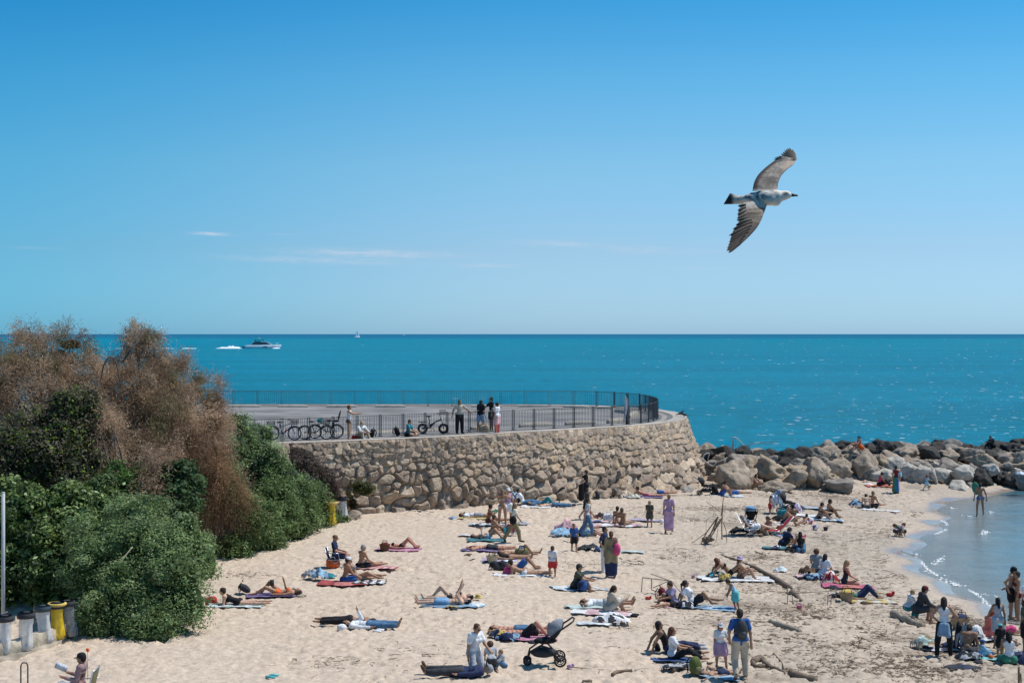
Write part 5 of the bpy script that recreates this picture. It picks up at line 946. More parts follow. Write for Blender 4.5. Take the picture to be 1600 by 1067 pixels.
# ---- stuff: dry seagrass and twig litter
def litter():
    patches=[(1150,795,80,5,500),(1105,812,50,6,250),(1060,868,40,10,220),(1190,872,60,8,260),(1265,770,80,9,700),(1330,780,60,10,450),(1180,925,60,20,350),(1250,960,70,18,650),(1300,1000,90,22,450),(1340,990,50,16,400),(1430,1045,60,24,800),(1350,1045,80,20,500),(1260,1045,60,14,300),(1420,860,40,14,450),(1400,890,40,24,350),(1470,955,50,10,380),(1530,975,50,12,500),(1380,830,50,14,350),(1445,800,30,16,250),(1310,850,50,16,200),(1150,970,60,16,300),(1200,1010,60,16,300),(960,880,40,6,120),(900,885,40,5,60),(520,1035,60,10,60),(380,898,40,5,90),(1000,800,60,10,160),(600,900,120,60,20),(1050,980,160,50,300),(1250,900,220,110,1500),(1350,980,160,70,900),(1300,920,160,70,500),(860,830,100,40,100),(640,1030,160,30,90),(1545,1030,60,26,260),(1240,820,90,40,300),(590,870,250,70,40),(800,960,250,80,70)]
    V=[];Fs=[];n=0;Cc=[]
    pal=np.array([s2l(c) for c in [(140,120,100),(112,92,74),(160,140,118),(92,76,62),(172,152,130)]])*.95
    for cx,cy,sx,sy,k in patches:
        for _ in range(int(k*.85)):
            px,py=cx+rng.normal()*sx*.6,cy+rng.normal()*sy*.6
            if py<766 or px>1640: continue
            p=at(px,py); s_=float(shore(p.y))-p.x
            if s_<1.5 or p.x<float(vegx(p.y))+.4: continue
            L_=.035+.17*rng.random()**2.5; w=.005+.009*rng.random(); a=rng.normal()*.5+(0 if rng.random()<.75 else 1.5); dx,dy=math.cos(a),math.sin(a); hz=.012+.03*rng.random(); bend=rng.normal()*.12*L_
            A=np.array([[p.x-dx*L_,p.y-dy*L_,p.z+.005+hz*.3],[p.x-dy*bend,p.y+dx*bend,p.z+hz],[p.x+dx*L_,p.y+dy*L_,p.z+.01+hz*.4]]); o=np.array([-dy*w,dx*w,0]); up_=np.array([0,0,w])
            for q in range(3): V+= [A[q]-o,A[q]+up_,A[q]+o]
            for q in range(2): b=n+q*3; Fs+=[[b,b+3,b+4,b+1],[b+1,b+4,b+5,b+2]]
            n+=9; Cc+=[pal[rng.integers(5)]*(.55+.6*rng.random())]*4
    o=link('beach_litter',nmesh('beach_litter',np.array(V),np.array(Fs),False,col=np.array(Cc)),mat('litter',(.1,.08,.06),.95,.2,5,attr='tint')); tag(o,'dry brown seagrass and twigs scattered over the sand','plant litter',kind='stuff')
litter()
# ---------------------------------------------------------------- bicycles, bins, boats, gull
def wheel(root,x,r,fat=.026,m=None):
    mb=MB(); mb.ring((x,0,r),r-fat,fat,'y',28,6); w_=mb.build('wheel',RUB,root); mb=MB(); mb.ring((x,0,r),r-fat*2.2,.01,'y',24,4); mb.tube([(x,-.04,r),(x,.04,r)],.025,8)
    for a in np.linspace(0,2*math.pi,13)[:-1]: mb.tube([(x,0,r),(x+math.cos(a)*(r-fat*2),0,r+math.sin(a)*(r-fat*2))],.0035,3,cap=False)
    mb.build('rim',METAL if m is None else m,w_)
def wire_basket(root,x,z_,m,s=1.):
    mb=MB(); 
    for k,(w_,d) in enumerate(((.13,.0),(.15,.1),(.17,.2))): mb.tube([(x-w_*s,-w_*s,z_+d),(x+w_*s,-w_*s,z_+d),(x+w_*s,w_*s,z_+d),(x-w_*s,w_*s,z_+d),(x-w_*s,-w_*s,z_+d)],.008,4)
    for a in np.linspace(-1,1,6):
        for q in((a,-1),(a,1),(-1,a),(1,a)): mb.tube([(x+q[0]*.13*s,q[1]*.13*s,z_),(x+q[0]*.17*s,q[1]*.17*s,z_+.2)],.006,4,cap=False)
    mb.box((x,0,z_+.005),(.26*s,.26*s,.01)); mb.build('basket',m,root)
def bicycle(px,py,rz,label,c,basket_f=True,basket_r=False,child=False,helmet=None,bottle=None,fat=False,off=0.):
    p=at(px,py,PROM); root=empty('bicycle',(p.x,p.y+off,p.z+.006),R(rz),label,'bicycle','bicycles leaning on the railing'); m=mat('paint_'+c,CLR.get(c,(.02,.02,.02)),.35,.05,5,spec=.5)
    if fat:
        r=.27; wheel(root,-.52,r,.052,BLK); wheel(root,.56,r,.052,BLK); mb=MB(); mb.tube([(-.52,0,r),(-.12,0,.32),(-.05,0,.42),(.1,0,.6),(.42,0,.72)],.035,8); mb.tube([(-.12,0,.3),(-.2,0,.86)],.022,8); mb.tube([(-.52,.06,r),(-.2,.04,.5),(.02,0,.5)],.016,6); mb.tube([(.56,.07,r),(.5,.07,.6),(.42,0,.72)],.02,6); mb.tube([(.56,-.07,r),(.5,-.07,.6),(.42,0,.72)],.02,6); mb.tube([(.42,0,.7),(.36,0,1.02)],.022,8); mb.box((-.02,0,.5),(.34,.07,.09),M=Matrix.Rotation(-.5,3,'Y')); mb.build('frame',m,root)
        mb=MB(); mb.ell((-.55,0,.62),(.22,.1,.02),10,5); mb.tube([(-.72,0,.6),(-.35,0,.6),(-.14,0,.55)],.012,5); mb.tube([(-.55,.07,.6),(-.52,.08,r)],.01,5); mb.build('rear_rack',BLK,root)
        hb=(.36,1.02); sd=(-.21,.9); bx=.52; bz=1.02
    else:
        r=.34; wheel(root,-.53,r); wheel(root,.53,r); mb=MB(); bb=(-.05,0,.3); st=(-.18,0,.8); hd=(.36,0,.82); hd2=(.39,0,.68)
        for a,b,t in((bb,st,.024),(bb,hd2,.027),((-.14,0,.66),hd,.022),((-.53,.05,r),bb,.012),((-.53,-.05,r),bb,.012),((-.53,.05,r),(-.15,0,.7),.01),((-.53,-.05,r),(-.15,0,.7),.01),(hd,hd2,.022),(hd2,(.53,.05,r),.014),(hd2,(.53,-.05,r),.014),(hd,(.33,0,.98),.014)): mb.tube([a,b],t,6)
        mb.build('frame',m,root); mb=MB(); [mb.tube([(x+math.cos(a)*(r+.025),0,r+math.sin(a)*(r+.025)) for a in np.linspace(a0,a1,9)],.018,4) for x,a0,a1 in((-.53,.4,2.9),(.53,.8,2.4))]; mb.build('mudguard',BLK,root)
        hb=(.32,.98); sd=(-.19,.88); bx=.55; bz=.78
    mb=MB(); mb.tube([(hb[0]-.12,-.3,hb[1]+.02),(hb[0],-.2,hb[1]+.04),(hb[0]+.02,0,hb[1]),(hb[0],.2,hb[1]+.04),(hb[0]-.12,.3,hb[1]+.02)],.014,6); mb.build('handlebar',BLK,root)
    mb=MB(); mb.ell((sd[0],0,sd[1]),(.15,.09,.04),12,6); mb.build('saddle',BLK,root)
    mb=MB(); mb.ring((-.05,.05,.3),.09,.008,'y',14,4); mb.tube([(-.05,.07,.3),(.08,.07,.2)],.01,5); mb.tube([(-.05,-.07,.3),(-.18,-.07,.4)],.01,5); mb.box((.1,.1,.2),(.09,.06,.02)); mb.box((-.2,-.1,.4),(.09,.06,.02)); mb.tube([(-.05,.05,.39),(-.53,.05,r+.04)],.006,4); mb.tube([(-.05,.05,.21),(-.53,.05,r-.04)],.006,4); mb.build('crank',BLK,root)
    if basket_f: wire_basket(root,bx,bz,BLK)
    if basket_r: wire_basket(root,-.6,.72,BLK,1.1); mb=MB(); mb.box((-.55,0,.7),(.45,.12,.015)); mb.build('rear_rack',BLK,root)
    if child: mb=MB(); mb.ell((-.5,0,.86),(.17,.15,.06),10,6); mb.ell((-.66,0,1.12),(.045,.15,.3),12,8,ry=-.25); mb.tube([(-.36,.12,.8),(-.34,.13,.5)],.04,6); mb.tube([(-.36,-.12,.8),(-.34,-.13,.5)],.04,6); mb.build('child_seat',cmat('char'),root)
    if helmet: mb=MB(); mb.ell((hb[0]-.12,-.1,hb[1]-.04),(.14,.1,.1),12,8); mb.build('helmet',cmat(helmet),root)
    if bottle: mb=MB(); mb.tube([(.06,0,.4),(.16,0,.52)],.045,8); mb.build('bottle',cmat(bottle),root)
bicycle(443,688.3,4,'navy bicycle with front and rear baskets and red bottle, half behind the bush','navy',True,True,bottle='red')
bicycle(493,687,4,'black bicycle with blue helmet on its bars, left of the child-seat one','black',True,False,helmet='teal'); bicycle(508,685.8,184,'dark bicycle with a tall child seat, parked closely behind the helmet one','black',False,False,child=True,off=.25)
bicycle(676,677.8,2,'black folding bicycle with fat tyres and high front basket','black',True,fat=True)
# bins
BAG=None
def bag_mat(nm,c,al):
    m=mat(nm,c,.25,.2,6,.6,9,spec=.5); t=m.node_tree; b=t.nodes['Principled BSDF']; b.inputs['Alpha'].default_value=al; return m
BAGC=bag_mat('clear_bag',(.80,.80,.80),.6); BAGY=bag_mat('yellow_bag',(.72,.50,.03),.9); BAGD=bag_mat('dim_bag',(.32,.34,.36),.5)
def bin_(px,py,label,bag=BAGC,lid='char',top=None,tilt=0.,H_=1.02,s=1.):
    p=at(px,py); root=empty('bag_bin',tuple(p),rng.random()*.5,label,'bin','bag bins at the edge of the beach'); mb=MB(); mb.tube([(0,.2,-.1),(0,.2,H_)],.03,8); mb.tube([(0,.2,.9),(0,.05,.97)],.02,6); mb.build('post',mat('bin_post',(.03,.045,.05),.5),root)
    mb=MB(); mb.lathe([(0,H_+.115),(.19,H_+.105),(.19,H_+.105),(.225,H_+.085),(.225,H_+.085),(.235,H_+.08),(.235,H_-.05),(.235,H_-.05),(.2,H_-.055),(0,H_-.05)],24); mb.build('lid',cmat(lid) if lid!='slate' else mat('slate',(.05,.075,.09),.4,.1),root)
    if top: mb=MB(); mb.ring((0,0,H_+.06),.225,.045,'z',22,6); mb.build('lid_rim',cmat(top),root)
    n=22; V=[]; zs=np.linspace(H_-.05,.12,9)
    for i,z_ in enumerate(zs):
        t=i/8; r=(.185+.01*t-.03*math.sin(t*3.14))*(1 if i<8 else .8)
        for k in range(n): a=2*math.pi*k/n; rr=r*(1+.11*math.sin(a*6+t*1.5)*(.5+t)+.18*vnoise(np.array([[a*2.,t*4+px]]),3)[0]); V.append((rr*math.cos(a)+tilt*t,rr*math.sin(a)*.9-.02*t,z_))
    V.append((tilt,0,.1)); Fs=[[i*n+k,i*n+(k+1)%n,(i+1)*n+(k+1)%n,(i+1)*n+k] for i in range(8) for k in range(n)]+[[8*n+k,8*n+(k+1)%n,9*n] for k in range(n)]
    mb=MB(); mb.add(V,Fs); mb.build('hanging_bag',bag,root); 
    if bag is BAGD or bag is BAGC: mb=MB(); mb.ell((tilt*.9,0,.22),(.11,.1,.1),10,7,noise=.4,seed=int(px)); mb.build('rubbish',cmat('grey'),root)
    return root
bin_(7,1027,'bin with clear bag and dark lid at the photo\'s very edge'); bin_(41,1021,'slim bin with clear bag standing second from the pole'); bin_(66,1009,'bin with clear bag and bluish lid just before the yellow one',lid='slate',tilt=.12)
bin_(89,1004,'bin with yellow bag and yellow-rimmed lid in the near row',BAGY,'char','yellow'); bin_(104,1000,'dim half-hidden clear bag bin next to the yellow one, under the bush',BAGD,tilt=.13)
bin_(518,823,'yellow bin half hidden by the hedge below the stone wall',BAGY,'yellow','yellow'); bin_(536,815,'pale bin with black lid against the foot of the stone wall',BAGC,'char')
def low_wall():
    P=catmull([tuple(at(*q)) for q in [(-70,1046),(-20,1036),(30,1026),(62,1016),(86,1008),(101,1002)]],8); P[:,1]+=.25; n=len(P); V=[]; j=lambda i,k: .035*vnoise(np.array([[i*.7,k*3.3]]),7)[0]
    for i,p in enumerate(P):
        for k,(dy,dz) in enumerate(((-.02,-.1),(-.06+j(i,1),.2),(0,.42+j(i,2)),(.22,.44+j(i,3)),(.42,.42+j(i,4)),(.5,-.1))): V.append((p[0],p[1]+dy,p[2]+dz))
    Fs=[[i*6+k,(i+1)*6+k,(i+1)*6+k+1,i*6+k+1] for i in range(n-1) for k in range(5)]+[[(n-1)*6+k for k in range(6)]]; o0=P[0].copy(); mb=MB(); mb.add(np.array(V)-o0,Fs)
    tag(mb.build('low_wall',mat('old_concrete',(.40,.35,.27),.95,.5,2.2,.7,7),None,loc=tuple(o0)),'low weathered concrete wall behind the row of bag bins','wall')
    mb=MB(); P2=P.copy(); P2[:,1]-=.45; V=[]
    for i,p in enumerate(P2): V+= [(p[0],p[1]-.06+j(i,5),p[2]-.05),(p[0],p[1]-.04+j(i,6),p[2]+.09),(p[0],p[1]+.4,p[2]+.1)]
    mb.add(np.array(V)-o0,[[i*3+k,(i+1)*3+k,(i+1)*3+k+1,i*3+k+1] for i in range(n-1) for k in range(2)]); tag(mb.build('kerb',mat('old_concrete2',(.33,.28,.22),.95,.5,2.2,.7,7),None,loc=tuple(o0)),'broken concrete kerb in the sand under the bins','kerb')
low_wall()
p=at(5,1002); mb=MB(); mb.tube([(0,0,-.2),(0,0,4.15)],.05,10); mb.ell((0,0,4.16),(.055,.055,.03),10,6); mb.lathe([(.09,0),(.09,.03),(.055,.06)],12); tag(mb.build('metal_pole',mat('pole_grey',(.42,.43,.45),.45,.1),None,loc=tuple(p)),'plain pale grey metal pole standing behind the bins','pole')
# handle of a trolley, paper, stake with orange knob
p=at(38,1108); mb=MB(); mb.tube([(-.08,0,.1),(-.08,0,1.0),(-.05,0,1.07),(.05,0,1.07),(.08,0,1.0),(.08,0,.1)],.016,6); mb.box((0,.02,.3),(.3,.2,.42)); mb.box((0,-.01,.03),(.34,.24,.05)); tag(mb.build('shopping_trolley',BLK,None,loc=tuple(p)),'black trolley with only its pull handle in the photo','trolley')
p=at(137,1062); mb=MB(); mb.tube([(0,0,0),(0,0,.72)],.008,5); mb.ell((0,0,.75),(.045,.04,.05),10,8,m=1); tag(mb.build('garden_stake',[mat('steel',(.3,.3,.3),.4),cmat('orange')],None,loc=tuple(p)),'thin stake with an orange knob behind the reading man\'s cap','stake')
# ---- boats
WHT=mat('gelcoat',(.72,.73,.75),.3,.04,2,spec=.5); GLS=mat('dark_glass',(.01,.014,.02),.12,.02,2,spec=.6)
def hull(L_,B_,H_,mb,m=0,sheer=.35,n=16):
    V=[]
    for i in range(n+1):
        t=i/n; x=-L_/2+L_*t; b=B_/2*(1-max(0,(t-.45)/.55)**2.2)*(.9+.1*min(1,t*5)); top=H_*(1+sheer*max(0,t-.35)**1.5); rake=.5*H_*max(0,(t-.6)/.4)**2
        for k,(yy,zz) in enumerate(((0,-.4),(.75,-.2),(1,.35),(1,1.))): V.append((x+rake*zz,b*yy,top*zz if zz>0 else zz)); 
        for yy,zz in((1,1.),(1,.35),(.75,-.2)): V.append((x+rake*zz,-b*yy,top*zz if zz>0 else zz))
    Fs=[[i*7+k,(i+1)*7+k,(i+1)*7+(k+1)%7,i*7+(k+1)%7] for i in range(n) for k in range(7)]+[[0,1,2,3,4,5,6]]; mb.add(V,Fs,m)
def yacht():
    p=at(410,544.6,SEA); root=empty('motor_yacht',(p.x,p.y,SEA),R(3),'white motor yacht with dark windows speeding along on the open sea','boat'); mb=MB(); hull(22.5,5.6,2.1,mb); mb.build('hull',WHT,root)
    mb=MB(); mb.add([(-8,-2.3,2.1),(6.5,-1.7,2.5),(3.,-1.5,4.2),(-6,-2,4.2),(-8,2.3,2.1),(6.5,1.7,2.5),(3.,1.5,4.2),(-6,2,4.2)],[[0,1,2,3],[7,6,5,4],[0,3,7,4],[1,5,6,2],[3,2,6,7]]); mb.build('cabin',WHT,root,False)
    mb=MB(); mb.add([(-6.5,-2.32,2.7),(5.4,-1.83,2.85),(3.1,-1.62,3.95),(-5.6,-2.12,3.95),(-6.5,2.32,2.7),(5.4,1.83,2.85),(3.1,1.62,3.95),(-5.6,2.12,3.95)],[[0,1,2,3],[7,6,5,4],[1,5,6,2]]); mb.build('cabin_windows',GLS,root,False)
    mb=MB(); mb.box((1.6,-2.72,1.25),(3.6,.06,.7)); mb.box((6.3,-1.9,1.75),(5.6,.08,.22),-.25); mb.box((1.6,2.72,1.25),(3.6,.06,.7)); mb.build('hull_windows',GLS,root,False)
    mb=MB(); mb.box((-2.2,0,5.7),(6.6,3.4,.22)); mb.tube([(-5,-1.5,4.2),(-4.6,-1.5,5.7)],.1,5); mb.tube([(-5,1.5,4.2),(-4.6,1.5,5.7)],.1,5); mb.add([(1.2,-1.4,4.2),(2.4,0,4.2),(1.2,1.4,4.2),(.2,-1.3,5.6),(1.,0,5.6),(.2,1.3,5.6)],[[0,1,4,3],[1,2,5,4]]); mb.box((-3,0,4.55),(4,3.2,.7)); mb.build('flybridge',mat('navy_top',(.05,.07,.1),.4,.05),root,False)
    mb=MB(); mb.tube([(-2.5,0,5.8),(-2.2,0,7.2)],.12,6); mb.ell((-1.8,0,6.5),(.5,.4,.3),10,6); mb.box((-2.4,0,6.7),(.2,1.8,.12)); mb.build('radar_mast',WHT,root)
    mb=MB(); mb.tube([(3.5,-1.9,3.2),(8,-1.2,3.5),(11.4,0,3.8)],.05,4); mb.tube([(3.5,1.9,3.2),(8,1.2,3.5),(11.4,0,3.8)],.05,4); mb.box((9.5,0,3.3),(1,.6,.5)); mb.build('bow_rail',METAL,root); mb=MB(); mb.box((-11.6,0,.5),(1.6,4.2,.35)); mb.box((-12.1,0,1.1),(1.6,1.2,.8)); mb.build('swim_platform',mat('teak',(.12,.1,.09),.7),root)
    # wake and bow wave
    V=[];Fs=[];n=0
    for (x0,x1,w_,h_) in [(-30,-12.5,1.8,1.1),(-24,-14,1.5,1.6),(-52,-42,1.1,.35),(-66,-56,.9,.3),(-82,-72,.8,.2),(-95,-84,.8,.2),(5,11.5,2.2,.9),(-10,4,2.9,.22)]:
        m_=14
        for i in range(m_):
            t=i/(m_-1); e=math.sin(math.pi*min(1,max(0,t))) **.5; hh_=h_*e*(.6+.7*rng.random()); x=x0+(x1-x0)*t
            V+=[(x,-w_*e-.2,.03),(x,-w_*.4*e,hh_+.03),(x,w_*.4*e,hh_+.03),(x,w_*e+.2,.03)]
            if i: b=n+i*4; Fs+=[[b-4+k,b+k,b+k+1,b-4+k+1] for k in range(3)]
        n+=4*m_
    o=link('boat_wake',nmesh('boat_wake',V,np.array(Fs)),mat('foam',(.85,.88,.9)),None,(p.x,p.y,SEA)); o.rotation_euler=(0,0,R(3)); tag(o,'white foaming wake trailing behind the motor yacht','foam',kind='stuff')
yacht()
def sailboat(px,py,L_,mast,label,sails=True,rz=0):
    p=at(px,py,SEA); root=empty('sailboat',(p.x,p.y,SEA),R(rz),label,'boat','sailing boats far out'); mb=MB(); hull(L_,L_*.28,L_*.1,mb); mb.build('hull',WHT,root); mb=MB(); mb.box((-.05*L_,0,L_*.12),(L_*.4,L_*.16,L_*.06)); mb.build('cabin',WHT,root)
    mb=MB(); mb.tube([(.05*L_,0,0),(.05*L_,0,mast)],.12 if sails else .3,6); mb.build('mast',METAL,root)
    if sails:
        for nm,A in(('mainsail',[(.02,1.15),(.02,mast-.5),(-.42,1.5)]),('jib',[(.48,1.),(.06,mast*.86),(.06,1.4)])):
            V=[]; n=8; a,b,c=[np.array((q[0]*L_ if abs(q[0])<1 else q[0],0,q[1])) for q in A]
            for i in range(n+1):
                for k in range(n+1): u,v=i/n,k/n; P_=a*(1-u)*(1-v)+c*(1-u)*v+b*u; P_=P_+np.array([0,-.9*math.sin(math.pi*v)*(1-u)*(1 if nm=='jib' else .8),0]); V.append(P_)
            mb=MB(); mb.add(V,[[i*(n+1)+k,i*(n+1)+k+1,(i+1)*(n+1)+k+1,(i+1)*(n+1)+k] for i in range(n) for k in range(n)]); mb.build(nm,mat('sailcloth',(.85,.86,.88),.7,.04),root)
sailboat(558,527.3,15,20,'white sailboat with both sails up near the horizon',True,25); sailboat(253,528.6,17,25.,'sailboat with bare tall mast seen behind the brown tree top',False,170)
mb=MB(); hull(16,4,2.5,mb); mb.box((-2,0,4),(7,3,3)); q=at(631,523.9,SEA); tag(mb.build('distant_boat',WHT,None,loc=tuple(q)),'tiny pale speck of a boat right on the horizon line','boat')
# ---- gull
def gull():
    D=12.; k=lambda x,y,dy=0.: np.array(pz(1100+x/5.333,210+y/5.333,D+dy)); o0=k(500,530); px=D/F/5.333
    root=empty('seagull',tuple(o0),0,'brown-mottled young gull gliding across the sky with wings spread','bird')
    P=[]; cc=lambda a,b,ra,rb: P.append(('c',a-o0,b-o0,ra*px,rb*px))
    cc(k(600,520),k(500,530,.0),56,64); cc(k(500,530),k(400,535,.01),62,46); cc(k(400,535,.01),k(290,545,.02),44,26); cc(k(560,545,-.02),k(600,560,-.01),50,38); cc(k(600,530),k(655,512),46,38); cc(k(655,512),k(690,506),37,33); cc(k(690,506),k(712,508),30,18); cc(k(290,545,.02),k(230,545,.02),24,18)
    V,Q=grow(P,.0075,.006); Vw=V+o0
    # colour: white head and breast, grey-mottled back
    def pix(W): t=(W[:,1]); return np.stack([(((W[:,0]/t)*F+800)-1100)*5.333,(((CZ-W[:,2])/t*F+YH)-210)*5.333],1)
    U=pix(Vw); n3=vnoise(Vw*60,3); back=smooth(U[:,1],600,520)*0+smooth(Vw[:,1],D+.03,D-.02)
    whi=np.array((.82,.74,.63)); gr=np.array((.20,.19,.19)); 
    g=(.25+.6*smooth(n3,-.3,.4))*smooth(U[:,0],650,560)*smooth(U[:,1],575,520)+.25*smooth(n3,0,.4)*smooth(U[:,0],520,440); col=whi*(1-g[:,None])+gr*g[:,None]
    el_=(smooth(np.hypot((U[:,0]-680)/26,(U[:,1]-492)/14),1.2,.6)*.75)[:,None]; col=col*(1-el_)+np.array((.12,.11,.11))*el_
    Vs=[V];Fs=[Q];Cs=[col]; n=len(V)
    def add(Vn,Fn,Cn):
        nonlocal n
        Vs.append(Vn-o0); Fs.append(np.array(Fn)+n); Cs.append(Cn); n+=len(Vn)
    def surf(lead,trail,dl,dt,colf,thick=.012,ns=70,nc=22):
        A=resample(catmull([(x,y) for x,y in lead],6),5)[0]; B=resample(catmull([(x,y) for x,y in trail],6),5)[0]; ia=np.linspace(0,len(A)-1,ns); ib=np.linspace(0,len(B)-1,ns)
        A=np.stack([np.interp(ia,np.arange(len(A)),A[:,j]) for j in(0,1)],1); B=np.stack([np.interp(ib,np.arange(len(B)),B[:,j]) for j in(0,1)],1)
        for side in(-1,1):
            Vn=[];Cn=[]
            for i in range(ns):
                s_=i/(ns-1)
                for j in range(nc):
                    c=j/(nc-1); q=A[i]*(1-c)+B[i]*c; dy=dl(q)+(dt*c)-.022*math.sin(math.pi*c)*(1-.5*s_); th=thick*(1-c)**.6*(1-.75*s_)*(1 if 0<c else 1)+.0012; Vn.append(k(q[0],q[1],dy+side*th*(0 if j in(0,nc-1) else 1))); Cn.append(colf(s_,c,q))
            Fn=[[i*nc+j,i*nc+j+1,(i+1)*nc+j+1,(i+1)*nc+j] for i in range(ns-1) for j in range(nc-1)]; Fn=[f[::-1] for f in Fn] if side<0 else Fn; add(np.array(Vn),Fn,np.array(Cn))
    def feathers(tips,roots,dyt,dyr,w0,c1,c2,n_=8):
        for (tx,ty),(rx,ry) in zip(tips,roots):
            a=np.array([rx,ry],float); b=np.array([tx,ty],float); d=b-a; L_=np.linalg.norm(d); d/=L_; nrm=np.array([-d[1],d[0]]); Vn=[];Cn=[]
            for i in range(n_):
                t=i/(n_-1); w_=w0*(1-.15*t)*math.sqrt(max(0,1-t**5)); q=a+d*L_*t; dy=dyr(q)*(1-t)+dyt(q)*t
                for m_,cc_ in((-1,0),(-.35,1),(.6,2),(1,3)): e=q+nrm*w_*m_; Vn.append(k(e[0],e[1],dy-.003*(1-abs(m_)))); Cn.append((c1,c1,np.array(c1)*.8,c2)[cc_])
            Fn=[[i*4+j,i*4+j+1,(i+1)*4+j+1,(i+1)*4+j] for i in range(n_-1) for j in range(3)]; add(np.array(Vn),Fn,np.array(Cn)); Vb=np.array(Vn); Vb[:,1]+=.0022; add(Vb,[f[::-1] for f in Fn],np.array(Cn))
    DK=np.array((.035,.028,.026)); TN=np.array((.44,.32,.23)); PL=np.array((.64,.56,.47)); GY=np.array((.25,.205,.17))
    fu=lambda q: .36*max(0,(475-q[1])/370)**1.15+(q[0]-560)*.00012; gu=lambda q: fu(q)-.006
    fl=lambda q: -.02-.42*max(0,(q[1]-550)/430)**1.1+(q[0]-400)*.00018; gl_=lambda q: fl(q)-.02
    # far wing, raised
    def colU(s_,c,q):
        m_=float(vnoise(np.array([[q[0]/16.,q[1]/16.]]),5)[0]); f_=float(vnoise(np.array([[s_*46,c*2.5]]),6)[0]); base=GY*(1+.35*f_)+PL*.35*max(0,m_); e=float(smooth(c,.72,.9)*(1-smooth(s_,.75,.85))); base=base*(1-e)+DK*1.3*e
        dkp=math.exp(-(((q[0]-560)/60)**2+((q[1]-390)/40)**2)); base=base*(1-.8*dkp)+DK*.8*dkp; wr=float(smooth(1-s_,.93,1.)*.8); base=base*(1-wr)+PL*1.05*wr; tipl=float(smooth(s_,.55,.72)*(1-smooth(c,.25,.6))); return base*(1-tipl*.6)+TN*1.5*tipl*.6+ (0*base)
    surf([(615,472),(618,410),(645,345),(695,292),(735,262),(757,235),(766,205)],[(402,475),(418,400),(450,340),(500,288),(552,246),(592,215),(640,178)],fu,0.,colU)
    feathers([(578,232),(582,212),(586,196),(602,188),(620,180),(640,160),(655,146),(668,132),(682,121),(696,114),(711,110),(735,124),(752,145)],[(650,235),(668,235),(690,232),(705,230),(720,228),(732,226),(740,225),(748,222),(754,220),(758,218),(762,216),(764,214),(765,214)],gu,gu,11,np.array((.11,.08,.065)),np.array((.50,.42,.35)))
    # near wing, lowered
    def colL(s_,c,q):
        f_=float(vnoise(np.array([[s_*60,c*2.]]),8)[0]); m_=float(vnoise(np.array([[q[0]/14.,q[1]/14.]]),9)[0]); pale=float(1-smooth(s_,.10,.22)); base=TN*(.5+.4*f_)+PL*.2*max(0,m_); base=base*(1-pale*.8)+PL*(1+.3*m_)*pale*.8; dk=float(smooth(s_,.22,.5)); base=base*(1-dk*.92)+(DK*1.1+TN*.09*max(0,f_+.1))*dk*.92; row=math.exp(-((s_-.3)/.05)**2)*float(smooth(c,0.,.5)); return base*(1-.6*row)+DK*row*.6
    surf([(560,520),(525,590),(502,650),(478,712),(445,772),(395,832),(338,888),(275,942),(225,975)],[(335,572),(300,600),(288,640),(284,680),(290,722),(268,765),(238,815),(222,868),(208,930)],fl,0.,colL)
    feathers([(282,598),(278,635),(275,668),(272,700),(270,716),(290,735)],[(350,590),(352,610),(356,640),(360,668),(362,700),(372,720)],gl_,gl_,13,TN*.22,PL*.8)
    feathers([(262,756),(236,790),(204,846),(214,872),(205,898),(198,925),(190,950),(186,972),(203,988)],[(400,720),(405,740),(400,765),(385,790),(370,815),(345,845),(325,865),(310,885),(300,905)],gl_,gl_,15,np.array((.034,.025,.021)),np.array((.17,.12,.095)))
    # tail: pale base, dark terminal band
    def colT(s_,c,q): b_=float(smooth(q[0],262,222)); return PL*(1-b_)+DK*b_
    surf([(330,520),(290,510),(250,500),(216,492)],[(330,580),(270,582),(210,583),(162,584)],lambda q:.015,0.,colT,.004,20,10)
    me=nmesh('body',np.concatenate(Vs),[list(f) for F_ in Fs for f in F_],True,col=np.concatenate(Cs),coldom='POINT'); link('body',me,mat('plumage',(.5,.5,.5),.75,.1,60,attr='tint'),root)
    mb=MB(); a,b,c=k(708,507)-o0,k(752,508)-o0,k(783,516)-o0; mb.tube([a,b,k(772,509)-o0,c],[17*px,11*px,9*px,3*px],8); mb.build('beak',mat('beak',(.03,.025,.024),.4),root)
    mb=MB(); mb.ell(k(684,492,-.033)-o0,(5*px,)*3,8,6); mb.build('eye',mat('eye',(.02,.015,.012),.3,.0),root)
gull()
# pigeon on the rim of the promenade
def pigeon(px,py,z,label,rz=0,s=1.): 
    p=at(px,py,z); V,Q=grow([('c',np.array((-.08,0,.13)),np.array((.05,0,.16)),.05,.06),('c',np.array((.05,0,.16)),np.array((.1,0,.25)),.045,.028),('e',np.array((.115,0,.27)),(.032,.026,.026)),('c',np.array((-.1,0,.12)),np.array((-.24,0,.07)),.035,.018),('c',np.array((0,.03,.1)),np.array((.01,.03,.0)),.012,.008),('c',np.array((0,-.03,.1)),np.array((.01,-.03,.0)),.012,.008),('c',np.array((.13,0,.268)),np.array((.17,0,.26)),.009,.004)],.012,.006)
    o=link('pigeon',nmesh('pigeon',V*s,Q),cmat('char'),None,tuple(p)); o.rotation_euler=(0,0,R(rz)); tag(o,label,'bird','pigeons')
pigeon(1064,650.4,PROM+.03,'dark pigeon perched on the outer rim of the rounded end',0,1.3); pigeon(1069,652.2,PROM+.03,'second dark pigeon behind the first on the rim, facing the sea',150,1.3)
# ---------------------------------------------------------------- who and what is where
P_=person
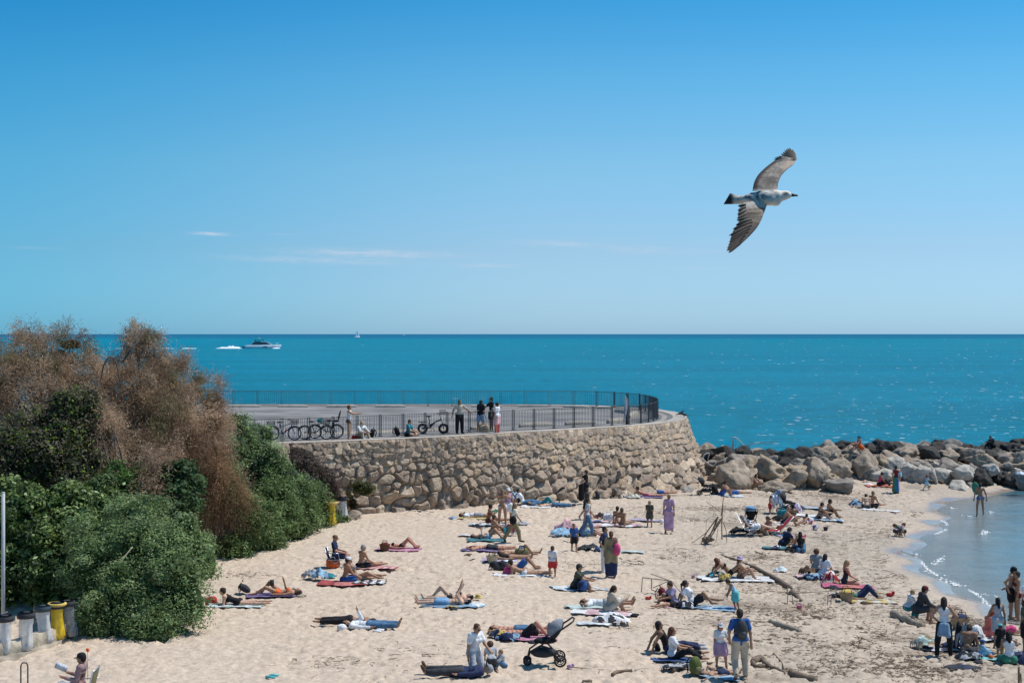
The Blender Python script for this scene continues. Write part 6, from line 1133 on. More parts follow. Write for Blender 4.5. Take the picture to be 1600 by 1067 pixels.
# --- on the promenade
z=PROM
P_(545,686.3,0,'phone','woman in white crop top and bikini bottom standing by the parked bicycles',1.72,'tan','auburn','tank=white brief=brown','f',3,z=z)
P_(563,685.2,-50,'sitk','blond person in a white shirt sitting cross-armed on the promenade edge',1.72,'fair','blond','long=white trousers=tanc shoes=white','m',z=z)
P_(637,682,-15,'cross','person in a teal t-shirt sitting cross-legged on the promenade beside the black folding bicycle',1.72,'light','auburn','tee=teal shorts=black','m',z=z)
P_(718,677.4,-60,'point','man in a beige t-shirt and black trousers with one arm stretched to the railing',1.8,'brown','dark','tee=beige trousers=black shoes=black','m',z=z,uaR=(-8,35),faR=(15,20),uaL=(25,42),faL=(35,45))
P_(751,674.6,60,'stand','curly-haired woman in black top and denim shorts standing on the promenade',1.72,'tan','black','tee=black shorts=ldenim shoes=white','f',2,z=z,thR=(6,6),thL=(-6,6))
P_(768,672.8,200,'point','tall man all in black reaching an arm towards the curly-haired woman',1.84,'tan','black','tee=black shorts=black shoes=white','m',z=z,uaR=(48,15),faR=(40,10),uaL=(5,8),faL=(10,5))
P_(777,677,150,'stand','dark-haired woman in white top and red-pink trousers, rightmost on the promenade',1.66,'tan','dark','tee=white trousers=coral skirt=lpink shoes=white','f',1,z=z)
bagp(756,674.9,'tanc','tan shoulder bag beside the curly-haired woman',1.3,z=z); backpack(580,684.6,'black','black backpack next to the blond person in white shirt',180,1.05,'black',z=z); backpack(621.5,681.5,'black','black backpack at the back of the person in teal',20,1.05,'black',z=z)
bagp(554,685.8,'red','small red bag by the feet of the blond person',.62,'white',z=z)
# the board post at the round end
p=at(979.5,664,PROM); root=empty('rescue_post',tuple(p),R(-20),'tall dark post carrying a pale curved board at the round end of the railing','post'); mb=MB(); mb.box((0,0,.75),(.12,.16,1.5)); mb.ell((0,0,1.72),(.07,.07,.08),10,6); mb.box((0,0,.02),(.45,.3,.04)); mb.build('post',IRON,root)
mb=MB(); V=[]; 
for i in range(12):
    t=i/11; x=-.16+.12*math.sin(t*2.6)+.02*t; w_=.035+.05*math.sin(math.pi*t); 
    for yy,xx in((-.03,-w_),(-.05,0),(-.03,w_),(0,0)): V.append((x+xx,yy-.1,.15+1.5*t))
mb.add(V,[[i*4+k,(i+1)*4+k,(i+1)*4+(k+1)%4,i*4+(k+1)%4] for i in range(11) for k in range(4)]); mb.build('board',cmat('lgrey'),root)
# --- along the wall
P_(916,784,180,'point','dark-haired woman in a black dress holding a garment against the stone wall',1.66,'fair','dark','dress=black','f',3,z=.1,uaR=(62,20),faR=(70,10),uaL=(20,10),faL=(60,0))
p=up(907,768,(916,784)); V,Q=grow([('c',np.array((0,0,.35)),np.array((.02,0,-.35)),.1,.14),('c',np.array((.1,0,.38)),np.array((.12,0,-.3)),.07,.1)],.03,.03); tag(link('held_dress',nmesh('held_dress',V,Q),cmat('black'),None,tuple(p)),'black dress held up by the woman at the stone wall','clothes')
P_(914.5,812,10,'walk','boy in dark t-shirt and shorts walking behind the man in jeans',1.5,'light','dark','tee=char shorts=black','m',uaR=(10,6),uaL=(12,6))
P_(915,838,0,'walk','man in a grey t-shirt and jeans striding across the sand',1.68,'tan','dark','tee=lgrey trousers=denim shoes=char','m')
backpack(935,780,'char','dark grey backpack leaning on the wall foot',0,1.,'grey')
P_(818,790,0,'sitback','person in blue clothes reclining at the wall foot beside a heap of clothes',1.7,'tan','dark','tee=white trousers=denim','m'); pile(806,789,'sky','blue and white heap of clothes at the wall foot',.5,.3,.6,'navy')
P_(846,791,0,'liebk1','person in a teal shirt lying with one knee raised at the wall foot',1.7,'tan','dark','tee=denim trousers=teal','m'); P_(865,792,180,'lief','bare-backed person in blue jeans lying face down below the stone wall',1.75,'fair','dark','trousers=denim shoes=char','m'); towel(838,793,1.8,.8,0,'white','white towel edge under the group at the wall foot')
P_(1013,776.5,180,'liefe','',1) if False else P_(1010,776.5,180,'liefe','person propped on elbows on a purple towel under the stone wall',1.68,'red','black','brief=hot','f',3)
P_(1027,772,180,'lief','person in blue trunks lying face down behind the one on the purple towel',1.7,'red','dark','shorts=blue','m'); towel(1012,777.5,1.9,.9,0,'purple','purple towel under the propped sunbather at the wall'); beach_chair(978,778,0,'low dark blue beach chair folded against the wall foot','navy',.8,.16,50); pile(990,779,'cream','white cloth heap beside the low dark chair',.35,.25,.22)
stroller(1104,774,180,'dark pushchair parked between the wall end and the first boulders','char',.95); backpack(1118,774,'black','bulky black bag between the pushchair and the sunbathing man',0,1.35,'char')
P_(1127,775,-15,'sitk','man in blue trunks sitting hunched beside the bulky black bag',1.75,'brown','dark','shorts=blue','m',H=35); P_(1143,773.5,0,'sitout','person in blue trunks with legs stretched towards the boulders',1.75,'tan','dark','shorts=blue','m',T=-45,H=-40); towel(1135,775.5,2.2,1.1,0,'pale','pale blue towel under the pair by the first boulders')
P_(1178,763,-40,'sitk','long-haired woman sitting with drawn-up knees in front of the boulders',1.66,'tan','black','bra=tanc brief=tanc','f',2)
# --- C group
P_(742,809,0,'lieb','person in white t-shirt lying on a yellow towel, head on black bag',1.72,'tan','brown','tee=white shorts=grey','m'); pile(729,808,'black','black bag under the head of the person on the yellow towel',.35,.22,.2); towel(744,811,2.,.9,0,'yellow','yellow towel under the person in the white t-shirt'); pile(708,811,'ldenim','small blue-grey heap of clothes left of the yellow towel',.3,.2,.12)
P_(763,816,10,'sitout','dark-haired woman in bikini sitting next to the yellow towel',1.66,'brown','black','bra=maroon brief=maroon','f',3,T=8); P_(769,834,20,'sitk1','brown-haired woman in bikini sitting on the blue and white towel',1.64,'tan','brown','bra=cream brief=navy','f',3); towel(760,821,1.8,.9,0,'sky','blue and white striped towel behind the brown-haired woman','white',3)
P_(785,822.5,90,'armsup','blonde woman in a white bikini standing with her hands in her hair',1.72,'tan','sandy','brief=white bra=cream','f',2); P_(794,818,-70,'stand','person in white cap and striped top standing behind the white-bikini woman',1.66,'tan','brown','tank=mauve shorts=white cap=white','f',1)
P_(800,848,0,'walk','blonde woman in cream top and khaki trousers walking with a black shoulder bag',1.68,'tan','sandy','tee=cream trousers=khaki shoes=char bag=black','f',2,thR=(28,3),thL=(-26,3),shL=(-32,2))
pile(818,820,'lgrey','grey crumpled cloth right of the walking woman in khaki',.32,.2,.14); pile(795,836,'teal','teal and red heap behind the walking woman in khaki',.35,.3,.4,'maroon'); towel(782,823,1.,.6,0,'red','red and purple towel at the feet of the white-bikini woman','purple',4); pile(774,801,'green','small dark green bag near the stone wall',.22,.16,.14)
P_(762,843,0,'liebk','woman in a pale blue top lying on her back under a black sun hat',1.66,'tan','brown','bra=sky brief=sky','f',2,uaR=(120,30),faR=(190,-40)); towel(760,845,1.9,.85,0,'teal','teal towel under the woman with the sun hat'); towel(731,838,.9,.5,0,'white','small white towel above the teal one'); 
V=gp(746,836); mb=MB(); mb.ell((0,0,.36),(.26,.24,.03),14,6,ry=.45); mb.ell((0,0,.4),(.13,.12,.1),12,6,ry=.45); tag(mb.build('sun_hat',cmat('char'),None,loc=tuple(V)),'wide black sun hat over the face of the woman on the teal towel','hat')
P_(763,859.5,180,'lief','man in black shorts lying face down on a purple towel',1.76,'red','dark','shorts=char','m'); towel(752,861,1.9,.8,0,'purple','dark purple towel under the man lying face down')
P_(808,869,0,'liebk1','man in light blue shorts lying between the beige tote and the dark green bag',1.76,'tan','dark','shorts=lblue','m'); P_(795,875,0,'lieb','woman in a black swimsuit on the lilac towel behind the beige tote',1.68,'tan','sandy','swim=black','f',2); towel(790,877,2.3,1.1,0,'lilac','lilac and white towel under the pair behind the beige tote','white',4)
basket(769,880,'beige','beige canvas tote in front of the lilac towel',1.05); bagp(815,872,'olive','dark olive bag behind the feet of the pair on the lilac towel',1.3,'black'); shoes(731,868,'brown','brown sandals lying alone left of the lilac towel',20,.9); shoes(739,876,'char','dark small shoes in the sand left of the beige tote',40,.8)
P_(818,899,180,'liefe','woman in a white bikini propped on her elbows behind a pink bag',1.68,'tan','black','brief=white','f',3); P_(836,893,0,'liebk','man in bright blue trunks lying with a knee up behind the white-bikini sunbather',1.76,'brown','dark','shorts=blue','m',dxy=(-.6,.3)); towel(815,900,2.4,.9,0,'white','white and blue towel under the woman behind the pink bag','sky',7)
bagp(795,898,'hot','bright pink bag on the white and blue towel',.95); pile(779,891,'black','black bag heap at the corner of the white and blue towel',.4,.25,.3,'navy'); shoes(799,904,'tanc','tan sandals below the pink bag',10,.8)
P_(863,902,60,'stand','small boy in a white t-shirt and red shorts seen from behind',1.18,'tan','brown','tee=white shorts=red','m',thR=(8,5),thL=(-8,5))
P_(897,862,-70,'stand','small boy in a blue and black vest standing alone',1.18,'tan','dark','tee=blue shorts=black vest=navy','m',thL=(8,4))
P_(912,836,-10,'sitk','person in white and red cap sitting behind the man in jeans, legs out',1.7,'red','dark','tee=lgrey shorts=sky cap=red','m',th=(105,10),sh=(70,5)); pile(884,835,'lpink','pink and white striped towel draped over a bag',.5,.35,.62,'lpink'); pile(880,838,'sky','pale blue cloth under the striped draped towel',.55,.3,.3)
P_(964,819,80,'sitout','woman with tied dark hair in a red bikini sitting with her back turned',1.66,'tan','dark','bra=maroon brief=maroon','f',3,T=18); P_(973,822,60,'sitback','second woman with tied hair beside the red-bikini one, leaning on her hand',1.66,'brown','brown','bra=olive brief=olive','f',3,T=-10); towel(962,822,2.8,1.,0,'lpink','pink and white towel under the two women with tied hair','white',5); towel(1010,814,1.8,.7,0,'lilac','lilac towel lying empty between the two women and the boy in camouflage')
pile(937,810,'maroon','dark red bag on the sand left of the two women',.35,.22,.24,'char'); bagp(951,814,'white','white bag beside the two women with tied hair',1.2); towel(934,816,1.3,.6,0,'lpink','pale pink towel with blue edge under the dark red bag','blue',8)
P_(1015,823,-110,'stand','boy in dark camouflage shirt standing with hands behind his back',1.24,'tan','sandy','tee=camo shorts=camo shoes=char','m',uaR=(-20,10),faR=(20,-30)); P_(1045,834,80,'walk','woman in a long lilac dress walking away across the sand',1.68,'tan','sandy','ldress=mauve shoes=brown','f',3,thR=(6,3),shR=(-4,2),thL=(-6,3),shL=(-12,2),uaR=(-4,14),uaL=(4,14),faL=(10,6)); ball(1034,818,.11,'white','white round ball left of the woman in the lilac dress')
P_(955,901.5,95,'stand','woman in an olive coat and long navy skirt carrying a pink bag',1.7,'tan','auburn','jacket=khaki dress=khaki lskirt=navy shoes=navy','f',4,uaL=(10,10)); bagp(963,874,'hot','x') if False else None
p=up(961,857,(955,901.5)); mb=MB(); mb.ell((.06,-.16,0),(.13,.12,.24),12,9,noise=.08); mb.tube([(.02,-.1,.2),(-.05,-.08,.42),(-.02,.05,.4)],.014,5); tag(mb.build('pink_bag',cmat('hot'),None,loc=tuple(p)),'bright pink bag hanging on the shoulder of the woman in the olive coat','bag')
P_(944,894,-20,'stand','man in a navy t-shirt and white trousers partly behind the olive coat',1.74,'tan','dark','tee=navy trousers=white shoes=white','m',uaR=(-20,30),faR=(20,-30))
pile(920,860,'char','black bag lying left of the woman in the olive coat',.45,.24,.22); pile(936,862,'blue','blue and white small bag next to the black one',.25,.18,.18,'navy'); towel(978,863,1.7,.6,0,'mint','pale mint towel lying flat right of the olive coat')
P_(884+14,921,-10,'sitk','man in a dark patterned shirt and cap sitting beside a blue ball',1.74,'tan','black','tee=camo shorts=black cap=char','m',H=4); ball(911,924,.2,'blue','blue ball by the legs of the man in the patterned shirt','navy'); towel(905,921,2.2,.8,0,'pale','pale towel under the man in the patterned shirt','lblue',8); shoes(925,919,'lblue','pale blue shoes at the end of the patterned-shirt man\'s towel',20,.8)
# --- left part
P_(372,946,180,'liefe','dark-haired woman in a black swimsuit lying on her front by the big bush',1.7,'fair','dark','swim=black','f',3); towel(368,948,2.1,.7,0,'pale','pale striped towel under the woman in the black swimsuit','mint',3); bagp(330,945,'red','red and white bag at the bush by the woman in black swimsuit',.9,'white')
P_(436,931,180,'liebk','woman in an orange bikini lying on a purple towel and reading',1.7,'tan','brown','bra=orange brief=orange','f',2,uaR=(115,5),faR=(165,0),shL=(60,4),thL=(115,6)); towel(425,932,1.9,.8,0,'purple','violet towel under the woman in the orange bikini'); backpack(384,929,'char','dark backpack lying left of the violet towel',0,.95,'grey',60); pile(462,928,'navy','rolled dark pillow under the head of the reading woman',.22,.15,.16,'char'); shoes(471,932,'beige','beige shoes beside the dark pillow',15,.9)
p=up(425,911,(432,931)); mb=MB(); mb.box((0,0,.02),(.13,.05,.2),.3); tag(mb.build('book',cmat('char'),None,loc=tuple(p)),'small dark book held up by the woman in the orange bikini','book')
beach_chair(524,886,0,'white-framed beach chair under the man in the navy t-shirt','navy',1.,.33,20,bl=.42); P_(525,886,0,'chair','older man in a navy t-shirt sitting on the white-framed chair',1.72,'red','bald','tee=navy shorts=navy cap=brown','m',zoff=-.02,T=-10,H=12); bagp(520,887,'orange','orange and white cool bag behind the beach chair',1.15,'white')
P_(563,888,35,'sitout','grey-haired man sitting bare-backed on the pink and red towel',1.74,'tan','grey','shorts=black','m',T=10); towel(587,888,1.9,.9,5,'coral','pink and red patterned towel beside the grey-haired man','lpink',2); P_(539,910,25,'sitout','bare-backed man in blue shorts with white cap on the red towel',1.78,'tan','dark','shorts=blue cap=white','m',T=8); P_(557,908,0,'sitback','woman in a striped bikini leaning back beside the man in the white cap',1.68,'tan','brown','bra=grey brief=grey','f',3,thR=(112,6),shR=(66,2))
towel(537,913,2.,.95,0,'red','red towel under the man in the white cap','coral',9); towel(575,911.5,1.4,.8,0,'char','black and white towel under the outstretched legs','white',3); pile(484,905,'grey','round grey bag left of the red towel',.3,.24,.28); pile(499,906,'ldenim','denim-blue jacket heaped beside the grey bag',.34,.26,.36,'sky'); pile(514,902,'teal','teal cloth heap at the corner of the red towel',.28,.2,.14); shoes(506,911,'cream','cream shoes by the red towel corner',0,.9)
P_(626,858,0,'liebk','woman lying on a pink towel with her head behind a wicker basket',1.68,'red','auburn','bra=black brief=black','f',2); towel(622,860,2.1,.8,0,'pink','pink towel under the woman behind the wicker basket'); basket(601,861,'brown','brown wicker basket at the head of the pink towel',.95,'maroon')
P_(698,946,180,'lieb','man in light blue shorts lying on a blue towel with arms raised',1.78,'fair','black','shorts=lblue','m',uaR=(150,5),faR=(215,-20),uaL=(150,8),faL=(215,-20)); P_(704,939,180,'liebk1','dark-bikini woman lying with a knee up behind the man in light blue shorts',1.68,'fair','black','bra=black brief=black','f',2,uaR=(140,5),faR=(200,-10)); towel(702,948,2.1,.8,0,'lblue','blue towel under the man in light blue shorts'); towel(690,940,1.9,.8,0,'aqua','aqua towel under the woman behind the man in light blue shorts')
V=gp(747,938); mb=MB(); mb.ell((0,0,.1),(.15,.14,.03),14,6); mb.ell((0,0,.14),(.09,.09,.08),12,6); tag(mb.build('straw_hat',cmat('yellow'),None,loc=tuple(V)),'small yellow hat behind the heads of the pair on the aqua towel','hat'); shoes(710,953,'char','dark sandals in front of the blue towel',10,1.); pile(743,948,'white','white and blue cloth near the head of the man in light blue shorts',.3,.18,.12,'sky'); towel(708,950,.4,.2,0,'yellow','tiny yellow pouch on the front edge of the blue towel')
P_(563,978,0,'x','',0) if False else None
P_(560,977,0,'lief','person in black trousers lying face down behind the one in jeans',1.74,'brown','black','trousers=black','m',dxy=(-.25,.15),ua=(60,50)); P_(575,982,0,'lieb','person in white shirt and blue jeans lying face up on bare sand',1.74,'tan','black','long=white trousers=denim','m',uaL=(118,5),faL=(205,0)); V=gp(534,985); mb=MB(); mb.ell((0,0,.09),(.15,.13,.11),12,8,noise=.15); tag(mb.build('white_cap',cmat('white'),None,loc=tuple(V)),'white cap on the sand at the head of the jeans wearer','cap'); shoes(591,987,'white','white shoes in front of the jeans wearer',15,1.05)
P_(741,1047,-50,'kneel','woman in sunglasses, white t-shirt and pale trousers kneeling on the sand',1.72,'tan','brown','tee=white trousers=lgrey glasses=black','f',3,uaR=(0,14),faR=(8,6),uaL=(30,8),faL=(60,-5)); P_(768,1047,100,'kneel','child with wild brown hair in a grey top crouching with the back turned',1.05,'tan','brown','tee=lgrey trousers=char','m',5,T=30,H=30,uaL=(30,10)); P_(787,1042,200,'sitk','toddler in grey sitting beside the crouching child',.9,'fair','sandy','long=lgrey trousers=denim','m',0)
P_(722,1056,180,'lieb','man in a navy jacket lying with a grey cap over his face',1.8,'tan','grey','jacket=navy trousers=char cap=grey shoes=brown','m',shR=(92,3),shL=(91,5),uaR=(70,20),faR=(120,-30),H=-75,legskin=1)
P_(820,996,0,'liebk1','person in black shorts lying with knees up on the pink towel near the pushchair',1.76,'red','dark','shorts=black','m',uaR=(-60,60),faR=(-80,-60)); P_(806,990,0,'liearms','person in blue shorts lying behind the one in black shorts, arms under the head',1.76,'red','dark','shorts=denim','m'); towel(822,998,2.,.9,0,'pink','pink towel reaching towards the grey-hooded pushchair'); pile(779,997,'yellow','yellow and navy bag at the heads of the pair on the pink towel',.3,.2,.22,'navy'); pile(793,1000,'navy','navy crumpled jacket beside the yellow bag',.35,.2,.2,'ldenim')
stroller(848,1038,0,'pushchair with a grey hood standing alone on the open sand','grey',1.12)
P_(950,957,10,'sitk','long-haired woman in a beige jacket sitting and reading on a white towel',1.7,'tan','dark','jacket=beige shorts=beige','f',2,uaR=(35,8),faR=(110,-8),H=22); P_(940,950,0,'liearms','person in a white t-shirt lying with arms behind the head beside the reading woman',1.76,'tan','dark','tee=white shorts=grey','m',dxy=(.1,.3)); towel(940,959,2.2,.9,0,'white','white and pink towel under the reading woman','lpink',6); towel(925,950,1.9,.8,0,'mint','mint towel under the person with arms behind the head'); shoes(991,963,'black','black sandals at the end of the white and pink towel',10,1.15)
p=up(965,937,(952,957)); mb=MB(); mb.box((0,-.02,0),(.17,.1,.14),.2); tag(mb.build('open_book',cmat('pale'),None,loc=tuple(p)),'pale open book in the hands of the woman in the beige jacket','book')
pile(953,973,'white','black and white patterned cloth crumpled on the bare sand',.62,.38,.26,'char'); towel(929,976,1.2,.4,10,'pale','pale end of the patterned cloth spread on the sand','white',3)
P_(1052,1030,0,'sitk1','long-haired woman in a white t-shirt and black trousers sitting near the bottom',1.72,'tan','auburn','tee=white leggings=black','f',2,T=-6,thR=(115,5),shR=(60,2),H=0); P_(1044,1021,5,'sitback','dark-haired person leaning on one arm behind the white t-shirt woman',1.76,'brown','black','tank=black trousers=navy shoes=lgrey','m',1,thR=(105,4),shR=(74,2)); towel(1053,1034,1.3,.5,0,'blue','blue cloth under the woman in white t-shirt and black trousers'); backpack(1028,1018,'black','small black bag behind the leaning person\'s arm',0,.6,'black')
P_(1053,947,200,'sitk1','woman in a lilac top sitting between the red backpack and the white-topped woman',1.66,'tan','dark','tee=lilac shorts=black','f',3,head_=0,H=30); backpack(1037,941,'maroon','dark red backpack standing beside the woman in lilac',10,1.1,'red',8); P_(1083,948,0,'sitback','woman in a white top and black shorts leaning back with a long ponytail',1.7,'brown','dark','tee=white shorts=black','f',4,thR=(135,5),shR=(42,3),thL=(104,8),shL=(80,2)); towel(1095,950,2.6,.9,0,'lblue','light blue towel under the woman with the ponytail','sky',5); pile(1071,951,'char','black camera bag on the light blue towel',.25,.18,.22,'white')
toy(1013,936,'red','small red toy in the sand beside the stick frame',.8,'toy'); toy(1083,903,'mauve','tiny purple bucket far from anyone near the white towel',.7); shoes(1044,950,'lpink','pink shoes in front of the woman in lilac',0,.8); toy(1139,949,'hot','pink toy shovel in front of the bending child',1.,'spade',20)
P_(1158,1064,95,'walk','man in a blue t-shirt and beige trousers walking away with a grey backpack',1.8,'tan','dark','tee=blue trousers=beige pack=char shoes=brown','m',thR=(6,4),shR=(-4,2),thL=(4,5),shL=(-34,2),ftL=30,uaR=(-6,16),uaL=(-14,24),faL=(30,-10)); girl_=P_(1126,1047,-85,'walk','girl in a grey cap, white t-shirt and pink skirt facing the camera',1.22,'tan','brown','tee=white skirt=mauve cap=lgrey','f',2,thR=(4,4),shR=(0,2),thL=(14,10),shL=(0,6),uaR=(0,12),uaL=(10,25),faL=(15,30))
mb=MB()
for q in(-1,1): mb.add([(.0,0,.0),(.0,q*.075,.05),(0,q*.085,.0),(0,q*.03,-.015)],[[0,1,2,3]],0); mb.add([(.0,0,-.01),(.0,q*.03,-.02),(0,q*.06,-.06),(0,q*.02,-.065)],[[0,1,2,3]],1)
o_=mb.build('butterfly_print',[cmat('navy'),cmat('hot')],girl_,False); o_.location=(.105,0,.21)
backpack(1088,1056,'leafgreen','large olive-green backpack standing near the bottom',-60,1.1,'olive',5)
P_(1123,1056,20,'lieb','child in dark shorts lying on a blue towel near the green backpack',1.15,'tan','brown','shorts=navy','m',uaL=(150,20),faL=(60,-20)); towel(1125,1059,1.3,.6,-15,'lblue','bright blue towel under the lying child at the bottom','sky',3); pile(1062,1046,'char','grey patterned cloth heap left of the green backpack',.5,.22,.16,'lgrey')
P_(1152,953,180,'bend','child in a pale blue dress bending forward by the driftwood',1.12,'brown','dark','tank=sky skirt=aqua','f',0,T=26,H=50,thR=(8,4),thL=(-10,4),uaR=(10,6))
P_(1157,905,0,'sitk','woman in a lilac hat sitting with drawn-up knees on the white towel',1.68,'tan','brown','brief=brown bra=brown hat=lilac','f',1,T=-8); P_(1140,904,0,'sitback','dark-haired woman lying back beside the woman in the lilac hat',1.68,'brown','auburn','bra=black brief=black','f',2,T=-52,ua=(-50,20),H=-40,thR=(134,5),shR=(36,3)); towel(1150,906,3.2,1.2,0,'white','white towel with blue edge beside the longest driftwood trunk','white'); pile(1131,908,'yellow','yellow-green bag on the corner of the white towel',.26,.18,.26,'olive'); pile(1117,903,'aqua','green and brown bundle at the left end of the white towel',.35,.25,.24,'brown'); pile(1220,893,'pale','pale blue plastic piece lying on the sand above the trunk',.28,.2,.14)
# --- right middle
P_(1275,893,70,'sitout','curly-haired person in a grey t-shirt sitting with the back turned',1.7,'light','auburn','tee=grey trousers=char','m',5,T=8,hs=.95); P_(1287,901,50,'sitout','black-haired woman in a white t-shirt sitting beside the curly-haired person',1.7,'tan','black','tee=white leggings=black','f',2,T=10); pile(1261,899,'brown','brown bag left of the curly-haired person',.36,.25,.3); pile(1272,905,'navy','navy and white striped bag behind the woman in the white t-shirt',.45,.22,.2,'sky'); towel(1266,903,1.3,.7,0,'lpink','pale pink towel edge under the striped bag')
P_(1321,914,0,'heels','blonde woman in a dark strapless swimsuit sitting on a red towel',1.7,'red','blond','swim=char','f',2,T=2,H=10); towel(1325,918,2.2,1.,0,'hot','red-pink towel under the blonde woman','coral',9); pile(1297,911,'red','red and white bag left of the blonde woman',.34,.24,.42,'white'); pile(1303,921,'char','small black bag on the corner of the red-pink towel',.22,.16,.14); towel(1301,905,1.,.5,0,'lgrey','grey cloth behind the red and white bag')
P_(1342,937,0,'liebk','person in dark trousers lying with knees up behind the straw basket',1.72,'tan','dark','tank=green jeans=navy','m'); basket(1323,940,'tanc','straw basket in front of the lying person with dark trousers',1.15,'yellow'); towel(1365,941,1.9,.7,-8,'yellow','pale yellow towel at the feet of the person with dark trousers','cream',4); toy(1377,928,'yellow','yellow toy spade lying by the red one',1.,'spade',120); toy(1391,931,'red','red toy boat right of the yellow spade',1.2,'toy'); toy(1249,952,'pink','pink toy bucket standing near the stick fence',.9); shoes(1350,943,'brown','brown sandals at the edge of the pale yellow towel',0,.8); pile(1309,933,'char','dark cloth with shoes left of the straw basket',.3,.2,.16,'white')
P_(1418,966,10,'squat','fair child in a white t-shirt sitting on the grey log',1.35,'fair','blond','tee=white trousers=teal','m',T=20,th=(95,6),sh=(-15,3),ua=(25,8),fa=(50,-10)); P_(1433,972,0,'squat','person in a dark jacket and maroon cap sitting on the grey log',1.76,'tan','dark','jacket=char shorts=char cap=maroon','m',T=22,th=(100,6),sh=(-5,3),ua=(30,8),fa=(62,-20))
P_(1475,1027,75,'hip','long-haired woman with a blue shirt tied at her waist standing with back turned',1.74,'tan','dark','tank=white leggings=black tied=ldenim','f',2,T=8,thR=(8,8),thL=(-4,10)); basket(1500,984,'tanc','tan basket filled with blue cloth behind the standing woman',1.35,'navy'); P_(1511,1022,60,'sitout','bare-backed man with dark hair sitting by the toddler in the cap',1.78,'brown','dark','shorts=char','m',T=22,H=45); P_(1532,1026,0,'sitk1','toddler in pale blue with a red and blue cap',.95,'tan','brown','long=sky trousers=sky cap=blue','m',0); towel(1530,1029,1.1,.6,0,'aqua','aqua towel under the toddler in the cap'); pile(1506,1018,'grey','grey hooded bundle at the back of the bare-backed man',.28,.24,.75,'black'); pile(1513,1032,'char','black and white cloth in front of the bare-backed man',.4,.2,.24,'lgrey')
P_(1577,1038,80,'heels','black-haired woman in white crop top and green skirt kneeling with back turned',1.7,'brown','black','tank=white lskirt=green','f',2,T=6,uaR=(60,20),faR=(80,-10)); P_(1563,1026,100,'stand','small child in a teal cap leaning on the woman in the green skirt',.98,'tan','brown','tee=black shorts=black cap=aqua','m',0); P_(1560,1012,90,'walk','girl with long black hair in a grey dress standing with back half turned',1.42,'brown','black','tank=lgrey skirt=lgrey','f',2,thR=(4,3),shR=(0,2),thL=(-4,3),shL=(-6,2),uaL=(25,20),faL=(35,10)); P_(1541,995,10,'sitk','red-haired person in a brick-red top sitting behind the girl in the grey dress',1.66,'red','red','tee=coral shorts=coral','f',3,H=30); P_(1580,990,180,'lief','person in a pink swimsuit lying face down behind the girl in the grey dress',1.66,'fair','sandy','swim=hot','f',2); towel(1545,1000,2.,.8,-5,'navy','navy and white striped towel under the red-haired person','white',3); pile(1524,998,'white','white bag on the edge of the navy and white striped towel',.3,.22,.38)
P_(1579,966,-15,'hip','bare-chested man in black trunks standing with one hand on his hip at the waterline',1.8,'tan','black','shorts=black cap=black','m',H=20,uaL=(10,5),faL=(30,0),uaR=(-48,14),faR=(22,4)); P_(1590,969,175,'stand','woman in a dark bikini standing close to the man at the waterline',1.68,'tan','dark','bra=maroon brief=maroon','f',3,uaR=(30,8),faR=(70,0)); P_(1600,975,80,'stand','person in a white t-shirt cut off by the photo edge below the couple',1.5,'tan','black','tee=white shorts=char','f',1,dxy=(.15,0)); P_(1602,1020,90,'stand','person in a brown top and black skirt cut off by the photo edge',1.6,'brown','dark','tee=camo skirt=black','f',1,dxy=(.1,0)); bagp(1588,1038,'navy','navy bag beside the kneeling woman in green',1.2,'white')
pile(1503,1045,'char','dark ring of crumpled cloth alone on the sand below the family',.5,.26,.1,'navy'); pile(1442,1013,'mint','sand-coloured and mint bag left of the standing woman',.42,.26,.34,'tanc'); towel(1485,1016,1.9,.8,-5,'navy','dark blue and white towel behind the standing woman\'s legs','white',4); pile(1490,1014,'navy','navy clothes on the dark blue and white towel',.35,.22,.2); ball(1548,1030,.07,'orange','little orange ball on the aqua towel'); shoes(1528,1036,'char','dark sandals in front of the toddler\'s aqua towel',10,1.)
p=at(1592,1066); mb=MB(); mb.tube([(0,0,0),(0,0,.42)],.03,6); mb.tube([(.06,0,0),(.05,0,.25)],.02,5); tag(mb.build('wooden_stake',WOOD,None,loc=tuple(p)),'short dark stake stuck in the sand in the bottom corner','stake')
# --- right back
stroller(1172,829,-90,'black pushchair with blue cloth thrown over it behind the deck chair','black',1.,'lblue'); beach_chair(1172,838,-5,'aluminium beach chair in front of the black pushchair','denim',1.15,.32,30); P_(1175,838,0,'recline','grey-haired person in teal and red reclining on the aluminium chair',1.66,'fair','grey','tank=denim shorts=white','f',1,zoff=.3); beach_chair(1208,836,180,'red and white striped deck chair turned to the left','red',1.2,.2,45); P_(1204,834,200,'sitk1','brown-haired woman sitting behind the red deck chair',1.66,'tan','brown','bra=coral brief=coral','f',1,H=30); pile(1187,837,'tanc','straw hat and tan basket between the two beach chairs',.42,.25,.34,'brown'); P_(1218,834,-160,'sitk1','toddler in khaki sitting beside the brown-haired woman',.9,'fair','sandy','tee=khaki shorts=khaki hat=cream','m'); pile(1157,835,'black','black bag in the shade of the aluminium chair',.5,.3,.28); pile(1225,838,'sky','pale blue and white cloth between the deck chair and the man in navy',.5,.25,.12,'lpink')
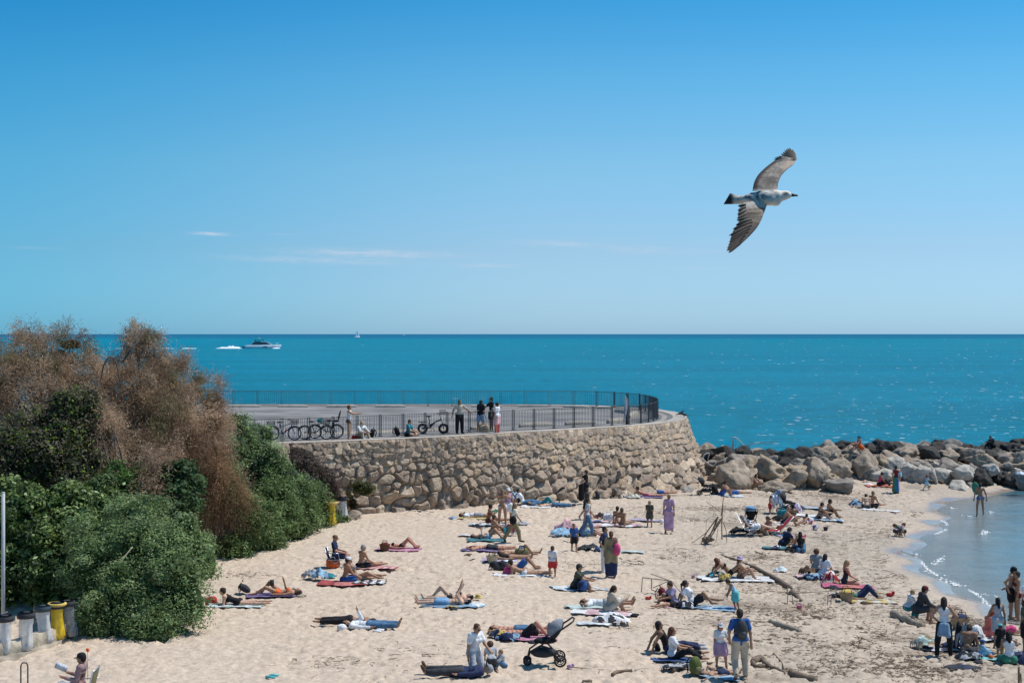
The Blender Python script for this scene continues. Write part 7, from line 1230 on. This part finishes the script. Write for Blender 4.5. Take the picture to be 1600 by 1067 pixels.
P_(1203,804,0,'stand','small child in red swimming trunks standing by the striped towel',1.0,'tan','dark','shorts=red','m',H=25,uaR=(30,8)); stroller(1232,803,180,'pushchair with a navy hood in the middle of the family group','char',1.05); pile(1214,802,'lblue','blue and white striped towel hanging over the pushchair handle',.35,.3,1.0,'white'); P_(1234,806,-60,'sitk','child in an orange top sitting in front of the navy-hooded pushchair',1.0,'tan','dark','tee=orange shorts=black','m'); bagp(1223,808,'teal','teal bag between the hanging towel and the navy-hooded pushchair',1.25); pile(1219,813,'black','black clothes and shoes in front of the teal bag',.5,.25,.22); pile(1243,803,'lilac','pale lilac cloth right of the navy-hooded pushchair',.35,.3,.55,'white'); towel(1263,794,3.,.8,-15,'lgrey','grey-blue striped towel behind the seated couple','sky',3); pile(1251,798,'char','dark cloth bundle at the end of the grey-blue towel',.3,.25,.24)
P_(1225,820,-8,'sitk','balding man in dark blue trunks sitting with raised knees',1.8,'tan','bald','shorts=navy','m',T=18,H=10); P_(1240,815,100,'sitk1','person with dark hair sitting behind the balding man',1.66,'brown','black','bra=black brief=black','f',3); P_(1257,817,60,'liefe','dark-haired child lying on the front near the balls',1.15,'brown','dark','brief=purple','m'); ball(1267,818,.12,'hot','pink ball right of the lying child','white'); ball(1274,828,.14,'white','white ball with coloured panels near the grey bucket','purple'); toy(1290,829,'char','grey toy bucket alone on the sand right of the balls',1.1); towel(1265,807,2.6,1.1,-18,'white','large white towel between the family and the seated couple'); toy(1255,840,'hot','pink toy lying behind the woman in the black tank top',1.,'toy')
P_(1279,812,5,'sitk','tanned woman sitting with knees drawn up on the white-blue towel',1.7,'tan','dark','brief=black bra=black','f',3,H=20); P_(1292,808,0,'sitk','dark-haired man sitting behind the tanned woman on the white-blue towel',1.78,'brown','black','shorts=black','m'); towel(1290,813,2.,1.,-10,'pale','white and blue towel under the seated couple','lblue',4)
P_(1223,853,20,'sitk1','dark-haired man in a navy t-shirt leaning towards the woman in black tank top',1.78,'tan','dark','tee=navy shorts=black','m',T=26,H=40); P_(1251,863,85,'sitk','long-haired woman in a black tank top and jeans sitting with one leg out',1.68,'tan','black','tank=black shorts=denim','f',2,thL=(112,20),shL=(64,10)); P_(1247,851,180,'sitk1','toddler in a beige hat between the man in navy and the woman in black',.95,'fair','sandy','tee=cream hat=beige','m'); towel(1222,858,1.9,.7,-10,'teal','dark teal towel in front of the man in navy','navy',5); pile(1212,857,'white','white and navy bag on the dark teal towel',.25,.2,.12,'navy'); pile(1237,862,'black','black bag at the hip of the woman in jeans',.28,.2,.2)
P_(1354,795,80,'sitout','bare-backed person sitting bent over, left of the pair on the white towel',1.74,'fair','dark','shorts=char','m',T=28,H=50); P_(1362,793,40,'sitout','second bare-backed person beside the bent-over one',1.74,'tan','sandy','shorts=black','m',T=10); towel(1377,798,2.2,.8,-8,'white','white towel beside the bare-backed pair'); pile(1337,792,'lblue','blue and white bag left of the bare-backed pair',.35,.25,.32,'char')
P_(1400,771,60,'stand','woman with a rainbow-striped cloth round her hips carrying a baby',1.66,'tan','black','tank=maroon','f',3,z=None); p=at(1400,771)
mb=MB(); cols=['olive','green','teal','blue','lilac','mauve']; mb.lathe([(.16,.95),(.19,.75),(.21,.4),(.235,.12)],24); mb.M=[(k%12)*6//12 for k in range(len(mb.F))]; tag(mb.build('rainbow_cloth',[cmat(c) for c in cols],None,loc=(p.x,p.y,p.z)),'rainbow-striped long cloth wrapped round the woman with the baby','sarong')
P_(Vector((p.x+.24,p.y-.1,p.z+.98)),0,120,'sitk1','baby in a pale blue top carried on the woman\'s hip',.62,'fair','bald','long=sky hat=lilac','m',group='people standing or walking')
P_(1447,766,10,'walk','running toddler with a pink hat and a pale blue top',.92,'tan','brown','tee=sky shorts=sky hat=maroon','m',uaR=(50,10),faR=(80,0)); toy(1452,762,'yellow','yellow bucket carried by the running toddler',1.)
P_(1374,759,0,'sitout','curly-haired woman in red and black reading on an orange towel',1.66,'brown','dark','tank=hot leggings=black','f',5,T=10,hs=.85,H=30,thR=(125,5),shR=(40,3)); towel(1372,760,1.9,.9,0,'orange','orange towel under the reading woman by the rocks'); pile(1357,758,'white','white cloth left of the orange towel',.3,.2,.12); pile(1352,752,'black','black bag lying on the grey rock by the orange towel',.25,.2,.2)
q=pz(1346,702,89.5); P_(q,0,190,'sitk','man in a blue cap and orange shorts sitting on top of the breakwater',1.72,'red','dark','shorts=orange cap=blue','m',group='people sitting about',zoff=.0)
q=pz(1552,697,92.5); P_(q,0,190,'sitk','person in dark clothes crouching on the highest rock of the breakwater',1.6,'fair','black','jacket=black trousers=black','m',group='people sitting about',zoff=-.1,H=40); o=pile(1596,752,'lblue','blue and white cloth on the last grey boulder',.4,.3,.2,'white'); q=pz(1596,742,84.2); o.location=q
P_(1532,808,95,'walk','man in blue swimming trunks wading in the shallows with a green board',1.72,'brown','dark','brief=blue','m',z=SEA-.06,thR=(2,6),shR=(-3,3),thL=(4,9),shL=(-8,4),uaR=(-14,22),faR=(-4,6),uaL=(8,20),faL=(10,4))
p=at(1525,805,SEA-.06); p.x-=.0; mb=MB(); mb.ell((0,.05,1.42),(.2,.06,.36),14,9,ry=-.25); tag(mb.build('bodyboard',cmat('green'),None,loc=tuple(p)),'green board held by the man wading in the shallows','bodyboard')
P_(1400,838,10,'squat','child in a pale top crouching and digging above the shoreline',1.25,'tan','auburn','tee=lpink shorts=char','m',1,T=50,H=60,ua=(10,6),fa=(20,0)); P_(1412,839,175,'squat','child in a green top crouching opposite the pale-topped one',1.25,'tan','brown','tee=green shorts=black','m',1,T=55,H=65,ua=(10,6),fa=(20,0))
# --- the man with the newspaper in the corner
beach_chair(125,1106,180,'beach chair with a yellow-green back under the reading man','olive',1.05,.36,16,bl=.5); P_(122,1104,180,'chair','man in a black cap and brown-pink sweater reading in the bottom corner',1.78,'brown','black','long=mauve2 trousers=lgrey cap=black shoes=char'.replace('mauve2','rosy'),'m',T=-12,H=4,ua=(12,8),fa=(104,0),zoff=.0) if CLR.setdefault('rosy',(.30,.19,.19)) else None
p=up(96,1041,(112,1104)); mb=MB(); mb.tube([(-.13,0,.04),(.12,0,-.06)],.075,12); mb.tube([(-.1,-.05,.06),(.1,-.03,-.02)],.06,10); tag(mb.build('newspaper',[mat('newsprint',(.55,.58,.64),.8,.3,25)],None,loc=tuple(p)),'folded newspaper in the hands of the man with the black cap','newspaper')
# small marks on the sand
shoes(425,1058,'aqua','tiny aqua sandals lying alone near the bottom of the photo',0,.8); pile(656,800,'char','flat dark cloth on the sand at the foot of the wall',.7,.22,.05); ball(1096,903,.05,'purple','x') if False else None
pile(1090,884,'lgrey','x') if False else None
toy(891,1043,'mauve','small faded pink toy left of the long thin stick',.8,'toy')
